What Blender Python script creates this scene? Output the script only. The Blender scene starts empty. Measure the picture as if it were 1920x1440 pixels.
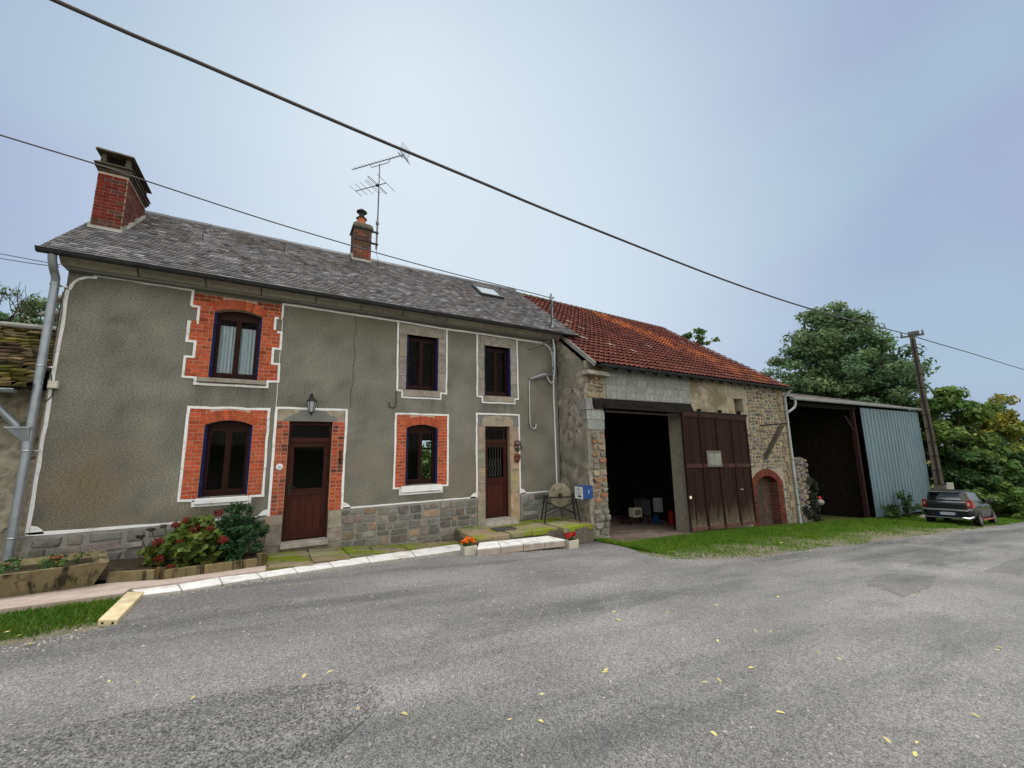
import bpy, math, random
import numpy as np
from mathutils import Vector, Matrix
random.seed(7); rng = np.random.default_rng(11)
scene = bpy.context.scene
COL = scene.collection
R = math.radians

# ------------------------------------------------------------------ terrain: a road that falls gently to the right
def G(x, y):
    return -.068 * max(-70, min(70, x)) - .051 * max(-40, min(40, y))

# ------------------------------------------------------------------ materials
def mat(name, c1, c2=None, scale=6., detail=6., rough=.85, bump=0., bscale=None, attr=True, c3=None, s3=.6, t3=(.5, .62),
        spec=.3, metal=0., stretch=(1, 1, 1), c4=None, s4=1.7, t4=(.55, .65), lo=.35, hi=.65, stretch3=(1, 1, 1)):
    m = bpy.data.materials.new(name); m.use_nodes = True
    N = m.node_tree.nodes; L = m.node_tree.links
    b = N['Principled BSDF']; b.inputs['Roughness'].default_value = rough
    b.inputs['Specular IOR Level'].default_value = spec; b.inputs['Metallic'].default_value = metal
    tc = N.new('ShaderNodeTexCoord'); mp = N.new('ShaderNodeMapping'); mp.inputs['Scale'].default_value = stretch
    L.new(tc.outputs['Object'], mp.inputs['Vector'])
    def noise(s, d=6., src=mp):
        n = N.new('ShaderNodeTexNoise'); n.inputs['Scale'].default_value = s; n.inputs['Detail'].default_value = d
        n.inputs['Roughness'].default_value = .62
        L.new(src.outputs['Vector'], n.inputs['Vector']); return n.outputs['Fac']
    def ramp(f, a, c):
        r = N.new('ShaderNodeMapRange'); r.inputs['From Min'].default_value = a; r.inputs['From Max'].default_value = c
        L.new(f, r.inputs['Value']); return r.outputs['Result']
    def mix(f, a, c, mode='MIX'):
        x = N.new('ShaderNodeMix'); x.data_type = 'RGBA'; x.blend_type = mode
        if isinstance(f, (int, float)): x.inputs[0].default_value = f
        else: L.new(f, x.inputs[0])
        for i, v in ((6, a), (7, c)):
            if isinstance(v, tuple): x.inputs[i].default_value = (*v, 1)
            else: L.new(v, x.inputs[i])
        return x.outputs[2]
    c = mix(ramp(noise(scale, detail), lo, hi), c1, c2 or c1)
    if c3:
        mp3 = N.new('ShaderNodeMapping'); mp3.inputs['Scale'].default_value = stretch3; L.new(tc.outputs['Object'], mp3.inputs['Vector'])
        c = mix(ramp(noise(s3, 5, mp3), *t3), c, c3)
    if c4: c = mix(ramp(noise(s4, 8), *t4), c, c4)
    if attr:
        a = N.new('ShaderNodeAttribute'); a.attribute_name = 'Col'; c = mix(1., c, a.outputs['Color'], 'MULTIPLY')
    L.new(c, b.inputs['Base Color'])
    if bump:
        bp = N.new('ShaderNodeBump'); bp.inputs['Strength'].default_value = bump; bp.inputs['Distance'].default_value = .02
        L.new(noise(bscale or scale * 4, 8), bp.inputs['Height']); L.new(bp.outputs['Normal'], b.inputs['Normal'])
    return m
def toolkit(m):
    N = m.node_tree.nodes; L = m.node_tree.links
    b = N['Principled BSDF']
    return N, L, b
def leafmat(name, c1, c2, scale=1.5, trans=.25):
    m = mat(name, c1, c2, scale=scale, rough=.55, spec=.25)
    N, L, b = toolkit(m)
    t = N.new('ShaderNodeBsdfTranslucent'); src = b.inputs['Base Color'].links[0].from_socket; L.new(src, t.inputs['Color'])
    x = N.new('ShaderNodeMixShader'); x.inputs[0].default_value = trans
    out = N['Material Output']
    L.new(b.outputs[0], x.inputs[1]); L.new(t.outputs[0], x.inputs[2]); L.new(x.outputs[0], out.inputs['Surface'])
    return m
def glassmat(name, tint=(.8, .85, .85), base=.06):
    m = bpy.data.materials.new(name); m.use_nodes = True; N = m.node_tree.nodes; L = m.node_tree.links
    for n in list(N): N.remove(n)
    o = N.new('ShaderNodeOutputMaterial'); t = N.new('ShaderNodeBsdfTransparent'); t.inputs[0].default_value = (*tint, 1)
    g = N.new('ShaderNodeBsdfGlossy'); g.inputs['Roughness'].default_value = .02
    f = N.new('ShaderNodeFresnel'); f.inputs[0].default_value = 1.16
    x = N.new('ShaderNodeMixShader'); L.new(f.outputs[0], x.inputs[0]); L.new(t.outputs[0], x.inputs[1]); L.new(g.outputs[0], x.inputs[2])
    L.new(x.outputs[0], o.inputs[0]); return m

M = {}
M['stucco'] = mat('grey_roughcast', (.088, .084, .068), (.292, .280, .237), scale=34, detail=6, bump=1., bscale=46, rough=.95, spec=.1, stretch=(.85, 1, 1.35), lo=.26, hi=.74)
M['plain'] = mat('plain_render', (.165, .17, .16), (.20, .20, .185), scale=3, bump=.3, bscale=60, rough=.95, spec=.1)
M['white'] = mat('white_paint', (.70, .71, .70), (.80, .80, .80), scale=9, bump=.25, bscale=50, rough=.7, c4=(.50, .49, .45), s4=6, t4=(.54, .70))
M['brick'] = mat('red_brick', (.335, .064, .029), (.49, .106, .044), scale=14, bump=.5, bscale=70, rough=.9, spec=.15)
M['mortar'] = mat('brick_mortar', (.44, .27, .20), (.55, .36, .275), scale=12, bump=.4, bscale=60, rough=.95)
M['mortar2'] = mat('lime_mortar', (.27, .24, .185), (.36, .325, .26), scale=8, bump=.6, bscale=45, rough=.95, spec=.1)
M['cmortar'] = mat('cement_mortar', (.19, .185, .165), (.28, .275, .25), scale=8, bump=.5, bscale=45, rough=.95, spec=.1)
M['stone'] = mat('rubble_stone', (.75, .75, .75), (1.15, 1.15, 1.15), scale=9, bump=.9, bscale=28, rough=.92, spec=.15, c4=(.5, .55, .4), s4=3, t4=(.6, .75))
M['granite'] = mat('granite_dressing', (.22, .195, .16), (.34, .315, .275), scale=7, bump=.55, bscale=60, rough=.9, c3=(.37, .30, .205), s3=1.6, t3=(.52, .66), c4=(.16, .15, .13), s4=11, t4=(.62, .72), spec=.15)
M['slate'] = mat('roof_slate', (.58, .58, .60), (.88, .88, .89), scale=5, bump=.25, bscale=35, rough=.8, c3=(1.3, 1.3, 1.32), s3=5, t3=(.5, .68), c4=(.62, .58, .52), s4=9, t4=(.56, .70), spec=.12, stretch3=(.8, 1.6, 1.6))
M['deck'] = mat('dark_timber', (.014, .012, .010), (.028, .024, .020), scale=6, rough=.95, spec=.0)
M['tile'] = mat('clay_roof_tile', (.8, .8, .8), (1.2, 1.2, 1.2), scale=7, bump=.4, bscale=40, rough=.85, spec=.15, c4=(.62, .55, .5), s4=2.2, t4=(.55, .7))
M['zinc'] = mat('zinc_metal', (.24, .27, .30), (.34, .37, .40), scale=5, rough=.42, metal=.55, spec=.4, bump=.05, bscale=20)
M['zincdark'] = mat('weathered_zinc', (.022, .023, .025), (.04, .041, .043), scale=6, rough=.6, metal=.0, spec=.2)
M['soffit'] = mat('cornice_concrete', (.25, .23, .185), (.33, .30, .25), scale=10, bump=.4, bscale=60, rough=.95, c4=(.14, .13, .10), s4=4, t4=(.55, .72))
M['wood'] = mat('varnished_mahogany', (.026, .0075, .0055), (.052, .0145, .0095), scale=5, rough=.55, stretch=(14, 14, 1.2), bump=.12, bscale=12, spec=.12)
M['winwood'] = mat('dark_window_joinery', (.015, .0045, .0038), (.030, .0085, .0065), scale=5, rough=.55, stretch=(14, 14, 1.2), bump=.12, bscale=12, spec=.12)
M['navy'] = mat('navy_paint', (.010, .013, .055), (.016, .020, .085), scale=8, rough=.6, spec=.12)
M['black'] = mat('black_iron', (.012, .012, .013), (.025, .024, .023), scale=20, rough=.55, metal=.2)
M['iron'] = mat('grey_iron', (.10, .10, .10), (.16, .155, .15), scale=15, rough=.5, metal=.5)
M['rust'] = mat('rusty_iron', (.10, .032, .018), (.17, .06, .03), scale=14, rough=.85, bump=.3, bscale=60)
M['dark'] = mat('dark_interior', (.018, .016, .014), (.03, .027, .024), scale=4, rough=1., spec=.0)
M['glass'] = glassmat('window_glass')
M['lace'] = mat('net_curtain', (.50, .58, .62), (.66, .72, .75), scale=16, stretch=(3, 3, .7), rough=.9)
M['rough'] = mat('old_lime_render', (.19, .165, .125), (.40, .355, .285), scale=7, bump=1.0, bscale=20, rough=.95, c3=(.22, .205, .165), s3=1.1, t3=(.48, .6), c4=(.075, .07, .055), s4=5.5, t4=(.58, .66), spec=.1)
M['beige'] = mat('beige_plaster', (.25, .215, .15), (.40, .35, .265), scale=5, bump=.8, bscale=30, rough=.95, c3=(.20, .165, .11), s3=1.4, t3=(.46, .58), c4=(.26, .12, .065), s4=1.8, t4=(.62, .70), spec=.1)
M['block'] = mat('concrete_block', (.24, .255, .24), (.35, .365, .345), scale=12, bump=.4, bscale=80, rough=.95, spec=.1)
M['beam'] = mat('charred_beam', (.012, .011, .010), (.035, .030, .026), scale=6, stretch=(1, 8, 8), rough=.9, bump=.6, bscale=10, spec=.05)
M['barnwood'] = mat('brown_boarding', (.019, .0103, .0088), (.040, .0205, .0168), scale=4, stretch=(9, 9, .8), rough=.8, bump=.35, bscale=14, c4=(.085, .06, .052), s4=3, t4=(.64, .80), spec=.05)
M['oldwood'] = mat('grey_old_wood', (.12, .11, .095), (.22, .20, .17), scale=5, stretch=(8, 8, .8), rough=.9, bump=.4, bscale=16, spec=.1)
M['concrete'] = mat('grey_concrete', (.24, .235, .21), (.33, .32, .29), scale=4, bump=.4, bscale=50, rough=.95, c4=(.17, .16, .13), s4=3, t4=(.58, .72), spec=.1)
M['corr'] = mat('blue_grey_sheet', (.13, .195, .225), (.17, .24, .27), scale=2.5, stretch=(3, 3, .5), rough=.6, metal=.0, spec=.25, c4=(.11, .145, .15), s4=2, t4=(.58, .75))
M['fibro'] = mat('fibre_cement', (.085, .08, .075), (.17, .16, .15), scale=5, rough=.95, bump=.3, bscale=30, c4=(.06, .06, .035), s4=2, t4=(.52, .66))
M['slab'] = mat('pale_stone_slab', (.58, .575, .55), (.74, .73, .70), scale=5, rough=.8, bump=.3, bscale=40, c3=(.44, .41, .36), s3=2.2, t3=(.56, .72), c4=(.30, .28, .25), s4=11, t4=(.64, .72))
M['pink'] = mat('pinkish_concrete', (.38, .30, .25), (.47, .39, .335), scale=5, rough=.95, bump=.5, bscale=60, c4=(.30, .245, .20), s4=3, t4=(.55, .7))
M['cream'] = mat('cream_concrete', (.55, .44, .24), (.66, .56, .36), scale=5, rough=.9, bump=.3, bscale=50, c3=(.42, .36, .23), s3=3, t3=(.5, .65), c4=(.36, .20, .14), s4=4, t4=(.60, .70))
M['mossy'] = mat('mossy_concrete', (.14, .115, .06), (.21, .175, .10), scale=4, rough=.95, bump=.5, bscale=40, c3=(.035, .032, .02), s3=2.6, t3=(.5, .62), stretch3=(3.2, 3.2, .35), spec=.1)
M['moss'] = mat('mossy_flagstone', (.17, .145, .085), (.25, .22, .14), scale=6, rough=.95, bump=.7, bscale=45, c3=(.15, .185, .018), s3=1.5, t3=(.47, .57), c4=(.08, .08, .04), s4=4, t4=(.58, .7), spec=.1)
M['mossroof'] = mat('mossy_tile', (.04, .030, .019), (.105, .08, .047), scale=7, rough=.95, bump=1., bscale=16, c3=(.075, .072, .014), s3=1.9, t3=(.48, .60), spec=.05)
M['soil'] = mat('dark_soil', (.035, .027, .018), (.07, .055, .035), scale=8, rough=1., bump=1, bscale=25, spec=.05)
M['blue'] = mat('letterbox_blue', (.008, .045, .17), (.012, .06, .21), scale=9, rough=.4, spec=.4)
M['paper'] = mat('white_enamel', (.62, .64, .64), (.74, .75, .75), scale=10, rough=.5)
M['ink'] = mat('grey_print', (.30, .31, .31), rough=.8)
M['carpaint'] = mat('anthracite_car_paint', (.020, .022, .024), (.026, .028, .030), scale=3, rough=.22, metal=.45, spec=.6, attr=False)
M['carglass'] = mat('car_glass', (.012, .015, .016), rough=.03, spec=.8, attr=False)
M['blackplastic'] = mat('black_plastic', (.012, .012, .012), rough=.5, attr=False)
M['tyre'] = mat('tyre_rubber', (.014, .014, .014), (.025, .025, .024), scale=20, rough=.85)
M['rim'] = mat('alloy_rim', (.28, .29, .30), rough=.3, metal=.8)
M['redlens'] = mat('red_lens', (.20, .004, .006), (.27, .007, .009), scale=20, rough=.3, spec=.2)
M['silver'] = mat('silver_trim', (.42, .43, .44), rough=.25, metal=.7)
M['redtrim'] = mat('red_trim', (.30, .06, .045), rough=.4)
M['plate'] = mat('white_plate', (.50, .54, .57), rough=.4)
M['polewood'] = mat('weathered_concrete_pole', (.13, .10, .07), (.20, .165, .125), scale=4, stretch=(5, 5, .5), rough=.95, bump=.4, bscale=20, spec=.1)
M['bark'] = mat('tree_bark', (.07, .055, .042), (.13, .105, .08), scale=5, stretch=(4, 4, .8), rough=.95, bump=.8, bscale=18, spec=.1)
M['leaf'] = leafmat('green_foliage', (.080, .145, .062), (.155, .235, .10), .35, .35)
M['leafdark'] = leafmat('dark_green_foliage', (.032, .078, .022), (.065, .125, .034), .3)
M['leafbright'] = leafmat('bright_green_foliage', (.055, .12, .024), (.125, .195, .036), .5)
M['leafyellow'] = leafmat('yellow_green_foliage', (.15, .18, .022), (.25, .245, .03), .4)
M['grassmat'] = leafmat('grass_blade', (.060, .175, .010), (.125, .215, .020), 1.2, .3)
M['deadleaf'] = leafmat('yellow_leaf', (.50, .42, .11), (.62, .56, .28), 3, .15)
M['orange'] = mat('orange_petal', (.75, .16, .015), (.85, .24, .02), scale=30, rough=.7)
M['red'] = mat('red_petal', (.45, .012, .015), (.6, .03, .02), scale=30, rough=.7)
M['hydra'] = mat('rust_red_petal', (.10, .014, .009), (.23, .034, .015), scale=30, rough=.85)
M['redpaint'] = mat('red_painted_steel', (.38, .012, .012), rough=.4)
M['cable'] = mat('grey_cable', (.055, .05, .055), (.08, .072, .078), scale=8, rough=.6)
M['alu'] = mat('antenna_aluminium', (.15, .14, .145), (.22, .21, .21), scale=10, rough=.5, metal=.4)
M['pot'] = mat('cream_planter', (.46, .43, .34), (.56, .53, .43), scale=8, rough=.9, bump=.3, bscale=50, c4=(.3, .28, .2), s4=4, t4=(.6, .75))
M['terracotta'] = mat('terracotta', (.42, .12, .05), (.50, .16, .07), scale=10, rough=.85)
M['lampglass'] = mat('lantern_glass', (.34, .36, .37), (.42, .44, .45), scale=8, rough=.15, spec=.6)

# asphalt with aggregate, worn tracks and bluish patches
def asphalt(nm='worn_asphalt', k=1., vs=1., lo_=.26):
    q = lambda *c: tuple(v * k for v in c)
    m = mat(nm, q(.138, .135, .129), q(.212, .207, .199), scale=.75, detail=9, rough=.92, spec=.2, attr=False, c3=q(.082, .082, .081), s3=.42, t3=(.50, .66), stretch3=(.22, 1.5, 1), c4=q(.262, .256, .245), s4=.55, t4=(.56, .76), stretch=(.55, 1.1, 1))
    N, L, b = toolkit(m)
    src = b.inputs['Base Color'].links[0].from_socket
    tc = N.new('ShaderNodeTexCoord')
    def vor(s):
        v = N.new('ShaderNodeTexVoronoi'); v.inputs['Scale'].default_value = s; L.new(tc.outputs['Object'], v.inputs['Vector']); return v
    v1 = vor(140 * vs); v2 = vor(58 * vs)
    g1 = N.new('ShaderNodeRGBToBW'); L.new(v1.outputs['Color'], g1.inputs[0])
    r1 = N.new('ShaderNodeMapRange'); r1.inputs['To Min'].default_value = lo_; r1.inputs['To Max'].default_value = 2.02 - lo_; L.new(g1.outputs[0], r1.inputs['Value'])
    g2 = N.new('ShaderNodeRGBToBW'); L.new(v2.outputs['Color'], g2.inputs[0])
    r2 = N.new('ShaderNodeMapRange'); r2.inputs['From Min'].default_value = .15; r2.inputs['From Max'].default_value = .85; r2.inputs['To Min'].default_value = .80; r2.inputs['To Max'].default_value = 1.20; L.new(g2.outputs[0], r2.inputs['Value'])
    mu = N.new('ShaderNodeMath'); mu.operation = 'MULTIPLY'; L.new(r1.outputs[0], mu.inputs[0]); L.new(r2.outputs[0], mu.inputs[1])
    x = N.new('ShaderNodeVectorMath'); x.operation = 'SCALE'; L.new(src, x.inputs[0]); L.new(mu.outputs[0], x.inputs['Scale'])
    L.new(x.outputs[0], b.inputs['Base Color'])
    bp = N.new('ShaderNodeBump'); bp.inputs['Strength'].default_value = .55; bp.inputs['Distance'].default_value = .008
    L.new(v1.outputs['Distance'], bp.inputs['Height']); L.new(bp.outputs[0], b.inputs['Normal'])
    return m
M['asphalt'] = asphalt()
M['patch'] = asphalt('darker_asphalt_repair', .78); M['coarse'] = asphalt('coarse_asphalt_repair', .78, .70, .06)
M['ground'] = mat('meadow_ground', (.055, .085, .018), (.10, .115, .035), scale=.8, rough=1., spec=.05, attr=False, bump=.6, bscale=9)
M['verge'] = mat('gravelly_verge', (.14, .12, .08), (.21, .185, .14), scale=2.2, detail=9, rough=1., spec=.1, attr=False, bump=.8, bscale=55, c3=(.06, .095, .016), s3=.8, t3=(.42, .56), c4=(.24, .225, .19), s4=14, t4=(.60, .70))

# ------------------------------------------------------------------ mesh builder
class MB:
    def __init__(s): s.v = []; s.f = []; s.c = []; s.m = []; s.s = []; s.g = []
    def add(s, vs, fs, col=(1, 1, 1), mi=0, smooth=False):
        o = len(s.v); s.v += [tuple(p) for p in vs]; s.g.append((o, len(s.v), len(s.f), len(s.f) + len(fs)))
        for f in fs:
            s.f.append(tuple(o + i for i in f)); s.c.append(col); s.m.append(mi); s.s.append(smooth)
        return s
    def hexa(s, p, col=(1, 1, 1), mi=0):   # 8 points: bottom ring then top ring
        return s.add(p, [(3, 2, 1, 0), (4, 5, 6, 7), (0, 1, 5, 4), (1, 2, 6, 5), (2, 3, 7, 6), (3, 0, 4, 7)], col, mi)
    def box(s, x0, x1, y0, y1, z0, z1, col=(1, 1, 1), mi=0):
        return s.hexa([(x0, y0, z0), (x1, y0, z0), (x1, y1, z0), (x0, y1, z0), (x0, y0, z1), (x1, y0, z1), (x1, y1, z1), (x0, y1, z1)], col, mi)
    def obox(s, c, ax, sz, col=(1, 1, 1), mi=0):   # centre, 3 axes, 3 sizes
        c = Vector(c); a = [Vector(v).normalized() * (q / 2) for v, q in zip(ax, sz)]
        P = [c + a[0] * i + a[1] * j + a[2] * k for k in (-1, 1) for i, j in ((-1, -1), (1, -1), (1, 1), (-1, 1))]
        return s.hexa(P, col, mi)
    def bar(s, a, b, w, h=None, col=(1, 1, 1), mi=0, up=(0, 0, 1)):
        a = Vector(a); b = Vector(b); d = (b - a); u = Vector(up)
        if abs(d.normalized().dot(u)) > .99: u = Vector((0, 1, 0))
        sd = d.cross(u).normalized(); u2 = sd.cross(d).normalized()
        return s.obox((a + b) / 2, (d, sd, u2), (d.length, w, h or w), col, mi)
    def prism(s, poly, y0, y1, col=(1, 1, 1), mi=0):   # polygon in x,z extruded along y
        n = len(poly)
        vs = [(x, y0, z) for x, z in poly] + [(x, y1, z) for x, z in poly]
        return s.add(vs, [tuple(range(n)), tuple(range(2 * n - 1, n - 1, -1))] + [(i, i + n, (i + 1) % n + n, (i + 1) % n) for i in range(n)], col, mi)
    def vprism(s, top, depth, col=(1, 1, 1), mi=0):   # 3d top polygon extruded down
        n = len(top); vs = [tuple(p) for p in top] + [(p[0], p[1], p[2] - depth) for p in top]
        return s.add(vs, [tuple(range(n)), tuple(range(2 * n - 1, n - 1, -1))] + [(i, i + n, (i + 1) % n + n, (i + 1) % n) for i in range(n)], col, mi)
    def tube(s, pts, r, seg=8, col=(1, 1, 1), mi=0, cap=True):
        pts = [Vector(p) for p in pts]; n = len(pts); rs = r if isinstance(r, (list, tuple)) else [r] * n
        rings = []; prev = None
        for i, p in enumerate(pts):
            d = ((pts[min(i + 1, n - 1)] - pts[max(i - 1, 0)])).normalized()
            if prev is None:
                u = Vector((0, 0, 1)) if abs(d.z) < .9 else Vector((1, 0, 0)); a = d.cross(u).normalized()
            else:
                a = (prev - d * prev.dot(d)).normalized()
            prev = a; b = d.cross(a)
            rings.append([p + (a * math.cos(2 * math.pi * k / seg) + b * math.sin(2 * math.pi * k / seg)) * rs[i] for k in range(seg)])
        vs = [q for g in rings for q in g]; fs = []
        for i in range(n - 1):
            for k in range(seg):
                fs.append((i * seg + k, i * seg + (k + 1) % seg, (i + 1) * seg + (k + 1) % seg, (i + 1) * seg + k))
        s.add(vs, fs, col, mi, True)
        if cap:
            s.add(rings[0], [tuple(range(seg))[::-1]], col, mi); s.add(rings[-1], [tuple(range(seg))], col, mi)
        return s
    def lathe(s, c, prof, seg=20, axis=2, col=(1, 1, 1), mi=0, smooth=True):
        c = Vector(c); vs = []
        for r, h in prof:
            for k in range(seg):
                a = 2 * math.pi * k / seg; p = (r * math.cos(a), r * math.sin(a), h)
                p = {2: p, 1: (p[0], h, p[1]), 0: (h, p[0], p[1])}[axis]
                vs.append(c + Vector(p))
        fs = [(i * seg + k, i * seg + (k + 1) % seg, (i + 1) * seg + (k + 1) % seg, (i + 1) * seg + k) for i in range(len(prof) - 1) for k in range(seg)]
        return s.add(vs, fs, col, mi, smooth)
    def blob(s, c, r, col=(1, 1, 1), mi=0, jit=.15, sub=1, sq=(1, 1, 1)):
        t = (1 + 5 ** .5) / 2
        V = [Vector(q).normalized() for q in ((-1, t, 0), (1, t, 0), (-1, -t, 0), (1, -t, 0), (0, -1, t), (0, 1, t), (0, -1, -t), (0, 1, -t), (t, 0, -1), (t, 0, 1), (-t, 0, -1), (-t, 0, 1))]
        Fs = [(0, 11, 5), (0, 5, 1), (0, 1, 7), (0, 7, 10), (0, 10, 11), (1, 5, 9), (5, 11, 4), (11, 10, 2), (10, 7, 6), (7, 1, 8), (3, 9, 4), (3, 4, 2), (3, 2, 6), (3, 6, 8), (3, 8, 9), (4, 9, 5), (2, 4, 11), (6, 2, 10), (8, 6, 7), (9, 8, 1)]
        for _ in range(sub):
            mid = {}; nf = []
            def mp(a, b):
                k = (min(a, b), max(a, b))
                if k not in mid: V.append(((V[a] + V[b]) / 2).normalized()); mid[k] = len(V) - 1
                return mid[k]
            for a, b, d in Fs:
                e, f, g = mp(a, b), mp(b, d), mp(d, a); nf += [(a, e, g), (b, f, e), (d, g, f), (e, f, g)]
            Fs = nf
        return s.add([Vector(c) + Vector((p.x * sq[0], p.y * sq[1], p.z * sq[2])) * r * (1 + random.uniform(-jit, jit)) for p in V], Fs, col, mi, sub > 1)
    def pieces(s):   # far-apart clusters of the shapes added so far
        B = np.array([[np.min(s.v[a:b], 0), np.max(s.v[a:b], 0)] for a, b, _, _ in s.g if b > a]); k = len(B)
        if k < 2 or k > 900: return None
        lo, hi = B[:, 0], B[:, 1]; sz = (hi - lo).max(1)
        gap = np.maximum(0, np.maximum(lo[:, None] - hi[None], lo[None] - hi[:, None]))
        near = np.sqrt((gap ** 2).sum(2)) <= np.maximum(.018, .45 * np.maximum(sz[:, None], sz[None])); lab = np.arange(k)
        while True:
            n = np.where(near, lab[None], k).min(1)
            n = np.minimum(n, lab)
            if (n == lab).all(): break
            lab = n
        return lab
    def build(s, name, mats, parent=None, local=False, split=True):
        lab = s.pieces() if split and parent is not None else None
        if lab is not None and len(set(lab)) > 1:
            gs = [g for g in s.g if g[1] > g[0]]; first = None
            for q in sorted(set(lab), key=lambda q: -sum(lab == q)):
                m2 = MB()
                for g, l in zip(gs, lab):
                    if l != q: continue
                    o = len(m2.v); m2.v += s.v[g[0]:g[1]]; m2.g.append((o, len(m2.v), len(m2.f), len(m2.f) + g[3] - g[2]))
                    for i in range(g[2], g[3]): m2.f.append(tuple(v - g[0] + o for v in s.f[i])); m2.c.append(s.c[i]); m2.m.append(s.m[i]); m2.s.append(s.s[i])
                b = m2.build(name, mats, parent, local, False); first = first or b
            return first
        me = bpy.data.meshes.new(name); me.from_pydata(s.v, [], s.f)
        for m in (mats if isinstance(mats, (list, tuple)) else [mats]): me.materials.append(m)
        me.polygons.foreach_set('material_index', s.m); me.polygons.foreach_set('use_smooth', s.s)
        a = me.color_attributes.new('Col', 'FLOAT_COLOR', 'CORNER')
        lt = np.empty(len(me.polygons), np.int32); me.polygons.foreach_get('loop_total', lt)
        c = np.array([q for f, q0 in zip(s.f, s.c) for q in (q0 if isinstance(q0[0], tuple) else [q0] * len(f))], np.float32); a.data.foreach_set('color', np.hstack([c, np.ones((len(c), 1), np.float32)]).ravel())
        me.update()
        return link(name, me, parent, local)
def link(name, me, parent=None, local=False):
    o = bpy.data.objects.new(name, me); COL.objects.link(o)
    if parent is not None:
        o.parent = parent
        if parent.type == 'EMPTY' and not local: o.location = -parent.location
    return o
def quads(name, P, C, m, parent=None, local=False):   # numpy quads/tris (N,k,3) with one colour each (N,3)
    P = np.asarray(P, np.float32); n, k = P.shape[:2]
    me = bpy.data.meshes.new(name); me.vertices.add(n * k); me.vertices.foreach_set('co', P.ravel())
    me.loops.add(n * k); me.loops.foreach_set('vertex_index', np.arange(n * k, dtype=np.int32))
    me.polygons.add(n); me.polygons.foreach_set('loop_start', np.arange(0, n * k, k, dtype=np.int32))
    me.update(calc_edges=True); me.materials.append(m)
    a = me.color_attributes.new('Col', 'FLOAT_COLOR', 'CORNER')
    c = np.repeat(np.asarray(C, np.float32), k, axis=0); a.data.foreach_set('color', np.hstack([c, np.ones((len(c), 1), np.float32)]).ravel())
    me.validate(); return link(name, me, parent, local)
def tag(o, label, cat, group=None):
    o['label'] = label; o['category'] = cat
    if group: o['group'] = group
    return o
def thing(name, label, cat, loc=(0, 0, 0), group=None):
    o = bpy.data.objects.new(name, None); COL.objects.link(o); o.location = loc; o.empty_display_size = .2
    return tag(o, label, cat, group)
def struct(o, kind='structure'):
    o['kind'] = kind; return o
def text_mesh(body, size, name, m, parent, P, ax, az, local=False):
    cu = bpy.data.curves.new(name, 'FONT'); cu.body = body; cu.size = size; cu.align_x = 'CENTER'; cu.align_y = 'CENTER'; cu.extrude = .0015
    t = bpy.data.objects.new(name, cu); COL.objects.link(t)
    me = bpy.data.meshes.new_from_object(t.evaluated_get(bpy.context.evaluated_depsgraph_get()))
    bpy.data.objects.remove(t); ax = Vector(ax); az = Vector(az); n = ax.cross(az)
    me.transform(Matrix(((ax.x, az.x, n.x, P[0]), (ax.y, az.y, n.y, P[1]), (ax.z, az.z, n.z, P[2]), (0, 0, 0, 1))))
    me.name = name; me.materials.clear(); me.materials.append(m)
    a = me.color_attributes.new('Col', 'FLOAT_COLOR', 'CORNER'); a.data.foreach_set('color', np.ones(len(a.data) * 4, np.float32))
    return link(name, me, parent, local)
def vary(c, a=.12, h=.04):
    k = 1 + random.uniform(-a, a); return tuple(max(0, q * k * (1 + random.uniform(-h, h))) for q in c)
def arc(cx, cz, r, a0, a1, n): return [(cx + r * math.cos(a0 + (a1 - a0) * i / n), cz + r * math.sin(a0 + (a1 - a0) * i / n)) for i in range(n + 1)]

# ------------------------------------------------------------------ camera
cam = bpy.data.cameras.new('camera'); cam_o = bpy.data.objects.new('camera', cam); COL.objects.link(cam_o)
yaw, pit, rol = R(30.3012), R(8.9739), R(-.9113)
fw = Vector((math.sin(yaw) * math.cos(pit), math.cos(yaw) * math.cos(pit), math.sin(pit)))
rt = Vector((math.cos(yaw), -math.sin(yaw), 0)); up = rt.cross(fw)
r2 = rt * math.cos(rol) + up * math.sin(rol); u2 = -rt * math.sin(rol) + up * math.cos(rol)
cam_o.matrix_world = Matrix(((r2.x, u2.x, -fw.x, 0), (r2.y, u2.y, -fw.y, 0), (r2.z, u2.z, -fw.z, 1.6), (0, 0, 0, 1)))
cam.sensor_width = 36; cam.lens = 36 * 745 / 1920; cam.clip_start = .05; cam.clip_end = 3000
scene.camera = cam_o

# ------------------------------------------------------------------ sky and sun (thin overcast, sun veiled behind the house)
SUN_AZ, SUN_EL = 12., 46.       # azimuth from +y towards +x
w = bpy.data.worlds.new('World'); scene.world = w; w.use_nodes = True
N = w.node_tree.nodes; L = w.node_tree.links; bg = N['Background']
sk = N.new('ShaderNodeTexSky'); sk.sky_type = 'NISHITA'; sk.sun_disc = False; sk.sun_elevation = R(SUN_EL); sk.sun_rotation = R(SUN_AZ)
tc = N.new('ShaderNodeTexCoord'); mp = N.new('ShaderNodeMapping'); mp.inputs['Scale'].default_value = (1, 1, 2.2); L.new(tc.outputs['Generated'], mp.inputs[0])
n1 = N.new('ShaderNodeTexNoise'); n1.inputs['Scale'].default_value = 2.1; n1.inputs['Detail'].default_value = 4; n1.inputs['Roughness'].default_value = .45; L.new(mp.outputs[0], n1.inputs[0])
def mr(src, a, b, c=0., d=1.):
    r = N.new('ShaderNodeMapRange'); r.interpolation_type = 'SMOOTHSTEP'
    for k, v in zip(('From Min', 'From Max', 'To Min', 'To Max'), (a, b, c, d)): r.inputs[k].default_value = v
    L.new(src, r.inputs['Value']); return r.outputs[0]
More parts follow.
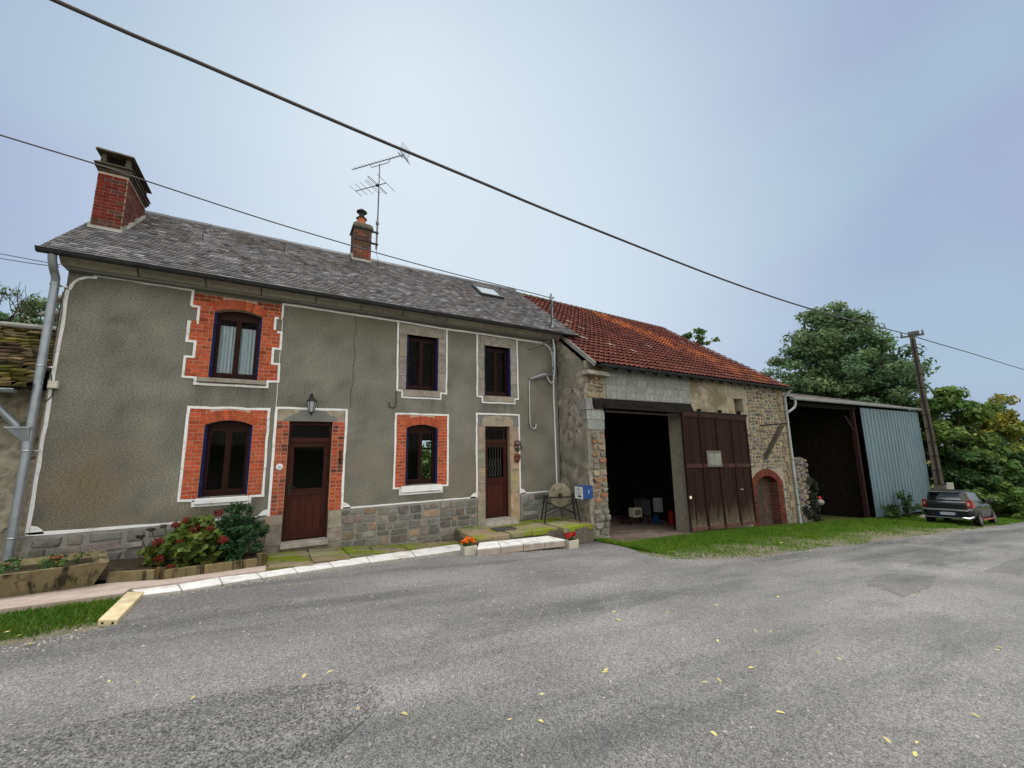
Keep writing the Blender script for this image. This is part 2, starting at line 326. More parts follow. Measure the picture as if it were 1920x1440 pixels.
def wmix(f, a, b):
    x = N.new('ShaderNodeMix'); x.data_type = 'RGBA'
    if isinstance(f, float): x.inputs[0].default_value = f
    else: L.new(f, x.inputs[0])
    for i, v in ((6, a), (7, b)):
        if isinstance(v, tuple): x.inputs[i].default_value = (*v, 1)
        else: L.new(v, x.inputs[i])
    return x.outputs[2]
dot = N.new('ShaderNodeVectorMath'); dot.operation = 'DOT_PRODUCT'
SD = Vector((.36, .80, .40)).normalized(); dot.inputs[1].default_value = SD; L.new(tc.outputs['Generated'], dot.inputs[0])
sep = N.new('ShaderNodeSeparateXYZ'); L.new(tc.outputs['Generated'], sep.inputs[0])
SKYK = 10.0      # cloud radiance in units of the background strength below
cl = wmix(mr(n1.outputs[0], .36, .64), (.335 * SKYK, .405 * SKYK, .575 * SKYK), (.35 * SKYK, .465 * SKYK, .59 * SKYK))
cl = wmix(mr(dot.outputs['Value'], .64, 1.03), cl, (.60 * SKYK, .70 * SKYK, .775 * SKYK))
cl = wmix(mr(sep.outputs['Z'], .80, .97), cl, (5.4 * SKYK, 5.25 * SKYK, 5.05 * SKYK))      # overcast zenith, above the frame
bk = N.new('ShaderNodeMath'); bk.operation = 'MULTIPLY'; bk.inputs[1].default_value = -1; L.new(sep.outputs['Y'], bk.inputs[0])
cl = wmix(mr(bk.outputs[0], .05, .8), cl, (1.55 * SKYK, 1.50 * SKYK, 1.40 * SKYK))           # unseen bright sky behind the camera, added to light the facade
col = wmix(.93, sk.outputs[0], cl)
L.new(col, bg.inputs['Color']); bg.inputs['Strength'].default_value = .1
sun = bpy.data.lights.new('sun', 'SUN'); sun.energy = .8; sun.angle = R(14); sun.color = (1, .96, .9)
so = bpy.data.objects.new('sun', sun); COL.objects.link(so)
sd = Vector((math.sin(R(SUN_AZ)) * math.cos(R(SUN_EL)), math.cos(R(SUN_AZ)) * math.cos(R(SUN_EL)), math.sin(R(SUN_EL))))
so.rotation_euler = sd.to_track_quat('Z', 'Y').to_euler(); so.location = (5, 30, 40)
scene.view_settings.view_transform = 'Standard'; scene.view_settings.look = 'None'; scene.view_settings.exposure = .2; scene.view_settings.gamma = 1
scene.render.engine = 'CYCLES'; scene.cycles.use_denoising = True; scene.cycles.max_bounces = 6; scene.cycles.transparent_max_bounces = 12
try: scene.cycles.denoising_prefilter = 'ACCURATE'
except Exception: pass
scene.cycles.caustics_reflective = False; scene.cycles.caustics_refractive = False

# ------------------------------------------------------------------ ground and road
xs = [-900, -300, -120, -70] + [-60, -40, -20, 0, 20, 40, 60] + [70, 120, 300, 900]; ys = [-900, -300, -100, -40, -20, 0, 20, 40, 100, 300, 900]
mb = MB(); mb.add([(x, y, G(x, y) - .012) for y in ys for x in xs], [(j * len(xs) + i, j * len(xs) + i + 1, (j + 1) * len(xs) + i + 1, (j + 1) * len(xs) + i) for j in range(len(ys) - 1) for i in range(len(xs) - 1)])
struct(mb.build('ground', M['ground']))
def sheet(name, poly, h, m):
    mb = MB(); mb.add([(x, y, G(x, y) + h) for x, y in poly], [tuple(range(len(poly)))]); return struct(mb.build(name, m))
def jag(a, b, n, amp):
    out = []
    for i in range(n):
        t = i / n; out.append((a[0] + (b[0] - a[0]) * t, a[1] + (b[1] - a[1]) * t + random.uniform(-amp, amp)))
    return out
upper = [(-69, 3.2), (-30, 3.6)] + jag((-12, 4.4), (-2.3, 5.55), 14, .06) + [(-1.72, 6.0), (-1.5, 6.05), (-1.4, 6.1), (-1.4, 7.5), (.2, 8.2), (3.9, 9.2), (7.6, 8.9), (7.75, 8.1)] + jag((7.3, 6.7), (7.2, 6.2), 3, .05) + jag((7.4, 5.95), (8.6, 5.45), 6, .08) + jag((8.9, 5.42), (30, 4.85), 44, .10) + [(36, 4.6), (69, 4.0)]
sheet('road', upper + [(69, -4.2), (30, -4.2), (0, -4.4), (-30, -4.3), (-69, -4.4)], .004, M['asphalt'])
sheet('verge', [(7.55, 8.9)] + jag((7.0, 6.3), (7.9, 5.5), 6, .06) + jag((8.0, 5.3), (40, 4.5), 50, .14) + [(69, 3.7), (69, 8), (36, 8.9), (18, 8.9)], -.004, M['verge'])
sheet('verge', [(-40, 7.0), (-40, 3.0)] + jag((-12, 4.2), (-2.2, 5.45), 14, .06) + [(-1.5, 6.0), (-1.5, 7.3), (-12, 6.2)], -.004, M['verge'])
def blot(c, r, rot, h=.0085):
    p = []; n = 90; cr_, sr_ = math.cos(rot), math.sin(rot)
    for k in range(n):
        a = k * 2 * math.pi / n; q = 1 + .14 * math.sin(3 * a + c[0]) + .08 * math.sin(5 * a + c[1]) + .05 * math.sin(11 * a) + random.uniform(-.06, .06)
        u, v = r[0] * q * abs(math.cos(a)) ** .7 * (1 if math.cos(a) > 0 else -1), r[1] * q * abs(math.sin(a)) ** .7 * (1 if math.sin(a) > 0 else -1); p.append((c[0] + u * cr_ - v * sr_, c[1] + u * sr_ + v * cr_))
    return sheet('road_patch', p, h, M['patch'])
blot((9.3, 2.9), (1.0, .34), .1); blot((13.4, 2.3), (1.4, .28), .05)
sheet('road_patch', jag((-3.2, 3.75), (-.5, 3.95), 9, .03) + jag((-.5, 3.95), (.55, 3.75), 5, .04) + jag((.55, 3.75), (.86, 3.42), 4, .03) + [(.80, 3.3), (.66, 3.12), (.45, 2.92), (.22, 2.66), (.02, 2.5)] + jag((-.2, 2.3), (-3.2, 2.2), 8, .05), .0085, M['coarse'])
# ------------------------------------------------------------------ stone helpers
def kd(x0, x1, z0, z1, w, h, out, depth=0):
    W, H = x1 - x0, z1 - z0
    if W <= w * 1.25 and H <= h * 1.25 or depth > 12: out.append((x0, x1, z0, z1)); return
    if W / w > H / h:
        t = random.uniform(.30, .70); xm = x0 + W * t; kd(x0, xm, z0, z1, w, h, out, depth + 1); kd(xm, x1, z0, z1, w, h, out, depth + 1)
    else:
        t = random.uniform(.32, .68); zm = z0 + H * t; kd(x0, x1, z0, zm, w, h, out, depth + 1); kd(x0, x1, zm, z1, w, h, out, depth + 1)
def rubble(mb, x0, x1, z0, z1, y, w, h, dep, cols, gap=.012, jit=.16, mi=0, fn=None, skip=None, rd=.80):
    cells = []; kd(x0, x1, z0, z1, w, h, cells)
    for a, b, c, d in cells:
        if skip and skip((a + b) / 2, (c + d) / 2): continue
        W, H = b - a - gap * 2, d - c - gap * 2
        if W < .02 or H < .02: continue
        cx, cz = (a + b) / 2, (c + d) / 2
        base = []
        for u, v in ((-1, -rd), (-rd, -1), (rd, -1), (1, -rd), (1, rd), (rd, 1), (-rd, 1), (-1, rd)):
            base.append((cx + W / 2 * u * (1 - random.uniform(0, jit)), cz + H / 2 * v * (1 - random.uniform(0, jit))))
        dd = dep * random.uniform(.4, 1.15); ins = .88
        pts = []
        for u, v in base: pts.append((u, y + .01, v))
        for u, v in base: pts.append((u, y - dd * .55, v))
        for u, v in base: pts.append((cx + (u - cx) * ins, y - dd * random.uniform(.85, 1.1), cz + (v - cz) * ins))
        pts.append((cx, y - dd * random.uniform(.95, 1.2), cz))
        fs = []
        for i in range(8):
            j = (i + 1) % 8; fs += [(i, j, 8 + j, 8 + i), (8 + i, 8 + j, 16 + j, 16 + i), (16 + i, 16 + j, 24)]
        if fn: pts = [fn(p) for p in pts]
        mb.add(pts, fs, vary(random.choice(cols), .30, .07), mi)
    return mb
GREYS = [(.18, .17, .15), (.215, .20, .175), (.15, .145, .125), (.235, .215, .185), (.22, .185, .15), (.18, .16, .135), (.16, .158, .135)]
OCHRES = [(.30, .24, .15), (.26, .20, .125), (.23, .195, .14), (.33, .265, .165), (.21, .17, .125), (.31, .215, .115), (.19, .17, .14)]
REDS = [(.29, .20, .135), (.33, .205, .13), (.26, .20, .145), (.33, .27, .20), (.27, .24, .20), (.34, .165, .095), (.24, .22, .18)]
def ribbon(mb, pts, wd, y, th=.007, closed=False):
    fine = [pts[0]]
    for p_, q_ in zip(pts, pts[1:]):
        L_ = math.hypot(q_[0] - p_[0], q_[1] - p_[1]); m_ = max(1, int(L_ / .22)); nx_, nz_ = (-(q_[1] - p_[1]) / max(L_, 1e-6), (q_[0] - p_[0]) / max(L_, 1e-6))
        for k_ in range(1, m_): e_ = random.gauss(0, .0032); fine.append((p_[0] + (q_[0] - p_[0]) * k_ / m_ + nx_ * e_, p_[1] + (q_[1] - p_[1]) * k_ / m_ + nz_ * e_))
        fine.append(q_)
    pts = fine
    n = len(pts); P = [Vector((p[0], p[1])) for p in pts]; offs = []
    for i in range(n):
        a = P[i - 1] if (i > 0 or closed) else None; b = P[(i + 1) % n] if (i < n - 1 or closed) else None
        d1 = (P[i] - a).normalized() if a is not None else None; d2 = (b - P[i]).normalized() if b is not None else None
        if d1 is None: d1 = d2
        if d2 is None: d2 = d1
        n1 = Vector((-d1.y, d1.x)); n2 = Vector((-d2.y, d2.x)); mm = (n1 + n2)
        mm = mm.normalized() if mm.length > 1e-4 else n1; k = 1 / max(.4, mm.dot(n1)); offs.append(mm * k * wd / 2 * random.uniform(.86, 1.12))
    for i in range(n if closed else n - 1):
        j = (i + 1) % n
        q = [P[i] + offs[i], P[i] - offs[i], P[j] - offs[j], P[j] + offs[j]]
        mb.prism([(v.x, v.y) for v in q], y - th, y + .002)
    return mb

# ------------------------------------------------------------------ THE HOUSE
HL, HR = -3.53, 7.5
house = thing('stone_house', 'two storey grey roughcast house with slate roof, white painted borders and brick window surrounds', 'house', (2, 10, G(2, 10)))
OPN = {'A': (-1.33, -.48, 3.10, 4.50, 4.60), 'B': (-1.30, -.49, .71, 2.13, 2.23), 'C': (2.75, 3.58, .70, 2.11, 2.20), 'D': (2.71, 3.56, 3.09, 4.53, 0), 'E': (4.94, 5.80, 3.05, 4.50, 0), 'd1': (.18, 1.05, -.33, 2.23, 0), 'd2': (4.95, 5.73, -.34, 2.17, 0)}
from mathutils import noise as mnoise
def fbm(x, y, z=0., o=4): return mnoise.fractal(Vector((x, y, z)), 1., 2., o)
def gs(x, z, cx, cz, rx, rz, a=.0): return math.exp(-(((x - cx) / rx) ** 2 + ((z - cz) / rz) ** 2))
def stain_and_shade(x, z):
    n = fbm(x * 1.3, z * 1.3, 3.); n2 = fbm(x * 3, z * 3, 9.); c = Vector((1, 1, 1)) * (1 + .30 * n + .14 * n2)
    br = min(1, (gs(x, z, -2.9, 1.0, .75, .85) + .55 * gs(x, z, -1.6, .45, .8, .22) + .6 * gs(x, z, 4.3, .9, .45, .5) + .35 * gs(x, z, 6.6, .9, .5, .5) + .3 * gs(x, z, 1.9, 1.2, .8, .5)) * (.75 + .9 * n2 + .6 * n))
    c = c.lerp(Vector((.88, .66, .42)), max(0, br) * .7)
    wh = (gs(x, z, -1.75, .75, .5, .35) + .6 * gs(x, z, -3.0, .38, .5, .10) + .4 * gs(x, z, -2.4, 3.9, .9, .7) + .4 * gs(x, z, .6, 3.6, .6, .8) + .35 * gs(x, z, 2.2, 1.3, .5, .4)) * (.7 + .9 * n2)
    c = c.lerp(Vector((1.75, 1.72, 1.65)), max(0, min(1, wh)) * .6)
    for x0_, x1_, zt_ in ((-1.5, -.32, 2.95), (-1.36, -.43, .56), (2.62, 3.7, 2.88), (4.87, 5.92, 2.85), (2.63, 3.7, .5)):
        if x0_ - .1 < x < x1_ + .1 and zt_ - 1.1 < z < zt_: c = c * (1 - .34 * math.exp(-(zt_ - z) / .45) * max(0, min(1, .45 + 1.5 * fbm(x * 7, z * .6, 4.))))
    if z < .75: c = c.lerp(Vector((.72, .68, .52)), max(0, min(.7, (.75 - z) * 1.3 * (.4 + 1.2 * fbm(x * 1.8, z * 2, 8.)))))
    if z > 4.2: c = c.lerp(Vector((.80, .77, .67)), max(0, min(.6, (z - 4.2) * 1.2 * (.5 + fbm(x * 2.5, z * .8, 6.)))))  # eaves shade painted in: wall turns darker olive towards the top
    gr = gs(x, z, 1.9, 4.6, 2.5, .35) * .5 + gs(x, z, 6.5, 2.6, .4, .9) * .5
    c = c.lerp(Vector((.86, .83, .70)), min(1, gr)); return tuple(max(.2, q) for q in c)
def wall_grid(mb, x0, x1, z0, z1, y, th, holes, zb=None, fn=None):
    X = sorted(set([x0, x1] + [h[0] for h in holes] + [h[1] for h in holes])); Z = sorted(set([z0, z1] + [h[2] for h in holes] + [h[3] for h in holes]))
    for i in range(len(X) - 1):
        for j in range(len(Z) - 1):
            cx, cz = (X[i] + X[i + 1]) / 2, (Z[j] + Z[j + 1]) / 2
            if any(h[0] < cx < h[1] and h[2] < cz < h[3] for h in holes): continue
            a, b, c, d = X[i], X[i + 1], Z[j], Z[j + 1]
            if fn:
                nx_, nz_ = max(1, int((b - a) / .13)), max(1, int((d - c) / .13))
                for i_ in range(nx_):
                    for j_ in range(nz_):
                        q = [(a + (b - a) * u / nx_, c + (d - c) * v / nz_) for u, v in ((i_, j_), (i_ + 1, j_), (i_ + 1, j_ + 1), (i_, j_ + 1))]
                        mb.add([(u, y, v) for u, v in q], [(0, 1, 2, 3)], tuple(fn(u, v) for u, v in q))
            else: mb.add([(a, y, c), (b, y, c), (b, y, d), (a, y, d)], [(0, 1, 2, 3)])
            mb.add([(a, y + th, c), (b, y + th, c), (b, y + th, d), (a, y + th, d)], [(3, 2, 1, 0)])
    for a, b, c, d in [h[:4] for h in holes]:
        mb.add([(a, y, c), (a, y + th, c), (a, y + th, d), (a, y, d)], [(0, 1, 2, 3)]); mb.add([(b, y, c), (b, y + th, c), (b, y + th, d), (b, y, d)], [(3, 2, 1, 0)])
        mb.add([(a, y, c), (b, y, c), (b, y + th, c), (a, y + th, c)], [(0, 1, 2, 3)]); mb.add([(a, y, d), (b, y, d), (b, y + th, d), (a, y + th, d)], [(3, 2, 1, 0)])
    return mb
holes = []
for k, (a, b, c, d, e) in OPN.items():
    t = max(d, e)
    holes.append((a - .003, b + .003, c - .003, t + .02 if e else t))
mb = wall_grid(MB(), HL, HR, -1.2, 5.0, 10, .4, holes, fn=stain_and_shade)
BW = (4.72, 5.5, .2, 1.95)
wall_grid(mb, HL, HR, -1.2, 5.0, 15.1, .4, [BW])
RZ = lambda y: 5.08 + .813 * (y - 9.6) if y <= 12.76 else 5.08 + .813 * (12.76 - 9.6) - .813 * (y - 12.76)
for x in (HL, HR):
    s = [(x, 10, -1.2), (x, 15.5, -1.2), (x, 15.5, 5.0), (x, 12.76, 7.45), (x, 10, 5.0)]
    i = x + (.35 if x < 0 else -.05)
    mb.add(s, [(0, 1, 2, 3, 4)]); mb.add([(i, p[1], p[2]) for p in s], [(4, 3, 2, 1, 0)])
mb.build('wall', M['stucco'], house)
mb = MB(); mb.box(HL + .36, HR - .06, 10.41, 15.09, 2.56, 2.78); mb.box(HL + .36, HR - .06, 10.41, 15.09, -.45, -.36)
mb.box(1.5, 1.6, 10.42, 15.08, -.35, 2.55); mb.box(1.5, 1.6, 10.42, 15.08, 2.79, 5); mb.box(2.2, 2.3, 10.42, 15.08, -.35, 2.55); mb.box(6.1, 6.2, 10.42, 15.08, -.35, 2.55)
mb.box(HL + .36, HR - .06, 13.2, 13.3, 2.79, 5.2); mb.box(HL + .36, HR - .06, 10.42, 15.08, 5.02, 5.06)
mb.build('interior_partition', M['dark'], house)
# plinth of coursed rubble showing below the render
mb = MB()
segs = [(HL, -.07, .26), (1.32, 4.69, .27), (6.06, 7.45, .27)]
for a, b, t in segs:
    mb.box(a, b, 9.985, 10.02, -1.1, t - .004)
pm = mb.build('plinth', M['cmortar'], house)
mb = MB(); cols1 = GREYS
rubble(mb, -3.45, -.09, -.62, .24, 9.985, .46, .23, .05, GREYS, .012, .26)
rubble(mb, 1.34, 4.68, -.62, .25, 9.985, .36, .19, .035, GREYS + [(.27, .20, .13)], .010, .24)
rubble(mb, 6.08, 7.42, -.5, .25, 9.985, .5, .16, .02, [(.20, .20, .18), (.17, .17, .15), (.22, .21, .19)], .006)
rubble(mb, -3.45, 7.4, -1.1, -.62, 9.985, .4, .2, .04, GREYS, .012, .26)
mb.build('plinth_stone', M['stone'], pm)
# painted white borders on the wall
mb = MB(); LW = .05
yb = 9.997
ribbon(mb, [(-3.50, .29), (-3.50, 4.56)], LW, yb)
ar = [(-3.485, 4.565)] + [(-3.17 - .30 * math.cos(t), 4.585 + .27 * math.sin(t)) for t in [i * math.pi / 16 for i in range(0, 9)]]
ribbon(mb, ar + [(-3.17, 4.90), (-1.72, 4.885), (-1.72, 4.55)], .045, yb)
ribbon(mb, [(-.11, 4.55), (-.11, 4.865), (2.47, 4.845)], .045, yb)
ribbon(mb, [(3.80, 4.82), (4.71, 4.82)], .045, yb)
ribbon(mb, [(6.03, 4.81), (7.02, 4.80)], .045, yb)
ribbon(mb, [(7.02 + .31 * math.sin(t), 4.78 - .33 * (1 - math.cos(t))) for t in [i * math.pi / 16 for i in range(9)]] + [(7.35, 4.44), (7.36, .27), (6.06, .275)], .045, yb)
ribbon(mb, [(-3.52, .29), (-.09, .25)], .055, yb)
ribbon(mb, [(1.33, .275), (4.69, .272)], .05, yb)
for x, z, s in ((-3.46, .31, 1), (-.12, .28, -1), (1.37, .30, 1), (4.65, .29, -1), (6.10, .30, 1)):   # rounded corner gussets
    mb.prism([(x - .02 * s, z - .03), (x + .16 * s, z - .03), (x + .13 * s, z + .03), (x + .07 * s, z + .09), (x - .02 * s, z + .12)], yb - .007, yb + .002)
ribbon(mb, [(-.10, 4.52), (-.10, 2.55)], .012, yb)
mb.build('painted_border', M['white'], house)
mb = MB()
cr = [(1.42, 4.84), (1.46, 4.5), (1.41, 4.2), (1.47, 3.9), (1.43, 3.55), (1.45, 3.2), (1.40, 2.9), (1.42, 2.55)]
for (a, b), (c, d) in zip(cr, cr[1:]):
    mb.prism([(a - .004, b), (a + .004, b), (c + .004, d), (c - .004, d)], 9.994, 10.001)
mb.build('wall_crack', M['black'], house)
# brick surrounds
def bricks_jamb(mb, x0, x1, z0, z1, y, pat, course=.0815, cols=None):
    n = max(1, round((z1 - z0) / course)); ch = (z1 - z0) / n
    for i in range(n):
        z = z0 + i * ch; W = x1 - x0
        cuts = [0, pat if i % 2 else W - pat, W] if W > .16 else [0, W]
        if W > .34: cuts = [0, .11, .33, W] if i % 2 else [0, .22, W]
        for a, b in zip(cuts, cuts[1:]):
            if b - a < .03: continue
            mb.box(x0 + a + .006, x0 + b - .006, y - random.uniform(.003, .012), y + .01, z + .006, z + ch - .007, cols(x0 + a, z) if cols else vary((1, 1, 1), .22, .1))
def arch_pts(a, b, sp, cr, n=12, off=0.):
    h = cr - sp; hw = (b - a) / 2; r = (hw * hw + h * h) / (2 * h); cz = cr - r; t = math.asin(hw / r)
    return (a + b) / 2, cz, r, t
def surround(key, L0, L1, top, bot, vh, border, wx=None, name='brick_surround', cols=None):
    a, b, z0, sp, cr = OPN[key]; y = 9.992
    back = MB()
    cx, cz, r, t = arch_pts(a, b, sp, cr)
    lo = [(cx + r * math.sin(-t + 2 * t * i / 12), cz + r * math.cos(-t + 2 * t * i / 12)) for i in range(13)]
    for (p, q) in zip(lo, lo[1:]): back.prism([p, q, (q[0], top), (p[0], top)], y, 10.2)
    back.box(L0, a, y, 10.2, bot, top); back.box(b, L1, y, 10.2, bot, top)
    o = back.build(name, M['mortar'], house)
    mb = MB(); c = cols or (lambda x, z: vary((1, 1, 1), .2, .1))
    ro = r + vh
    def arch_out(x): return cz + math.sqrt(max(0, ro * ro - (x - cx) ** 2))
    def clip(x0, x1, zz0, zz1):   # brick cells that stay clear of the arch ring
        return
    springx = .05
    z = bot; n = round((top - bot) / .0815); ch = (top - bot) / n
    for i in range(n):
        z = bot + i * ch
        for (s0, s1, fl) in ((L0, a, 0), (b, L1, 1)):
            W = s1 - s0; xx0, xx1 = s0, s1
            if wx: xx0, xx1 = wx(fl, z + ch / 2, s0, s1); W = xx1 - xx0
            e = .09 if (i + fl) % 2 else W - .09
            cuts = [0, e, W] if W < .34 else ([0, .10, .30, W] if i % 2 else [0, .2, W])
            for q0, q1 in zip(cuts, cuts[1:]):
                if q1 - q0 < .03: continue
                u0, u1 = xx0 + q0 + .006, xx0 + q1 - .006
                mb.box(u0, u1, y - random.uniform(.004, .012), y + .01, z + .006, z + ch - .007, c(u0, z))
    for i in range(n):
        z = bot + i * ch
        if z + ch * .4 < sp + vh * .4: continue
        dzz = z + .012 - cz; lim = math.sqrt(max(0, ro * ro - dzz * dzz)) if dzz < ro else 0
        for u0, u1 in ((a, cx - lim), (cx + lim, b)):
            if u1 - u0 > .03: mb.box(u0 + .004, u1 - .004, y - .006, y + .01, z + .006, min(top, z + ch - .007), c(u0, z))
    nv = max(9, int(2 * t * (r + vh / 2) / .078)) | 1
    for k in range(nv):
        a0 = -t + 2 * t * k / nv + .004; a1 = -t + 2 * t * (k + 1) / nv - .004
        col = c(cx, cr)
        for ra, rb in ([(r + .002, r + vh * .48), (r + vh * .52, r + vh)] if k % 2 else [(r + .002, r + vh * .98)]):
            mb.prism([(cx + rr * math.sin(aa), min(top - .004, cz + rr * math.cos(aa))) for aa, rr in ((a0, ra), (a1, ra), (a1, rb), (a0, rb))], y - random.uniform(.006, .014), y + .012, vary(col, .12, .05))
    mb.build('brickwork', M['brick'], o)
    if border:
        ml = MB(); ribbon(ml, border, .046, 9.990); ml.build('white_outline', M['white'], o)
    return o
WA = [(-1.72, 4.55), (-1.595, 4.545), (-1.595, 4.21), (-1.73, 4.21), (-1.73, 3.81), (-1.595, 3.81), (-1.595, 3.49), (-1.73, 3.49), (-1.73, 3.08), (-1.53, 3.07), (-1.53, 2.955), (-.29, 2.955), (-.29, 3.08), (-.09, 3.09), (-.10, 3.48), (-.235, 3.48), (-.235, 3.82), (-.10, 3.82), (-.10, 4.20), (-.235, 4.20), (-.235, 4.52), (-.11, 4.525)]
def wxa(fl, z, s0, s1):
    nar = (4.21 < z < 4.53) or (3.49 < z < 3.81)
    if fl == 0: return ((-1.57 if nar else -1.70), s1)
    return (s0, (-.26 if nar else -.125))
def cola(x, z):
    k = .62 if (z > 4.62 or random.random() < .08) else 1
    return vary((k, k, k), .2, .1)
surround('A', -1.57, -.26, 4.83, 3.09, .20, WA, wxa, cols=cola)
mb = MB()
for z0, z1 in ((4.55, 4.83), (3.81, 4.21), (3.09, 3.49)): mb.box(-1.70, -1.571, 9.992, 10.05, z0, z1); mb.box(-.259, -.125, 9.992, 10.05, z0, z1)
mb.build('brick_quoin', M['mortar'], house)
surround('B', -1.555, -.245, 2.455, .70, .21, [(-1.34, .67), (-1.58, .68), (-1.58, 2.475), (-1.33, 2.475), (-1.2, 2.468), (-1.05, 2.482), (-.9, 2.488), (-.75, 2.482), (-.60, 2.468), (-.48, 2.475), (-.22, 2.48), (-.21, .68), (-.43, .68), (-.43, .56), (-1.36, .565), (-1.36, .67)])
surround('C', 2.505, 3.83, 2.435, .66, .21, [(2.64, .65), (2.48, .65), (2.48, 2.46), (3.855, 2.46), (3.855, .645), (3.70, .65), (3.70, .50), (2.63, .50), (2.63, .65)])
# granite surrounds of the upper windows
def stonesur(key, x0, x1, top, bot, sill, border):
    a, b, z0, sp, _ = OPN[key]; y = 9.990; mb = MB(); g = .004
    o_ = []
    lt = top - .02
    mb.box(a - .12, b + .12, y - .004, 10.2, sp, lt)
    for s0, s1 in ((x0, a), (b, x1)):
        z = bot
        while z < sp - .02:
            h = min(random.uniform(.35, .55), sp - z)
            if sp - z - h < .2: h = sp - z
            mb.box(s0, s1, y - random.uniform(0, .006), 10.2, z + g, z + h - g, vary((1, 1, 1), .14, .05)); z += h
    for s0, s1 in ((x0, a - .12 - g), (b + .12 + g, x1)): mb.box(s0, s1, y, 10.2, sp, lt, vary((1, 1, 1), .1, .05))
    o = mb.build('stone_surround', M['granite'], house)
    ml = MB(); ribbon(ml, border, .042, 9.990); ml.build('white_outline', M['white'], o)
    return o
stonesur('D', 2.52, 3.77, 4.81, 3.06, 0, [(2.47, 4.845), (2.49, 3.05), (2.62, 3.04), (2.62, 2.885), (3.64, 2.88), (3.64, 3.04), (3.80, 3.03), (3.80, 4.815), (2.47, 4.845)])
stonesur('E', 4.74, 6.00, 4.79, 3.02, 0, [(4.71, 4.82), (4.71, 3.01), (4.87, 3.0), (4.87, 2.85), (5.92, 2.85), (5.92, 2.99), (6.04, 2.985), (6.03, 4.81), (4.71, 4.82)])
# windows (wood casements) with panes, sills, folded navy shutters
def window(key, sill, sillmat, proud=.05):
    a, b, z0, sp, cr = OPN[key]; y = 10.17; t = max(sp, cr); mb = MB(); f = .055
    # fixed frame follows the arch
    if cr:
        cx, cz, r, th = arch_pts(a, b, sp, cr)
        up = [(cx + r * math.sin(-th + 2 * th * i / 10), cz + r * math.cos(-th + 2 * th * i / 10)) for i in range(11)]
        for p, q in zip(up, up[1:]): mb.prism([(p[0], sp - f - .01), (q[0], sp - f - .01), (q[0], q[1] + .004), (p[0], p[1] + .004)], y, y + .07)
    else: mb.box(a, b, y, y + .07, t - f, t)
    top = sp - f - (.01 if cr else 0)
    mb.box(a, a + f, y, y + .07, z0, top); mb.box(b - f, b, y, y + .07, z0, top); mb.box(a + f, b - f, y, y + .07, z0, z0 + .06)
    mb.box(a + f, b - f, y - .03, y - .001, z0 + .01, z0 + .05)
    m = (a + b) / 2
    for s in (-1, 1):
        x0, x1 = (a + f, m) if s < 0 else (m, b - f)
        mb.box(x0, x0 + .05, y - .015, y + .04, z0 + .062, top - .002); mb.box(x1 - .05, x1, y - .015, y + .04, z0 + .062, top - .002)
        mb.box(x0 + .05, x1 - .05, y - .015, y + .04, z0 + .062, z0 + .13); mb.box(x0 + .05, x1 - .05, y - .015, y + .04, top - .06, top - .002)
    mb.box(m - .02, m + .02, y - .03, y - .016, z0 + .07, top - .01)
    mb.lathe((m, y - .045, z0 + .5 * (t - z0)), [(.0, 0), (.018, .0), (.018, .02), (0, .02)], 8, 1)
    o = mb.build('window', M['winwood'], house)
    for x0, x1 in ((a + f + .05, m - .05), (m + .05, b - f - .05)):
        g = MB(); g.add([(x0, y + .015, z0 + .13), (x1, y + .015, z0 + .13), (x1, y + .015, top - .06), (x0, y + .015, top - .06)], [(0, 1, 2, 3)]); g.build('pane', M['glass'], o)
    for x0, s in ((a + .004, 1), (b - .004, -1)):
        sh = MB()
        for k in range(3): sh.box(min(x0 + s * .016 * k, x0 + s * (.016 * k + .012)), max(x0 + s * .016 * k, x0 + s * (.016 * k + .012)), 10.0 + .008 * k, 10.16, z0 + .02, (sp - .02))
        for z in (z0 + .25, sp - .25): sh.box(min(x0, x0 + s * .05), max(x0, x0 + s * .05), 9.985, 10.0, z - .03, z + .03)
        sh.build('folded_shutter', M['navy'], o)
    s = MB(); x0, x1, zb, zt = sill
    n = 10; vs = []
    s.hexa([(x0, 9.99 - proud, zb + .01), (x1, 9.99 - proud, zb + .01), (x1, 10.17, zb), (x0, 10.17, zb), (x0 + .01, 9.99 - proud, zt - .02), (x1 - .01, 9.99 - proud, zt - .02), (x1, 10.17, zt), (x0, 10.17, zt)])
    s.build('window_sill', sillmat, o)
    return o
window('A', (-1.50, -.32, 2.985, 3.10), M['granite'], .07)
window('B', (-1.34, -.45, .585, .71), M['white'], .06)
window('C', (2.65, 3.68, .525, .70), M['white'], .06)
window('D', (2.64, 3.62, 2.90, 3.09), M['granite'], .03)
window('E', (4.89, 5.90, 2.87, 3.05), M['granite'], .03)
# garden window in the back wall, seen through the lower middle window
mb = MB(); a, b, c, d = BW
for q in ((a, b, 15.1, 15.2, c, c + .06), (a, b, 15.1, 15.2, d - .06, d), (a, a + .06, 15.1, 15.2, c + .06, d - .06), (b - .06, b, 15.1, 15.2, c + .06, d - .06), (a + .06, b - .06, 15.11, 15.19, 1.56, 1.62)): mb.box(*q)
o = mb.build('window', M['wood'], house)
g = MB(); g.add([(a, 15.15, c), (b, 15.15, c), (b, 15.15, d), (a, 15.15, d)], [(0, 1, 2, 3)]); g.build('pane', M['glass'], o)
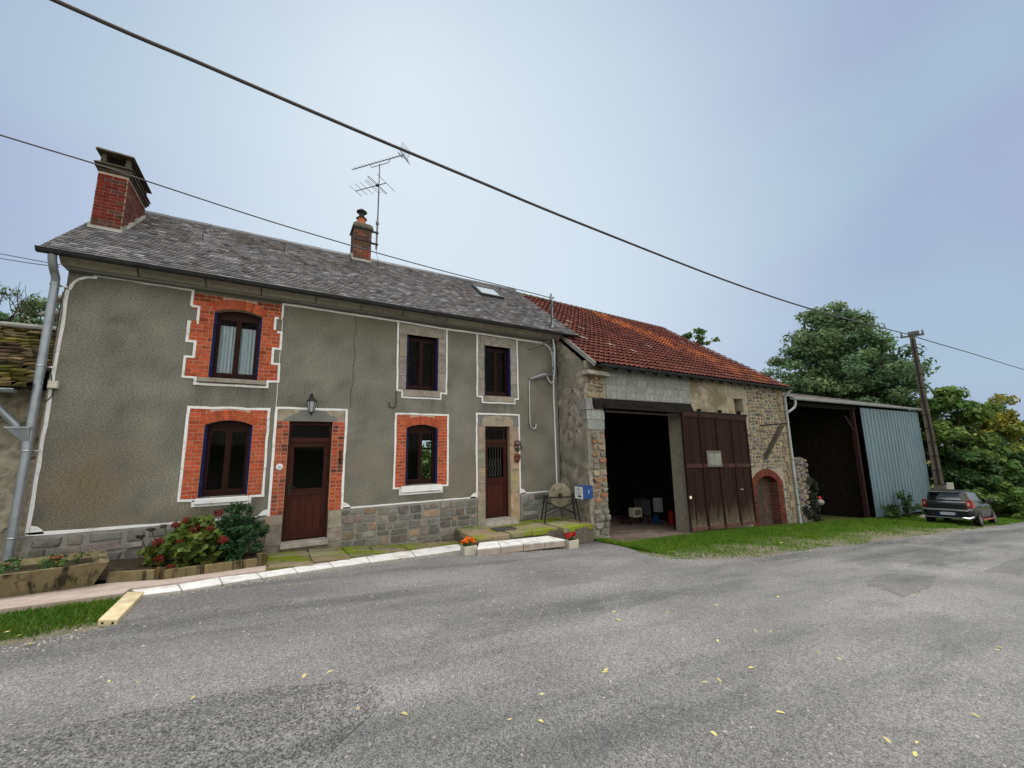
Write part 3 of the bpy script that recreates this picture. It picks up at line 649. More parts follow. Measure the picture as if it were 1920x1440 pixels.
# doors
def door(key, leftjamb):
    a, b, z0, t, _ = OPN[key]; y = 10.12; mb = MB(); f = .045
    lb = t - .46                                     # underside of the transom light
    mb.box(a, a + f, y, y + .08, z0 + .02, t - .03); mb.box(b - f, b, y, y + .08, z0 + .02, t - .03); mb.box(a + f, b - f, y, y + .08, t - .075, t - .03)
    mb.box(a + f, b - f, y - .015, y + .08, lb, lb + .10)
    x0, x1 = a + f + .004, b - f - .004; s = .085; zl0, zl1 = z0 + .03, lb - .006; mid = z0 + 1.02
    yy = y + .012
    mb.box(x0, x0 + s, yy, yy + .05, zl0, zl1); mb.box(x1 - s, x1, yy, yy + .05, zl0, zl1)
    mb.box(x0 + s, x1 - s, yy, yy + .05, zl1 - .09, zl1); mb.box(x0 + s, x1 - s, yy, yy + .05, mid - .07, mid + .07); mb.box(x0 + s, x1 - s, yy, yy + .05, zl0, zl0 + .15)
    mb.box(x0 + s - .02, x1 - s + .02, yy - .012, yy - .001, mid + .045, mid + .068); mb.box(x0 + s - .02, x1 - s + .02, yy - .012, yy - .001, mid - .068, mid - .05); mb.box(x0 - .0, x1, yy - .02, yy - .001, zl0 + .02, zl0 + .055)
    n = 4 if key == 'd1' else 3
    for k in range(n):
        w = (x1 - x0 - 2 * s) / n; mb.box(x0 + s + k * w + .003, x0 + s + (k + 1) * w - .003, yy + .016, yy + .045, zl0 + .15, mid - .07, vary((1.25, 1.15, 1.1), .08))  # lower panel boards tinted lighter, as if lit
    mb.box(x0 + s, x1 - s, yy + .03, yy + .046, zl0 + .15, mid - .07, (.3, .3, .3))
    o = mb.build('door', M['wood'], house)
    g = MB(); g.add([(x0 + s, yy + .02, mid + .07), (x1 - s, yy + .02, mid + .07), (x1 - s, yy + .02, zl1 - .09), (x0 + s, yy + .02, zl1 - .09)], [(0, 1, 2, 3)]); g.build('door_pane', M['glass'], o)
    g = MB(); g.add([(a + f, y + .03, lb + .10), (b - f, y + .03, lb + .10), (b - f, y + .03, t - .075), (a + f, y + .03, t - .075)], [(0, 1, 2, 3)]); g.build('transom_pane', M['glass'], o)
    h = MB(); hx = x0 + .035; hz = mid + .06
    h.box(hx - .018, hx + .018, yy - .008, yy - .001, hz - .12, hz + .10); h.tube([(hx, yy - .008, hz + .05), (hx, yy - .05, hz + .05), (hx + .12, yy - .055, hz + .05)], .009, 6); h.build('door_handle', M['black'], o)
    gr = MB(); zz0, zz1 = mid + .08, zl1 - .10
    if key == 'd2':
        for k in range(1, 6):
            x = x0 + s + (x1 - x0 - 2 * s) * k / 6; gr.tube([(x, yy + .006, zz0), (x, yy + .006, zz1)], .005, 5)
        for k in range(5):
            x = x0 + s + (x1 - x0 - 2 * s) * (k + .5) / 6; gr.tube([(x + .03 * math.sin(i * .8) , yy + .006, zz0 + .05 + (zz1 - zz0 - .35) * i / 14) for i in range(15)], .004, 5)
        gr.build('door_grille', M['iron'], o)
    th = MB(); th.hexa([(a - .02, 9.88, z0 - .10), (b + .02, 9.88, z0 - .10), (b + .02, 10.12, z0 - .10), (a - .02, 10.12, z0 - .10), (a - .02, 9.90, z0 - .005), (b + .02, 9.90, z0 - .005), (b + .02, 10.12, z0 + .018), (a - .02, 10.12, z0 + .018)]); th.build('door_sill', M['granite'], house)
    return o
door('d1', 0); door('d2', 0)
# backing behind the doors (dark hall)
# surround of the left door: patched lintel, brick jambs on granite blocks
mb = MB(); mb.box(-.055, 1.305, 9.991, 10.12, 2.235, 2.495); o = mb.build('door_lintel', M['beige'], house)
mb = MB(); mb.prism([(.02, 2.236), (1.12, 2.236), (1.16, 2.30), (1.08, 2.36), (.97, 2.38), (.9, 2.46), (.72, 2.478), (.5, 2.47), (.36, 2.46), (.30, 2.40), (.20, 2.36), (.12, 2.30)], 9.985, 9.993); mb.build('cement_patch', M['plain'], o)
mb = MB(); mb.box(-.065, .178, 9.992, 10.12, .26, 2.234); mb.box(1.052, 1.315, 9.992, 10.12, .26, 2.234); o = mb.build('brick_surround', M['mortar'], house)
def cold(x, z):
    q = random.random(); return vary((.34, .55, .9), .2, .1) if q < .22 else vary((.82, 1.0, 1.15), .22, .12)
def coldr(x, z):
    q = random.random(); return vary((.34, .55, .9), .2, .1) if (q < .28 and z > .8) else vary((.9, .95, .95), .2, .1)
mb = MB(); bricks_jamb(mb, -.06, .176, .262, 2.232, 9.992, .11, .0815, cold); bricks_jamb(mb, 1.054, 1.31, .262, 2.232, 9.992, .12, .0815, coldr); mb.build('brickwork', M['brick'], o)
ml = MB(); ribbon(ml, [(-.085, .24), (-.085, 2.515), (1.335, 2.515), (1.335, .27)], .05, 9.990); ml.build('white_outline', M['white'], o)
mb = MB()
for (x0, x1, z0, z1) in ((-.16, .176, .05, .255), (-.12, .176, -.36, .045), (1.056, 1.33, -.12, .255), (1.056, 1.33, -.40, -.125)): mb.box(x0, x1, 9.965, 10.12, z0, z1, vary((.85, .85, .82), .12))
mb.box(-.17, .176, 9.96, 10.1, -1.0, -.365, (.7, .7, .65)); mb.box(1.056, 1.34, 9.96, 10.1, -1.0, -.405, (.7, .7, .65)); mb.box(.18, 1.05, 9.93, 10.1, -1.0, -.44, (.5, .5, .45))
mb.build('door_jamb_stone', M['granite'], house)
# granite surround of the right door
mb = MB(); z = -.5; js = [-.5, .16, .62, 1.05, 1.5, 2.17]
for z0, z1 in zip(js, js[1:]):
    mb.box(4.715, 4.948, 9.986 - random.uniform(0, .008), 10.12, z0 + .004, z1 - .004, vary((1.05, 1.0, .92), .16, .08))
for z0, z1 in zip([-.5, .32, .95, 1.62], [.32, .95, 1.62, 2.17]):
    mb.box(5.732, 6.02, 9.972 - random.uniform(0, .01), 10.12, z0 + .005, z1 - .005, vary((1.22, 1.08, .9), .12, .08))
mb.prism([(4.86, 2.174), (5.84, 2.174), (5.86, 2.34), (5.76, 2.45), (5.3, 2.475), (4.95, 2.45), (4.84, 2.35)], 9.975, 10.12, (1.1, 1.04, .95))
o = mb.build('stone_surround', M['granite'], house)
ml = MB(); ribbon(ml, [(4.69, .26), (4.69, 2.525), (6.055, 2.52), (6.055, .27)], .045, 9.990); ml.build('white_outline', M['white'], o)
mb = MB(); mb.box(4.71, 6.03, 9.994, 10.1, 2.176, 2.50); mb.build('door_surround_render', M['plain'], house)
# cornice panels, gutter, roof
mb = MB(); x = HL - .05
while x < 7.45:
    x1 = min(x + random.uniform(.95, 1.2), 7.5); mb.hexa([(x + .008, 9.80, 4.94), (x1 - .008, 9.80, 4.94), (x1 - .008, 10.02, 4.94), (x + .008, 10.02, 4.94), (x + .008, 9.66, 5.07), (x1 - .008, 9.66, 5.07), (x1 - .008, 10.02, 5.07), (x + .008, 10.02, 5.07)], vary((1, 1, 1), .12)); x = x1
mb.build('cornice', M['soffit'], house)
mb = MB(); mb.box(HL, 7.5, 9.85, 10.0, 4.90, 4.94); mb.build('cornice_board', M['plain'], house)
def halfgutter(mb, a, b, r, seg=8, th=.004):
    a, b = Vector(a), Vector(b); d = (b - a).normalized(); s = d.cross(Vector((0, 0, 1))).normalized(); vs = []
    for p in (a, b):
        for k in range(seg + 1):
            t = math.pi * k / seg; vs.append(p + s * (-r * math.cos(t)) + Vector((0, 0, -r * math.sin(t))))
    n = seg + 1; mb.add(vs, [(k, k + 1, n + k + 1, n + k) for k in range(seg)], smooth=True)
    mb.add([vs[i] for i in range(n)], [tuple(range(n))]); mb.add([vs[n + i] for i in range(n)], [tuple(range(n))])
    mb.tube([a + s * r, b + s * r], .011, 6); mb.tube([a - s * r, b - s * r], .008, 6)
mb = MB(); halfgutter(mb, (-3.78, 9.52, 5.085), (7.42, 9.52, 5.055), .075); mb.build('gutter', M['zincdark'], house)
# slates, laid one by one
def slates(mb, P, rows, width, cols, thick=.012, jit=.004):
    # P(u,v): u along eave in metres (0..U(v)), v up slope 0..1
    for i in range(rows):
        v0, v1 = i / rows, (i + 1.35) / rows
        xa, xb = P['L'](v0), P['R'](v0); n = int((xb - xa) / width) + 1; off = (i % 2) * width / 2
        x = xa - off
        while x < xb:
            p, q = max(x + .003, xa), min(x + width - .003, xb)
            x += width
            if q - p < .02: continue
            up = min(v1, 1.); j = random.uniform(-jit, jit); j2 = random.uniform(-jit, jit)
            a = P['S'](p, v0, thick + .010 + j); b = P['S'](q, v0, thick + .010 + j2); c = P['S'](q, up, .004); d = P['S'](p, up, .004)
            a2 = P['S'](p, v0, .003); b2 = P['S'](q, v0, .003)
            mb.add([a, b, c, d, a2, b2], [(0, 1, 2, 3), (4, 5, 1, 0)], cols(x, v0))
EY, EZ, RY, RZ_ = 9.50, 5.03, 12.76, 7.67
sl = Vector((0, RY - EY, RZ_ - EZ)); nn = Vector((0, -sl.z, sl.y)).normalized()
def hp(x, v, h): return Vector((x, EY, EZ)) + sl * v + nn * (h + .02)
PH = {'L': lambda v: -3.79, 'R': lambda v: 8.05 - .45 * v, 'S': hp}
def scol(x, v):
    y = v * 4.2; n = fbm(x * .8, y * .9, 1.) + .6 * fbm(x * 2.6, y * 2.6, 5.); b = fbm(x * .7 + y * .9 + 20, y * .5, 2.) + .5 * fbm(x * 3, y * 3, 7.)
    k = random.choice((.115, .125, .135, .145, .155)); c = Vector((k, k * .965, k * .985))
    if random.random() < .09 + .8 * max(0, n): c = Vector((.225, .215, .220)) * random.uniform(.7, 1.2)
    elif random.random() < .10 + 1.0 * max(0, b): c = Vector((.125, .105, .09)) * random.uniform(.55, 1.15)
    if random.random() < .07: c = c * .5
    return vary(c, .12, .03)
mb = MB(); slates(mb, PH, 40, .15, scol, thick=.014)
sb = Vector((0, 3.05, -2.45)); nb = Vector((0, 2.45, 3.05)).normalized()
PB = {'L': lambda v: -3.79, 'R': lambda v: 7.6, 'S': lambda x, v, h: Vector((x, 15.85, 5.17)) + Vector((0, -3.09, 2.5)) * v + nb * (h + .02)}
slates(mb, PB, 12, .6, scol)
ro = mb.build('roof', M['slate'], house)
mb = MB(); mb.add([hp(-3.78, 0, -.015), hp(8.04, 0, -.015), hp(7.6, 1, -.015), hp(-3.78, 1, -.015), hp(-3.78, 0, -.05), hp(8.04, 0, -.05), hp(7.6, 1, -.05), hp(-3.78, 1, -.05)], [(0, 1, 2, 3), (7, 6, 5, 4), (0, 4, 5, 1), (0, 3, 7, 4), (1, 5, 6, 2)])
mb.add([(-3.78, 15.85, 5.14), (7.6, 15.85, 5.14), (7.6, 12.76, 7.64), (-3.78, 12.76, 7.64)], [(0, 1, 2, 3)])
mb.build('roof_deck', M['deck'], ro)
mb = MB(); x = -3.8
while x < 7.6:
    x1 = min(x + .9, 7.62); mb.add([(x, 12.58, 7.575), (x1 + .03, 12.58, 7.585), (x1 + .03, 12.76, 7.735), (x, 12.76, 7.725), (x1 + .03, 12.94, 7.585), (x, 12.94, 7.575)], [(0, 1, 2, 3), (3, 2, 4, 5)], vary((1, 1, 1), .1)); x = x1
mb.build('roof_ridge', M['zincdark'], ro)
mb = MB()
for x, v in ((-1.9, .6), (-.2, .72), (2.3, .8), (3.3, .78), (1.5, .75), (6.6, .8)):
    p = hp(x, v, .02); mb.tube([p, p + Vector((0, -.02, .14))], .010, 6); mb.tube([p + Vector((0, -.02, .14)), p + Vector((0, -.10, .13))], .008, 6)
mb.build('roof_hook', M['black'], ro)
# skylight
def rp(x, y, h): v = (y - EY) / (RY - EY); return hp(x, v, h)
mb = MB()
for (xa, ya, xb, yb2) in ((5.50, 11.42, 5.58, 12.16), (6.32, 11.42, 6.40, 12.16), (5.58, 11.42, 6.32, 11.50), (5.58, 12.08, 6.32, 12.16)):
    P8 = [rp(xa, ya, .0), rp(xb, ya, .0), rp(xb, yb2, .0), rp(xa, yb2, .0), rp(xa, ya, .09), rp(xb, ya, .09), rp(xb, yb2, .09), rp(xa, yb2, .09)]; mb.hexa(P8)
o = mb.build('skylight', M['zincdark'], house)
sg = mat('skylight_glass', (.32, .36, .38), rough=.05, spec=.9, attr=False)
mb = MB(); mb.add([rp(5.58, 11.50, .07), rp(6.32, 11.50, .07), rp(6.32, 12.08, .07), rp(5.58, 12.08, .07)], [(0, 1, 2, 3)]); mb.build('skylight_pane', sg, o)
# chimneys
def brickstack(mb, x0, x1, y0, y1, z0, z1, cols, ch=.078, L=.23):
    n = int((z1 - z0) / ch)
    for i in range(n):
        z = z0 + i * ch; o = (i % 2) * L / 2
        for face in range(4):
            w = (x1 - x0) if face % 2 == 0 else (y1 - y0); x = -o
            while x < w - .01:
                a, b = max(0, x) + .005, min(w, x + L) - .005; x += L
                if b - a < .02: continue
                d = random.uniform(.006, .012); e = .006; c = cols(face, a, z)
                if face == 0: mb.box(x0 + a, x0 + b, y0 - d, y0, z + e, z + ch - e, c)
                elif face == 1: mb.box(x1, x1 + d, y0 + a, y0 + b, z + e, z + ch - e, c)
                elif face == 2: mb.box(x0 + a, x0 + b, y1, y1 + d, z + e, z + ch - e, c)
                else: mb.box(x0 - d, x0, y0 + a, y0 + b, z + e, z + ch - e, c)
def c1(face, a, z):
    q = random.random()
    if face == 1: return vary((.28, .32, .5), .25, .15) if q < .6 else vary((.3, .55, .85), .2, .1)
    if face == 0 and a > .3 and q < .6: return vary((.20, .45, .75), .2, .1)
    return vary((.22, .45, .8), .2, .1) if q < .16 else vary((.34, .23, .36), .25, .1)
mb = MB(); X0, X1, Y0, Y1 = -3.67, -3.20, 10.95, 12.2
mb.box(X0, X1, Y0, Y1, 5.9, 7.535); o = mb.build('chimney', mat('sooty_mortar', (.33, .26, .20), (.42, .34, .275), scale=9, rough=.95), house)
mb = MB(); brickstack(mb, X0, X1, Y0, Y1, 6.15, 7.54, c1); mb.build('brickwork', M['brick'], o)
mb = MB(); SK = (.29, .265, .23)
for k, (z0, z1, g) in enumerate(((7.535, 7.59, .03), (7.595, 7.645, .06), (7.65, 7.67, .045), (7.675, 7.70, .08), (7.705, 7.73, .05))): mb.box(X0 - g, X1 + g, Y0 - g, Y1 + g, z0, z1, vary(SK, .25, .1))
mb.build('chimney_crown', M['granite'], o)
mb = MB()
for x in (X0 + .04, X1 - .04):
    for y in (Y0 + .04, (Y0 + Y1) / 2, Y1 - .04): mb.hexa([(x - .05, y - .05, 7.73), (x + .05, y - .05, 7.73), (x + .05, y + .05, 7.73), (x - .05, y + .05, 7.73), (x - .035, y - .035, 7.96), (x + .035, y - .035, 7.96), (x + .035, y + .035, 7.96), (x - .035, y + .035, 7.96)], vary(SK, .2))
mb.hexa([(X0 - .08, Y0 - .10, 7.965), (X1 + .08, Y0 - .10, 7.955), (X1 + .08, Y1 + .08, 7.955), (X0 - .08, Y1 + .08, 7.965), (X0 - .06, Y0 - .08, 8.02), (X1 + .06, Y0 - .08, 8.0), (X1 + .06, Y1 + .06, 8.0), (X0 - .06, Y1 + .06, 8.02)], vary(SK, .2))
mb.box(X0 + .09, X1 - .09, Y0 + .12, Y1 - .1, 7.731, 7.95, (.05, .05, .05))
mb.build('chimney_cap', M['granite'], o)
def flash(mb, x0, x1, y0, y1, w=.05):
    f = lambda x, y, h: (x, y, EZ + (y - EY) * .81 + h)
    mb.hexa([f(x0 - w, y0 - w - .03, .01), f(x1 + w, y0 - w - .03, .01), f(x1 + w, y0, .0), f(x0 - w, y0, .0), f(x0 - .014, y0 - .02, .10), f(x1 + .014, y0 - .02, .10), f(x1 + .014, y0, .085), f(x0 - .014, y0, .085)])
    for xa, xb in ((x1, x1 + w), (x0 - w, x0)):
        yy = y0
        while yy < y1:
            y2 = min(yy + .16, y1); h = random.uniform(.10, .17); mb.hexa([f(xa, yy, 0), f(xb, yy, 0), f(xb, y2, 0), f(xa, y2, 0), f(xa, yy, h), f((xa + xb) / 2 if xa == x1 else xb, yy, h), f((xa + xb) / 2 if xa == x1 else xb, y2, h), f(xa, y2, h)], vary((.9, .9, .85), .3)); yy = y2
mb = MB(); flash(mb, X0, X1, Y0, Y1); mb.build('chimney_flashing', M['concrete'], o)
def c2(face, a, z):
    q = random.random()
    if z < 7.75 and a > .2: return vary((.55, .6, .8), .2, .1)
    return vary((.20, .55, .95), .3, .15) if q < .75 else vary((.42, .75, 1.1), .2, .1)
mb = MB(); X0, X1, Y0, Y1 = 1.62, 2.14, 12.42, 13.05
mb.box(X0, X1, Y0, Y1, 7.1, 8.52); o = mb.build('chimney', bpy.data.materials['sooty_mortar'], house)
mb = MB(); brickstack(mb, X0, X1, Y0, Y1, 7.40, 8.50, c2); mb.build('brickwork', M['brick'], o)
mb = MB(); mb.box(X0 - .05, X1 + .05, Y0 - .05, Y1 + .05, 8.52, 8.585, (.4, .38, .33)); mb.box(X0 - .03, X1 + .03, Y0 - .03, Y1 + .03, 8.59, 8.66, (.55, .53, .46)); mb.box(X0 + .02, X1 - .02, Y0 + .02, Y1 - .02, 8.665, 8.72, (.7, .68, .6)); mb.build('chimney_crown', M['granite'], o)
mb = MB(); cx, cy = 1.86, 12.7; mb.lathe((cx, cy, 8.72), [(.15, 0), (.145, .06), (.125, .24), (.135, .27), (.11, .27)], 16); mb.build('chimney_pot', M['terracotta'], o)
mb = MB(); mb.lathe((cx, cy, 8.96), [(.03, .0), (.17, .02), (.10, .08), (.085, .12), (.085, .24), (.165, .25), (.165, .265), (.06, .36), (.0, .38)], 16); mb.build('chimney_cowl', M['zincdark'], o)
mb = MB(); flash(mb, X0, X1, Y0, Y1 - .4); mb.build('chimney_flashing', M['concrete'], o)
# rainwater pipe at the left corner with hopper and clips
mb = MB(); px, py = -3.62, 9.86
mb.tube([(-3.60, 9.55, 5.05), (-3.60, 9.58, 4.93), (-3.61, 9.70, 4.80), (-3.62, 9.84, 4.70), (px, py, 4.58), (px, py, 3), (px, py, 1), (px, py, .0), (px - .02, py - .02, -.35)], .058, 12); o = mb.build('downpipe', M['zinc'], house)
mb = MB()
for z in (4.58, 3.1, 1.66, .27): mb.lathe((px, py, z), [(.060, -.012), (.068, -.012), (.068, .012), (.060, .012)], 14); mb.box(px - .01, px + .14, py + .05, py + .07, z - .012, z + .012)
mb.build('pipe_clip', M['silver'], o)
mb = MB(); mb.hexa([(px - .03, py - .055, 1.80), (px + .03, py - .055, 1.80), (px + .03, py + .055, 1.80), (px - .03, py + .055, 1.80), (px - .24, py - .10, 2.03), (px + .03, py - .10, 2.03), (px + .03, py + .10, 2.03), (px - .24, py + .10, 2.03)]); mb.box(px - .255, px + .04, py - .115, py + .115, 2.031, 2.055); mb.tube([(px - .01, py, 1.82), (px, py, 1.62)], .066, 12); mb.build('hopper', M['zinc'], o)
mb = MB(); mb.tube([(-4.02, 9.72, 2.60), (-4.03, 9.72, 2.48), (-3.98, 9.75, 2.36), (-3.84, 9.82, 2.16), (-3.78, 9.85, 2.08), (-3.76, 9.86, 1.99)], .05, 12); mb.build('branch_pipe', M['zinc'], o)
mb = MB(); mb.box(-3.55, -3.53, 9.995, 10.3, .3, 4.6)
for y, z in ((10.6, 4.52), (10.3, 4.13)): mb.blob((-3.68, y, z), .13, (1, .95, .9), 0, .1, 1, (1.6, 1, .7))
mb.build('gable_stone', M['granite'], house)
# curtain panels inside the upper left window (each hangs on its own)
def curtain(x0, x1, z0, z1, y, label):
    n = 44; vs = []; fs = []
    for i in range(n + 1):
        t = i / n; yy = y + .018 * math.sin(t * 26) + .010 * math.sin(t * 57 + 1); vs += [(x0 + (x1 - x0) * t, yy, z0), (x0 + (x1 - x0) * t, yy * 1, z1)]
        if i: fs.append((2 * i - 2, 2 * i, 2 * i + 1, 2 * i - 1))
    mb = MB()
    for k, f in enumerate(fs):
        q = 1 - .30 * (math.sin(k / n * 26 + .8) > .55) * random.uniform(.4, 1); mb.add([vs[i] for i in f], [(0, 1, 2, 3)], (q, q, q), 0, False)
    tag(mb.build('curtain', M['lace']), label, 'curtain', 'white lace curtains in the upper left window')
curtain(-1.23, -.93, 3.20, 4.27, 10.235, 'left white lace curtain panel behind the upper left brick framed window')
curtain(-.88, -.58, 3.20, 4.25, 10.235, 'right white lace curtain panel behind the upper left brick framed window')

# ------------------------------------------------------------------ small things on the house front
t = thing('wall_lantern', 'black coach lantern with pale glass above the left front door', 'lantern', (.58, 9.99, 2.55))
mb = MB(); mb.box(.545, .615, 9.955, 9.99, 2.60, 2.84); mb.tube([(.58, 9.96, 2.79), (.58, 9.90, 2.85), (.58, 9.83, 2.82), (.58, 9.80, 2.74)], .014, 8); mb.build('wall_bracket', M['black'], t)
mb = MB(); lx, ly = .58, 9.80; mb.lathe((lx, ly, 2.56), [(.0, .24), (.018, .22), (.025, .19), (.05, .17), (.105, .115), (.112, .10), (.10, .098)], 6, smooth=False); mb.lathe((lx, ly, 2.40), [(.0, -.06), (.012, -.04), (.02, 0), (.052, .012), (.058, .03)], 6, smooth=False)
for k in range(6):
    a = math.pi / 3 * k; mb.bar((lx + .055 * math.cos(a), ly + .055 * math.sin(a), 2.425), (lx + .098 * math.cos(a), ly + .098 * math.sin(a), 2.665), .010)
mb.build('lantern_frame', M['black'], t)
mb = MB(); mb.lathe((lx, ly, 2.43), [(.048, 0), (.090, .23)], 6, smooth=False); mb.build('lantern_pane', M['lampglass'], t)
t = thing('number_plate', 'small round white enamel plate on the bricks left of the left door', 'plaque', (.05, 9.98, 1.25))
mb = MB(); mb.lathe((.05, 9.972, 1.25), [(.0, -.012), (.055, -.010), (.068, -.004), (.07, .012)], 20, 1); mb.build('plate_disc', M['paper'], t)
mb = MB()
for q in (((.03, 1.23), (.055, 1.265)), ((.055, 1.265), (.075, 1.24)), ((.03, 1.275), (.05, 1.285))): mb.bar((q[0][0], 9.957, q[0][1]), (q[1][0], 9.957, q[1][1]), .008, .004, up=(0, 1, 0))
mb.build('plate_drawing', M['ink'], t)
t = MB(); t.tube([(1.245, 9.965, 1.56), (1.245, 9.955, 1.50), (1.25, 9.955, 1.42), (1.245, 9.955, 1.34), (1.245, 9.965, 1.27)], [.012, .026, .018, .03, .010], 8); t.bar((1.20, 9.95, 1.40), (1.30, 9.94, 1.40), .014); t.lathe((1.245, 9.955, 1.555), [(.020, -.008), (.034, -.008), (.034, .008), (.020, .008)], 12, 1)
tag(t.build('wall_ornament', M['black']), 'dark iron ornament hung on the bricks right of the left door', 'ornament')
t = MB(); t.tube([(2.47, 9.985, 3.03), (2.47, 9.97, 2.80), (2.465, 9.96, 2.69)] + [(2.38 + .085 * math.cos(a), 9.955, 2.68 + .085 * -math.sin(a)) for a in [math.pi * k / 8 for k in range(9)]] + [(2.29, 9.955, 2.74)], .011, 7)
tag(t.build('wall_hook', M['black']), 'thin black iron hook on the wall below the upper granite window', 'hook')
t = thing('junction_box', 'small cream box on the left corner of the house beside the zinc pipe', 'junction box', (-3.46, 9.93, 2.8)); mb = MB(); mb.box(-3.525, -3.40, 9.90, 9.99, 2.73, 2.86); mb.box(-3.52, -3.405, 9.893, 9.899, 2.735, 2.855); mb.build('box', M['pot'], t)
mb = MB(); mb.tube([(-3.47, 9.97, 2.73), (-3.47, 9.975, 2.60), (-3.52, 9.975, 2.52), (-3.55, 9.97, 2.50)], .008, 6); mb.tube([(-3.50, 9.97, 2.86), (-3.54, 9.975, 3.05), (-3.55, 9.975, 3.4), (-3.55, 9.975, 4.5)], .007, 6); mb.build('lead', M['black'], t)
# two iron masks on the jamb of the right door
def tor(mb, c, rx, rz, r, a0=0, a1=2 * math.pi, n=16, y=9.945): mb.tube([(c[0] + rx * math.cos(a0 + (a1 - a0) * i / n), y, c[1] + rz * math.sin(a0 + (a1 - a0) * i / n)) for i in range(n + 1)], r, 6)
mb = MB(); c = (5.97, 1.60); tor(mb, (c[0], c[1] + .02), .10, .15, .012); tor(mb, (c[0] - .042, c[1] + .06), .032, .03, .009); tor(mb, (c[0] + .042, c[1] + .06), .032, .03, .009); tor(mb, (c[0], c[1] + .0), .055, .09, .010, math.pi * 1.1, math.pi * 1.9); tor(mb, (c[0], c[1] - .05), .03, .02, .009); mb.tube([(c[0], 9.945, c[1] + .08), (c[0], 9.93, c[1] - .01), (c[0] + .02, 9.935, c[1] - .02)], .009, 6); tor(mb, (c[0] - .06, c[1] + .13), .04, .03, .009, .5, 3.0); tor(mb, (c[0] + .06, c[1] + .13), .04, .03, .009, .1, 2.7); tor(mb, (c[0] + .12, c[1] - .04), .03, .045, .009, -1.5, 1.8)
tag(mb.build('iron_mask', M['black']), 'black openwork iron face mask on the stone jamb of the right door, upper of two', 'mask')
t = thing('iron_mask', 'rusty red solid iron mask with an open grin below the black openwork mask', 'mask', (5.95, 9.96, 1.27))
mb = MB(); pl = []
for i in range(36):
    a = 2 * math.pi * i / 36; rr = .115 + .03 * max(0, math.cos(2 * (a - math.pi / 4)) if 0 < a < math.pi / 2 else (math.cos(2 * (a - 3 * math.pi / 4)) if math.pi / 2 < a < math.pi else 0)) ; pl.append((5.95 + rr * .88 * math.cos(a), 1.27 + rr * 1.08 * math.sin(a)))
mb.prism(pl, 9.950, 9.962); mb.bar((5.83, 9.965, 1.40), (5.76, 9.965, 1.41), .016); mb.build('mask_plate', M['rust'], t)
mb = MB(); mb.lathe((5.91, 9.949, 1.31), [(0, -.002), (.022, -.002), (.022, .001)], 12, 1); mb.lathe((5.99, 9.949, 1.31), [(0, -.002), (.022, -.002), (.022, .001)], 12, 1); mb.prism([(5.885, 1.235), (5.90, 1.19), (5.95, 1.165), (6.0, 1.19), (6.015, 1.235), (5.985, 1.215), (5.95, 1.207), (5.915, 1.215)], 9.946, 9.951); mb.build('mask_opening', M['dark'], t)
# electricity mast with conduit and brackets at the right corner
mx, my = 7.27, 9.82
t = thing('electricity_mast', 'grey steel electricity mast strapped to the right corner of the house', 'mast', (mx, my, 3.8))
mb = MB(); mb.tube([(mx, my, 3.80), (mx - .02, my, 6.32)], .036, 10); mb.tube([(mx, my, 6.25), (mx - .04, my, 6.42)], .03, 8); mb.build('mast_tube', M['zinc'], t)
mb = MB(); mb.tube([(mx - .06, my - .02, 6.05), (mx - .055, my - .02, 5.0), (mx + .0, my - .05, 4.6), (mx - .02, my - .05, 3.95), (mx - .04, my, 3.6), (mx - .10, my + .05, 3.52), (mx - .17, my + .08, 3.62), (mx - .24, my + .10, 3.80), (mx - .33, my + .12, 3.80), (mx - .80, my + .14, 3.63)], .022, 8, (1.6, 1.6, 1.55)); mb.tube([(mx - .05, my - .03, 6.2), (mx - .07, my - .03, 5.35)], .028, 8, (.2, .2, .2)); mb.build('mast_conduit', M['zinc'], t)
mb = MB()
for z in (6.02, 5.6, 5.2, 4.95, 4.55, 4.0): mb.lathe((mx - .015, my, z), [(.05, -.015), (.062, -.015), (.062, .015), (.05, .015)], 10)
mb.bar((mx + .08, my + .02, 3.86), (6.43, 9.95, 3.60), .05, .05); mb.bar((mx + .05, my + .02, 4.93), (6.45, 9.97, 4.56), .035, .035); mb.bar((mx - .10, my, 6.30), (mx + .10, my, 6.30), .03); mb.build('mast_bracket', M['iron'], t)
mb = MB(); cc = [(6.55, 9.95, 3.64), (6.45, 9.955, 3.60), (6.42, 9.96, 3.52), (6.42, 9.965, 2.9), (6.42, 9.965, 2.32), (6.43, 9.96, 2.24)] + [(6.53 - .10 * math.cos(a), 9.955, 2.22 - .10 * math.sin(a)) for a in [.2 + 2.9 * k / 9 for k in range(10)]] + [(6.615, 9.955, 2.27)]
mb.tube(cc, .017, 8, (1.5, 1.5, 1.45)); mb.build('hooked_conduit', M['zinc'], t)
# TV antenna on the second chimney
t = thing('tv_antenna', 'rake TV antenna on a tall mast strapped to the right hand chimney', 'antenna', (2.32, 12.5, 7.9))
mb = MB(); mb.tube([(2.31, 12.5, 7.95), (2.32, 12.5, 9.0)], .024, 8); mb.tube([(2.32, 12.5, 9.0), (2.32, 12.5, 11.0)], .017, 8); mb.lathe((2.32, 12.5, 8.86), [(.02, -.06), (.05, -.05), (.05, .05), (.02, .06)], 10); mb.build('antenna_mast', M['alu'], t)
mb = MB()
for z in (8.1, 8.5): mb.box(2.15, 2.36, 12.44, 12.47, z - .03, z + .03); mb.box(2.14, 2.155, 12.40, 13.06, z - .02, z + .02); mb.box(1.60, 2.15, 12.39, 12.405, z - .02, z + .02)
mb.build('mast_strap', M['black'], t)
d = Vector((1.35, -1.55, 0)).normalized(); e = Vector((d.y, -d.x, 0)) * -1
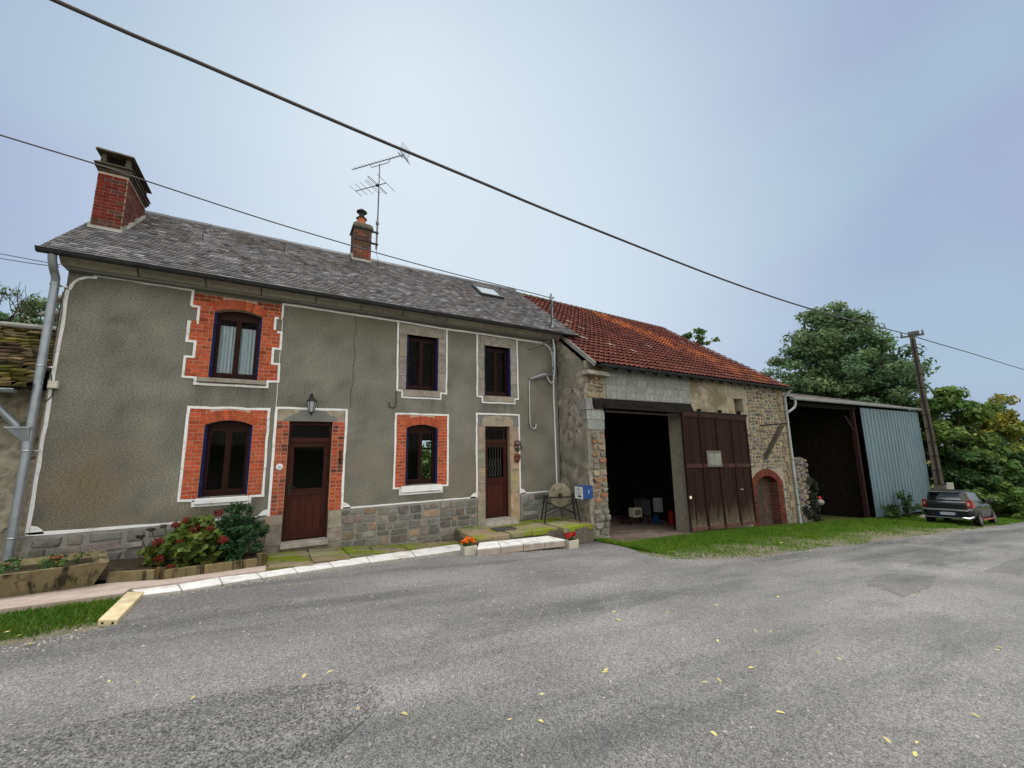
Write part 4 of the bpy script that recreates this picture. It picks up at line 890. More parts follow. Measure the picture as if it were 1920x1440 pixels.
mb = MB(); B0, B1 = Vector((1.58, 13.28, 11.05)), Vector((2.92, 11.74, 11.05)); mb.bar(B0, B1, .022)
for k in range(15):
    p = B0 + (B1 - B0) * (k / 15); mb.bar(p - e * .075 + Vector((0, 0, .015)), p + e * .075 + Vector((0, 0, .015)), .008)
m1, m2 = B0 + (B1 - B0) * .36, B0 + (B1 - B0) * .74; mb.tube([m1, m1 - Vector((0, 0, .13)) + d * .04, m2 - Vector((0, 0, .13)) - d * .06, m2 - Vector((0, 0, .05)), m2], .012, 6)
q = B1 - d * .14
for s in (1, -1):
    c0 = B1 + Vector((0, 0, .02 * s)); c1 = B1 + Vector((0, 0, .24 * s)) + d * .10
    for k in range(5):
        p = c0 + (c1 - c0) * (k / 4); mb.bar(p - e * .22, p + e * .22, .007)
    for k in (-.22, 0, .22): mb.bar(c0 + e * k, c1 + e * k, .007)
mb.tube([q - e * .13, q - e * .13 + Vector((0, 0, .05)), q + e * .13 + Vector((0, 0, .05)), q + e * .13, q - e * .13], .008, 6); mb.build('upper_array', M['alu'], t)
mb = MB(); B0, B1 = Vector((1.67, 12.95, 10.07)), Vector((2.46, 12.05, 10.07)); mb.bar(B0, B1, .020); d = (B1 - B0).normalized(); e = Vector((-d.y, d.x, 0))
for f, ln in ((0, .30), (.19, .31), (.36, .33), (.53, .34), (.60, .35)): p = B0 + (B1 - B0) * f; mb.bar(p - e * ln, p + e * ln, .010)
p = B1; mb.bar(p - e * .46, p + e * .46, .011)
p = B0 + (B1 - B0) * .72; mb.tube([p - e * .44 - d * .03, p - e * .47, p - e * .44 + d * .03, p + e * .44 + d * .03, p + e * .47, p + e * .44 - d * .03, p - e * .44 - d * .03], .010, 6); mb.obox(p, (d, e, Vector((0, 0, 1))), (.10, .06, .06), (.2, .2, .2)); mb.build('lower_array', M['alu'], t)
mb = MB(); mb.tube([(2.335, 12.48, 10.0), (2.335, 12.48, 8.0), (2.32, 12.45, 7.8), (2.36, 12.4, 7.62), (2.34, 12.3, 7.42)], .007, 5); mb.build('antenna_lead', M['black'], t)

# ------------------------------------------------------------------ neighbour building on the left
nb = thing('neighbour_cottage', 'low tan cottage with a mossy tiled roof against the left end of the grey house', 'cottage', (-7, 10.3, G(-7, 10)))
mb = MB(); mb.box(-13, -3.56, 10.25, 10.6, -1.0, 2.72); mb.box(-13, -12.7, 10.6, 15, -1, 2.72); mb.box(-13, -3.56, 15, 15.3, -1.0, 2.7); mb.build('wall', M['rough'], nb)
ns = Vector((0, 2.85, 1.62)); nn2 = Vector((0, -ns.z, ns.y)).normalized()
PN = {'L': lambda v: -13.2, 'R': lambda v: -3.66, 'S': lambda x, v, h: Vector((x, 9.72, 2.68)) + ns * v + nn2 * (h * 1.5 + .03)}
mb = MB(); slates(mb, PN, 17, .17, lambda x, v: vary((1.9, 1.7, 1.5), .2) if random.random() < (.34 if v < .1 else .10) else vary((.85, .85, .8), .45, .15), thick=.028, jit=.022); ro = mb.build('roof', M['mossroof'], nb)
mb = MB(); mb.hexa([(-13.1, 9.74, 2.66), (-3.67, 9.74, 2.66), (-3.67, 12.57, 4.26), (-13.1, 12.57, 4.26), (-13.1, 9.74, 2.70), (-3.67, 9.74, 2.70), (-3.67, 12.57, 4.31), (-13.1, 12.57, 4.31)]); mb.hexa([(-13.1, 12.57, 4.26), (-3.67, 12.57, 4.26), (-3.67, 15.5, 2.66), (-13.1, 15.5, 2.66), (-13.1, 12.57, 4.32), (-3.67, 12.57, 4.32), (-3.67, 15.5, 2.72), (-13.1, 15.5, 2.72)]); mb.build('roof_deck', M['deck'], ro)
mb = MB(); mb.tube([(-13.2, 12.58, 4.36), (-3.66, 12.58, 4.36)], .07, 10); mb.build('roof_ridge', M['concrete'], ro)
mb = MB(); halfgutter(mb, (-13.1, 9.70, 2.665), (-3.80, 9.70, 2.66), .06); mb.build('gutter', M['zinc'], nb)

# ------------------------------------------------------------------ THE BARN
barn = thing('stone_barn', 'stone barn with red tiled roof, concrete block lintel and an open cart doorway', 'barn', (13, 8.75, G(13, 8.75)))
BY = 8.75; BX0, BX1 = 7.55, 18.40
H = [(8.2, 11.68, -1.6, 2.70), (14.83, 15.43, 2.76, 3.28), (15.72, 17.25, -1.85, .32)]
mb = wall_grid(MB(), BX0, BX1, -2.3, 4.06, BY, .5, H)
mb.add([(BX1, 8.75, -2.3), (BX1, 19.5, -2.3), (BX1, 19.5, 3.7), (BX1, 14.6, 7.9), (BX1, 8.75, 4.06)], [(0, 1, 2, 3, 4)]); mb.add([(BX1 - .5, 9.25, -2.3), (BX1 - .5, 19, -2.3), (BX1 - .5, 19, 3.7), (BX1 - .5, 14.6, 7.8), (BX1 - .5, 9.25, 4.06)], [(4, 3, 2, 1, 0)])
mb.box(BX0, BX1, 19, 19.5, -2.3, 3.7)
wm = mb.build('wall', M['mortar2'], barn)
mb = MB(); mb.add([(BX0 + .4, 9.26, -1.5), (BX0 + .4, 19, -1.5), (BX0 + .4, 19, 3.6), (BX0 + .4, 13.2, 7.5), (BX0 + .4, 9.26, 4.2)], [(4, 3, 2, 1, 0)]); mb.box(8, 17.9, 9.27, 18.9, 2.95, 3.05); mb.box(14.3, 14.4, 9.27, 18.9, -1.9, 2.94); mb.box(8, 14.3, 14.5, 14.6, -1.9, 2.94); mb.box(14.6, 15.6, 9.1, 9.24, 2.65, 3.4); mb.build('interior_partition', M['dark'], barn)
# left flank: old lime render, displaced
mb = MB(); nz, ny = 70, 22; vs = []
def bump3(y, z): return .028 * math.sin(y * 9 + 2 * math.sin(z * 3)) * math.sin(z * 7 + y * 4) + random.uniform(-.012, .012)
for i in range(nz + 1):
    for j in range(ny + 1):
        y = 8.75 + 1.27 * j / ny; ztop = 4.0 + .83 * (y - 8.75); z = -1.7 + (ztop + 1.7) * i / nz; vs.append((BX0 - .02 - (bump3(y, z) if 0 < j else .0), y, z))
mb.add(vs, [(i * (ny + 1) + j + 1, i * (ny + 1) + j, (i + 1) * (ny + 1) + j, (i + 1) * (ny + 1) + j + 1) for i in range(nz) for j in range(ny)], (1, 1, 1), 0, True)
mb.build('side_wall_render', M['rough'], barn)
# front pier render and stones, caps, top
mb = MB(); nx = 16; vs = []; nz = 60
for i in range(nz + 1):
    for j in range(nx + 1):
        x = BX0 - .02 + .67 * j / nx; z = -1.7 + 5.75 * i / nz; vs.append((x, BY - .012 - (random.uniform(-.01, .014) if 0 < j < nx else 0) - .012 * math.sin(z * 6 + x * 9), z))
mb.add(vs, [(i * (nx + 1) + j, i * (nx + 1) + j + 1, (i + 1) * (nx + 1) + j + 1, (i + 1) * (nx + 1) + j) for i in range(nz) for j in range(nx)], (1, 1, 1), 0, True)
pr = mb.build('pier', M['rough'], barn)
mb = MB(); rubble(mb, 7.68, 8.21, -.15, 2.02, BY - .02, .33, .17, .055, REDS, .008, .45, rd=.7); rubble(mb, 7.62, 8.22, -1.3, -.15, BY - .02, .42, .22, .10, [(.27, .255, .22), (.22, .21, .185), (.30, .28, .25)], .008, .40, rd=.7)
rubble(mb, 7.6, 8.3, 2.95, 3.9, BY - .02, .34, .16, .04, OCHRES, .012, .42, rd=.6)
mb.build('pier_stone', M['stone'], pr)
mb = MB()
def jambstone(p): return p
for z in [-1.4 + .27 * k for k in range(13)]:
    mb.box(8.14, 8.205 + random.uniform(-.01, .03), BY + .01, BY + .45, z + .008, z + .262, vary((.9, .75, .6), .25, .1))
mb.build('pier_jamb', mat('jamb_stone', (.22, .18, .13), (.33, .28, .21), scale=8, bump=.8, bscale=25, rough=.95), pr)
mb = MB()
mb.box(7.54, 7.90, BY - .05, BY + .4, 2.335, 2.60); mb.box(7.905, 8.21, BY - .05, BY + .4, 2.335, 2.60); mb.box(7.56, 8.2, BY - .045, BY + .4, 2.05, 2.33, (.85, .87, .85)); mb.box(7.52, 7.76, BY - .06, BY + .3, 2.62, 2.95, (.8, .8, .8))
mb.build('pier_cap', M['block'], pr)
mb = MB(); mb.hexa([(7.45, BY - .30, 3.62), (8.35, BY - .25, 3.60), (8.35, BY, 3.60), (7.45, BY, 3.62), (7.48, BY - .27, 3.74), (8.3, BY - .22, 3.73), (8.3, BY, 3.74), (7.48, BY, 3.75)]); mb.build('corbel_stone', M['granite'], pr)
mb = MB(); mb.hexa([(7.85, BY - .10, 2.66), (12.35, BY - .10, 2.66), (12.35, BY + .4, 2.66), (7.85, BY + .4, 2.66), (7.78, BY - .07, 2.96), (12.15, BY - .09, 2.96), (12.15, BY + .4, 2.96), (7.78, BY + .4, 2.96)]); o = mb.build('lintel', M['beam'], barn)
mb = MB(); x = 8.36; rows = [(2.985, 3.185, .205, 1.), (3.19, 3.40, .42, .95), (3.405, 3.615, .44, .85), (3.62, 3.83, .42, .8), (3.835, 4.05, .44, .8)]  # upper rows darkened, eave shadow put into the block colour
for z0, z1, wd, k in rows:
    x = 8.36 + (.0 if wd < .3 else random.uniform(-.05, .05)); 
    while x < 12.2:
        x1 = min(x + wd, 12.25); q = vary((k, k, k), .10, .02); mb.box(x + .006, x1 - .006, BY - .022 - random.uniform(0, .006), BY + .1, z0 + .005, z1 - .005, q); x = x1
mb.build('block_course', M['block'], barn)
mb = MB(); mb.box(8.36, 12.25, BY - .014, BY + .05, 2.97, 4.05); mb.build('block_mortar', M['concrete'], barn)
mb = MB(); nx, nz = 26, 14; vs = []
for i in range(nz + 1):
    for j in range(nx + 1):
        x = 12.26 + 2.55 * j / nx; z = 2.55 + 1.45 * i / nz; vs.append((x, BY - .015 - random.uniform(0, .018), z))
mb.add(vs, [(i * (nx + 1) + j, i * (nx + 1) + j + 1, (i + 1) * (nx + 1) + j + 1, (i + 1) * (nx + 1) + j) for i in range(nz) for j in range(nx)], (1, 1, 1), 0, True)
mb.box(12.3, 14.85, BY - .06, BY, 3.86, 3.94, (.8, .75, .7))
mb.build('plaster_panel', M['beige'], barn)
mb = MB()
mb.box(15.45, 15.72, BY - .02, BY + .2, 2.5, 3.5); mb.box(14.70, 15.45, BY - .02, BY + .2, 3.30, 3.45); mb.build('window_dressing', M['mortar2'], barn)
mb = MB(); mb.add([(14.84, BY + .16, 2.77), (15.26, BY + .22, 2.77), (15.26, BY + .22, 3.27), (14.84, BY + .16, 3.27)], [(0, 1, 2, 3)]); mb.build('lit_reveal', M['cream'], barn)  # cream sheet in the opening, coloured as its lit plaster reveal
def sk(x, z): return (z > 3.72) or (15.30 < x < 17.74 and z < .62) or (z > 2.2 and x < 15.75)
mb = MB(); rubble(mb, 15.22, 18.39, -1.95, 3.95, BY, .30, .165, .035, OCHRES + GREYS[:3], .013, .42, skip=sk, rd=.66); mb.build('rubble_facing', M['stone'], wm)
mb = MB()
for k in range(20):
    z = -1.9 + k * .30; L = .40 if k % 2 else .26; mb.box(18.40 - L, 18.412, BY - .045, BY + .3, z + .008, z + .29, vary((.9, .85, .75), .2, .06))
mb.build('corner_stone', bpy.data.materials['jamb_stone'], wm)
# small arched door of brick
mb = MB(); a, b, sp, cr = 15.73, 17.24, .06, .33
cx, cz, r, th = arch_pts(a, b, sp, cr)
for s0, s1 in ((15.33, a), (b, 17.66)):
    n = 26; ch = (sp + 1.85) / n
    for i in range(n):
        z = -1.85 + i * ch; W = s1 - s0; cuts = [0, .20, W] if i % 2 else [0, W - .20, W]
        for q0, q1 in zip(cuts, cuts[1:]): mb.box(s0 + q0 + .006, s0 + q1 - .006, BY - random.uniform(.02, .032), BY + .42, z + .006, z + ch - .006, vary((.27, .42, .62), .32, .15))
nv = 27; ax = math.asin(min(1, (17.66 - 15.33) / 2 / (r + .28)))
for k in range(nv):
    a0 = -ax + 2 * ax * k / nv + .004; a1 = -ax + 2 * ax * (k + 1) / nv - .004
    mb.prism([(cx + rr * math.sin(aa), cz + rr * math.cos(aa)) for aa, rr in ((a0, r), (a1, r), (a1, r + .26), (a0, r + .26))], BY - random.uniform(.03, .04), BY + .42, vary((.36, .46, .62), .25, .1))
o = mb.build('brick_arch', M['brick'], barn)
mb = MB()
for k in range(6):
    x = 15.74 + .25 * k; mb.box(x + .004, x + .246, BY + .30, BY + .34, -1.7, .33, vary((1, 1, 1), .2, .08) if k > 1 else vary((1.15, 1.12, 1.05), .1))
for z in (-1.2, -.2): mb.box(15.76, 17.2, BY + .27, BY + .30, z, z + .12)
mb.build('small_door', mat('brown_old_boards', (.055, .042, .036), (.115, .085, .072), scale=4, stretch=(6, 6, .8), rough=.95, bump=.4, bscale=16, spec=.05, c3=(.10, .045, .035), s3=1.5, t3=(.5, .62)), barn)
mb = MB(); mb.hexa([(15.2, BY - .35, -2.1), (17.8, BY - .35, -2.1), (17.8, BY + .3, -2.1), (15.2, BY + .3, -2.1), (15.3, BY - .3, -1.70), (17.7, BY - .3, -1.80), (17.7, BY + .3, -1.76), (15.3, BY + .3, -1.68)]); mb.build('door_step', M['granite'], barn)
# timber bracket jutting from the wall
mb = MB(); mb.bar((16.5, BY, 2.28), (16.5, BY - .98, 2.30), .05, .05, (.3, .3, .3)); mb.bar((16.53, BY - .02, .98), (16.5, BY - .80, 2.26), .12, .14, (.75, .70, .62)); mb.build('timber_bracket', M['oldwood'], barn)
# sliding door
dr = MB(); dx0, dx1, dy = 11.50, 15.20, 8.58
def dz(x, t, b): return None
mb = MB(); cxs = [dx0, 12.42, 13.34, 14.26, dx1]
zt, zm, zb = 2.66, .90, -1.16
def sk2(x): return -.04 * (x - dx0)
def dbox(x0, x1, y0, y1, z0, z1, c=(1, 1, 1)):
    f = lambda x, z: z + sk2(x) * (1 - .4 * (z - zb) / (zt - zb))
    mb.hexa([(x0, y0, f(x0, z0)), (x1, y0, f(x1, z0)), (x1, y1, f(x1, z0)), (x0, y1, f(x0, z0)), (x0, y0, f(x0, z1)), (x1, y0, f(x1, z1)), (x1, y1, f(x1, z1)), (x0, y1, f(x0, z1))], c)
for k in range(4):
    x0, x1 = cxs[k], cxs[k + 1]; n = 9
    for i in range(n):
        w = (x1 - x0) / n; q = vary((1, 1, 1), .22, .06); top_ = zb + random.uniform(.45, 1.1)
        zs = [zb + .10 + (top_ - zb - .10) * t_ / 7 for t_ in range(8)] + [zt - .08]
        for t_ in range(8):
            f_ = max(0., 1 - t_ / 6.5) ** 1.3; cc_ = Vector(q).lerp(Vector((5.2, 8.4, 6.6)), f_ * random.uniform(.55, .95)); dbox(x0 + i * w + .002, x0 + (i + 1) * w - .002, dy, dy + .035, zs[t_], zs[t_ + 1], tuple(cc_))
o = mb.build('sliding_door', M['barnwood'], barn)
mb = MB()
for x in cxs: dbox(x - .045 if x > dx0 else x, x + .045 if x < dx1 else x, dy - .035, dy - .001, zb, zt, vary((1.0, 1.0, 1.0), .1))
for k in range(4):
    x0, x1 = cxs[k] + .05, cxs[k + 1] - .05
    if k == 3: x1 -= 0
    for z, h, q in ((zt - .07, .14, 1.5), (zm, .13, 2.2), (zb + .06, .12, 4.0)): dbox(x0, x1, dy - .03, dy - .001, z - h / 2, z + h / 2, (q, q, q))
mb.build('door_rail', M['barnwood'], o)
mb = MB(); dbox(12.60, 13.42, dy - .055, dy - .037, .86, 1.40, (.9, .9, .9)); wn = mb.build('door_window', M['oldwood'], o)
mb = MB(); dbox(12.66, 12.99, dy - .060, dy - .054, .92, 1.30); dbox(13.03, 13.36, dy - .060, dy - .054, .92, 1.30); mb.build('door_window_pane', mat('dusty_glass', (.16, .17, .14), (.26, .27, .23), scale=3, rough=.2, spec=.5), wn)
mb = MB(); dbox(11.52, 11.60, dy - .07, dy - .035, -.14, -.06, (1.9, 1.9, 1.8)); dbox(14.35, 14.5, dy - .07, dy - .036, .05, .09, (.5, .5, .5)); mb.build('door_handle', M['pot'], o)
mb = MB(); mb.bar((8.15, 8.62, 2.72), (15.35, 8.62, 2.62), .10, .09); mb.bar((8.2, 8.66, 2.58), (11.6, 8.66, 2.54), .04, .05, (1.7, 1.5, 1.4))
for x in (9, 10.2, 11.4, 12.6, 13.8, 15): mb.box(x - .04, x + .04, 8.62, 8.76, 2.66, 2.80)
mb.build('door_track', M['beam'], barn)
# barn floor of worn planks and stones
mb = MB()
for k in range(30):
    x0 = 8.15; y0 = 8.5 + k * .19; 
    xx = x0
    while xx < 14.2:
        x1 = min(xx + random.uniform(.7, 1.6), 14.25); h = .012 + random.uniform(0, .012); P = [(xx + .006, y0 + .006), (x1 - .006, y0 + .006), (x1 - .006, y0 + .184), (xx + .006, y0 + .184)]; mb.vprism([(x, y, G(x, y) + h) for x, y in P], .04, vary((1, 1, 1), .25, .08)); xx = x1
mb.build('floor', mat('barn_floor', (.15, .105, .085), (.24, .18, .15), scale=5, rough=.95, bump=.5, bscale=30), barn)
# red tile roof, course by course
EL, ER, RL, RR = Vector((7.72, 8.42, 3.93)), Vector((18.78, 8.52, 3.90)), Vector((7.45, 12.83, 7.58)), Vector((18.72, 14.66, 8.16))
def bl(u, v): return (EL * (1 - u) + ER * u) * (1 - v) + (RL * (1 - u) + RR * u) * v
bn = (ER - EL).cross(RL - EL).normalized()
prof = [(0, .006), (.10, .030), (.24, .030), (.36, .008), (.62, .004), (.72, .014), (.82, .004), (1.0, .002)]
mb = MB(); rows, colsn = 23, 52
for i in range(rows):
    v0, v1 = i / rows, min(1, (i + 1.12) / rows)
    for j in range(colsn):
        u0, u1 = j / colsn, (j + 1) / colsn
        dx = (u0 - (.42 + .45 * (1 - v0))); st = math.exp(-(dx / (.12 + .05 * (1 - v0))) ** 2) * min(1, .45 + v0 * 1.3) * (1 + .5 * fbm(u0 * 8, v0 * 6))
        c = Vector((.165, .056, .044)) * random.uniform(.74, 1.25)
        if random.random() < st * .85: c = c.lerp(Vector((.47, .155, .06)), min(1, st * random.uniform(.5, 1.1)))
        ms = max(0, u0 - .72) * 2.2 * random.random() + (.25 if v0 < .06 and u0 > .5 else 0)
        if random.random() < ms: c = c.lerp(Vector((.075, .065, .012)), min(.85, ms))
        if random.random() < .05: c = c * .55
        if random.random() < .012: c = Vector((.36, .27, .22))
        vs = []
        jt = random.uniform(-.005, .005)
        for f, h in prof:
            u = u0 + (u1 - u0) * f; vs.append(bl(u, v0) + bn * (h * 1.6 + .056 + jt)); 
        for f, h in prof: u = u0 + (u1 - u0) * f; vs.append(bl(u, v1) + bn * (h + .002))
        for f, h in prof: u = u0 + (u1 - u0) * f; vs.append(bl(u, v0 + .002) + bn * (h * 1.5 + .030 + jt))
        n = len(prof); fs = [(k, k + 1, n + k + 1, n + k) for k in range(n - 1)] + [(2 * n + k, 2 * n + k + 1, k + 1, k) for k in range(n - 1)]
        mb.add(vs, fs, tuple(c), 0, False)
ro = mb.build('roof', M['tile'], barn)
mb = MB(); n_ = 33
for k in range(n_):
    p = RL.lerp(RR, k / n_) ; q = RL.lerp(RR, (k + 1.12) / n_); d = (q - p).normalized(); s = Vector((-d.y, d.x, 0)); hh = .03 + (.025 if k % 1 == 0 else 0); vs = []
    for P, rr in ((p, .125), (q, .105)):
        for m_ in range(7): a = math.pi * m_ / 6; vs.append(P + s * (rr * 1.25 * math.cos(a)) + Vector((0, 0, rr * math.sin(a) - .03)))
    mb.add(vs, [(m_, m_ + 1, 7 + m_ + 1, 7 + m_) for m_ in range(6)] + [tuple(range(7))], vary((.12, .06, .05), .3, .1) if random.random() < .75 else (.10, .09, .03), 0, True)
mb.build('roof_ridge', M['tile'], ro)
mb = MB(); dn = bn * -.03
mb.add([EL + dn, ER + dn, RR + dn, RL + dn, EL + dn * 3, ER + dn * 3, RR + dn * 3, RL + dn * 3], [(0, 1, 2, 3), (7, 6, 5, 4), (0, 4, 5, 1), (1, 5, 6, 2), (0, 3, 7, 4)])
BLk, BRk = Vector((7.5, 17.4, 3.7)), Vector((18.72, 19.9, 3.6)); mb.add([RL, RR, BRk, BLk], [(0, 1, 2, 3)])
for k in range(19):
    u = .02 + k * .0535; p = bl(u, -.01) + dn * 3; q = bl(u, .18) + dn * 3; mb.bar(p, q, .07, .10)
mb.build('roof_timber', M['deck'], ro)
mb = MB(); mb.hexa([bl(-.004, 0) + bn * -.09, bl(.0, 0) + bn * -.09, bl(.0, 1) + bn * -.09, bl(-.004, 1) + bn * -.09, bl(-.004, 0) + bn * .03, bl(.0, 0) + bn * .03, bl(.0, 1) + bn * .03, bl(-.004, 1) + bn * .03]); mb.build('barge_board', M['concrete'], ro)
mb = MB(); halfgutter(mb, EL + Vector((.05, -.10, -.04)), ER + Vector((.02, -.10, -.06)), .065); mb.build('gutter', M['zincdark'], barn)
mb = MB(); mb.tube([(18.55, 8.42, 3.80), (18.50, 8.55, 3.66), (18.46, 8.66, 3.5), (18.46, 8.66, 1.5), (18.46, 8.66, .2)], .055, 12); mb.tube([(18.46, 8.66, .2), (18.46, 8.66, -1.75), (18.50, 8.55, -1.86)], .062, 12, (.8, .8, .78)); o = mb.build('downpipe', mat('pale_pipe', (.31, .33, .33), (.42, .44, .43), scale=5, rough=.5), barn)
mb = MB()
for z in (2.9, .9, -.9): mb.lathe((18.46, 8.66, z), [(.056, -.015), (.07, -.015), (.07, .015), (.056, .015)], 12)
mb.build('pipe_clip', M['iron'], o)
# things standing inside the barn doorway
f = G(13.0, 10.5)
t = thing('gas_cylinder', 'red steel cylinder standing on the barn floor just inside the doorway', 'gas cylinder', (13.0, 10.5, f)); mb = MB(); mb.lathe((13.0, 10.5, f), [(.0, .0), (.10, .0), (.105, .03), (.105, .42), (.085, .50), (.03, .535), (.0, .54)], 18); mb.build('cylinder_body', M['redpaint'], t); mb = MB(); mb.lathe((13, 10.5, f + .54), [(.022, -.01), (.022, .05), (.0, .055)], 10); mb.tube([(13, 10.5, f + .58), (13.06, 10.46, f + .58)], .014, 6); mb.build('valve', M['black'], t)
f = G(13.3, 12)
t = thing('white_cabinet', 'white open metal cabinet standing in the dark barn behind the red cylinder', 'cabinet', (13.4, 12, f))
mb = MB(); mb.box(13.15, 13.62, 12.0, 12.45, f, f + .86); mb.build('cabinet_body', M['iron'], t); mb = MB(); mb.hexa([(13.64, 11.85, f + .35), (13.9, 11.6, f + .35), (13.92, 11.62, f + .35), (13.66, 11.88, f + .35), (13.64, 11.85, f + .92), (13.9, 11.6, f + .92), (13.92, 11.62, f + .92), (13.66, 11.88, f + .92)]); mb.box(13.17, 13.60, 11.97, 11.998, f + .04, f + .82, (.8, .82, .82)); mb.build('cabinet_door', M['zinc'], t)
f = G(11.8, 11.2)
t = thing('workbench', 'low dark wooden bench inside the barn left of the white cabinet', 'bench', (11.8, 11.2, f)); mb = MB(); mb.box(11.3, 12.4, 10.95, 11.45, f + .27, f + .31); mb.build('bench_top', M['barnwood'], t)
for x in (11.35, 12.32):
    for y in (10.98, 11.38): mb = MB(); mb.box(x, x + .05, y, y + .05, f - .01, f + .27); mb.build('leg', M['barnwood'], t)
t = thing('heater', 'small pale metal box heater standing on the low bench inside the barn', 'heater', (11.8, 11.15, f + .31)); mb = MB(); mb.box(11.58, 12.0, 11.0, 11.25, f + .311, f + .62); mb.build('heater_case', M['pot'], t); mb = MB()
for k in range(7): mb.box(11.62 + k * .05, 11.65 + k * .05, 10.985, 10.999, f + .36, f + .58)
mb.build('heater_grille', M['iron'], t)
f = G(12.75, 11.0)
t = thing('jerrycan', 'dark blue jerrycan on the barn floor beside the red cylinder', 'jerrycan', (12.75, 11.0, f)); mb = MB(); mb.hexa([(12.66, 10.92, f), (12.84, 10.92, f), (12.84, 11.08, f), (12.66, 11.08, f), (12.67, 10.93, f + .30), (12.83, 10.93, f + .30), (12.83, 11.07, f + .30), (12.67, 11.07, f + .30)]); mb.tube([(12.69, 11, f + .30), (12.70, 11, f + .37), (12.79, 11, f + .37), (12.81, 11, f + .30)], .016, 6); mb.build('can_body', M['blue'], t); mb = MB(); mb.lathe((12.70, 10.96, f + .30), [(.025, 0), (.025, .04), (0, .04)], 10); mb.build('cap', M['black'], t)

# ------------------------------------------------------------------ letterbox on the barn flank
t = thing('letterbox', 'blue letterbox with a white front and the number 7 on the corner of the barn', 'letterbox', (7.34, 8.76, .18))
x0, x1, y0, y1, z0, z1 = 7.17, 7.53, 8.58, 8.92, .17, .50
mb = MB(); mb.box(x0 + .004, x1, y0, y1, z0, z1); mb.box(x0 - .012, x1, y0 - .012, y1 + .012, z1, z1 + .016); mb.build('box', M['blue'], t)
mb = MB(); mb.box(x0 - .008, x0 + .002, y0 + .008, y1 - .008, z0 + .006, z1 - .004); fd = mb.build('front_door', M['paper'], t)
mb = MB(); X = x0 - .011
for k, (z, h, s) in enumerate(((z1 - .085, .012, .05), (z1 - .13, .010, .05), (z1 - .17, .006, .06), (z1 - .19, .006, .06), (z1 - .21, .006, .09))): mb.box(X, X + .002, y0 + s, y1 - s, z, z + h)
mb.build('printed_lines', M['ink'], fd)
mb = MB(); mb.box(X, X + .002, y0 + .06, y0 + .20, z0 + .055, z0 + .095, (.25, .25, .25)); mb.lathe((X - .004, (y0 + y1) / 2, z1 - .045), [(0, -.004), (.016, -.004), (.016, .006)], 12, 0); mb.build('name_slot', M['black'], fd)
text_mesh('7', .12, 'number', M['paper'], t, (x0 + .20 - 7.34, y0 - .006 - 8.76, z0 + .18 - .18), (1, 0, 0), (0, 0, 1), True)
# ------------------------------------------------------------------ grindstone on its iron stand
TZ = -.46
t = thing('grindstone', 'round stone grinding wheel on a black iron trestle beside the letterbox', 'grindstone', (6.8, 9.2, TZ))
c = Vector((6.93, 9.30, .24)); wx_ = Vector((-.42, -.91, 0)).normalized(); mb = MB()
tmp = MB(); tmp.lathe((0, 0, 0), [(.03, -.06), (.10, -.065), (.30, -.062), (.325, -.05), (.328, 0), (.325, .05), (.30, .062), (.10, .065), (.03, .06)], 36, 1)
rz = math.atan2(wx_.x, -wx_.y)
for v in tmp.v: pass
rot = Matrix.Rotation(rz, 4, 'Z'); mb.add([rot @ Vector(v) * (1 + random.uniform(-.004, .004)) + c for v in tmp.v], tmp.f, (1, 1, 1), 0, True); mb.build('wheel', mat('grindstone_stone', (.17, .15, .10), (.26, .235, .17), scale=6, bump=.7, bscale=35, rough=.95, c4=(.09, .085, .06), s4=5, t4=(.55, .7)), t)
mb = MB(); mb.tube([c + wx_ * .20, c - wx_ * .20], .02, 8); mb.obox(c + wx_ * .08, (wx_, Vector((0, 0, 1)), wx_.cross(Vector((0, 0, 1)))), (.03, .10, .10)); mb.build('axle', M['black'], t)
sd_ = Vector((-wx_.y, wx_.x, 0)); zt_ = .20
tops = [c + sd_ * i * .40 + wx_ * j * .16 for i in (-1, 1) for j in (-1, 1)]; 
mb = MB()
for j in (-1, 1):
    p = Vector((*(c - sd_ * .44 + wx_ * j * .16).xy, zt_)); q = Vector((*(c + sd_ * .46 + wx_ * j * .16).xy, zt_)); mb.bar(p, q, .035)
for i in (-.42, .42): p = Vector((*(c + sd_ * i - wx_ * .17).xy, zt_ - .02)); q = Vector((*(c + sd_ * i + wx_ * .17).xy, zt_ - .02)); mb.bar(p, q, .03)
for j in (-1, 1):
    for i in (-1, 1):
        p = c + sd_ * .45 * i + wx_ * .24 * j; q = c - sd_ * .42 * i + wx_ * .19 * j; mb.bar((p.x, p.y, TZ + .18), (q.x, q.y, zt_ - .12), .022)
mb.build('stand_frame', M['black'], t)
for i in (-1, 1):
    for j in (-1, 1):
        p = c + sd_ * .40 * i + wx_ * .16 * j; q = c + sd_ * .50 * i + wx_ * .28 * j; mb = MB(); mb.bar((q.x, q.y, TZ - .02), (p.x, p.y, zt_), .028); mb.build('leg', M['black'], t)

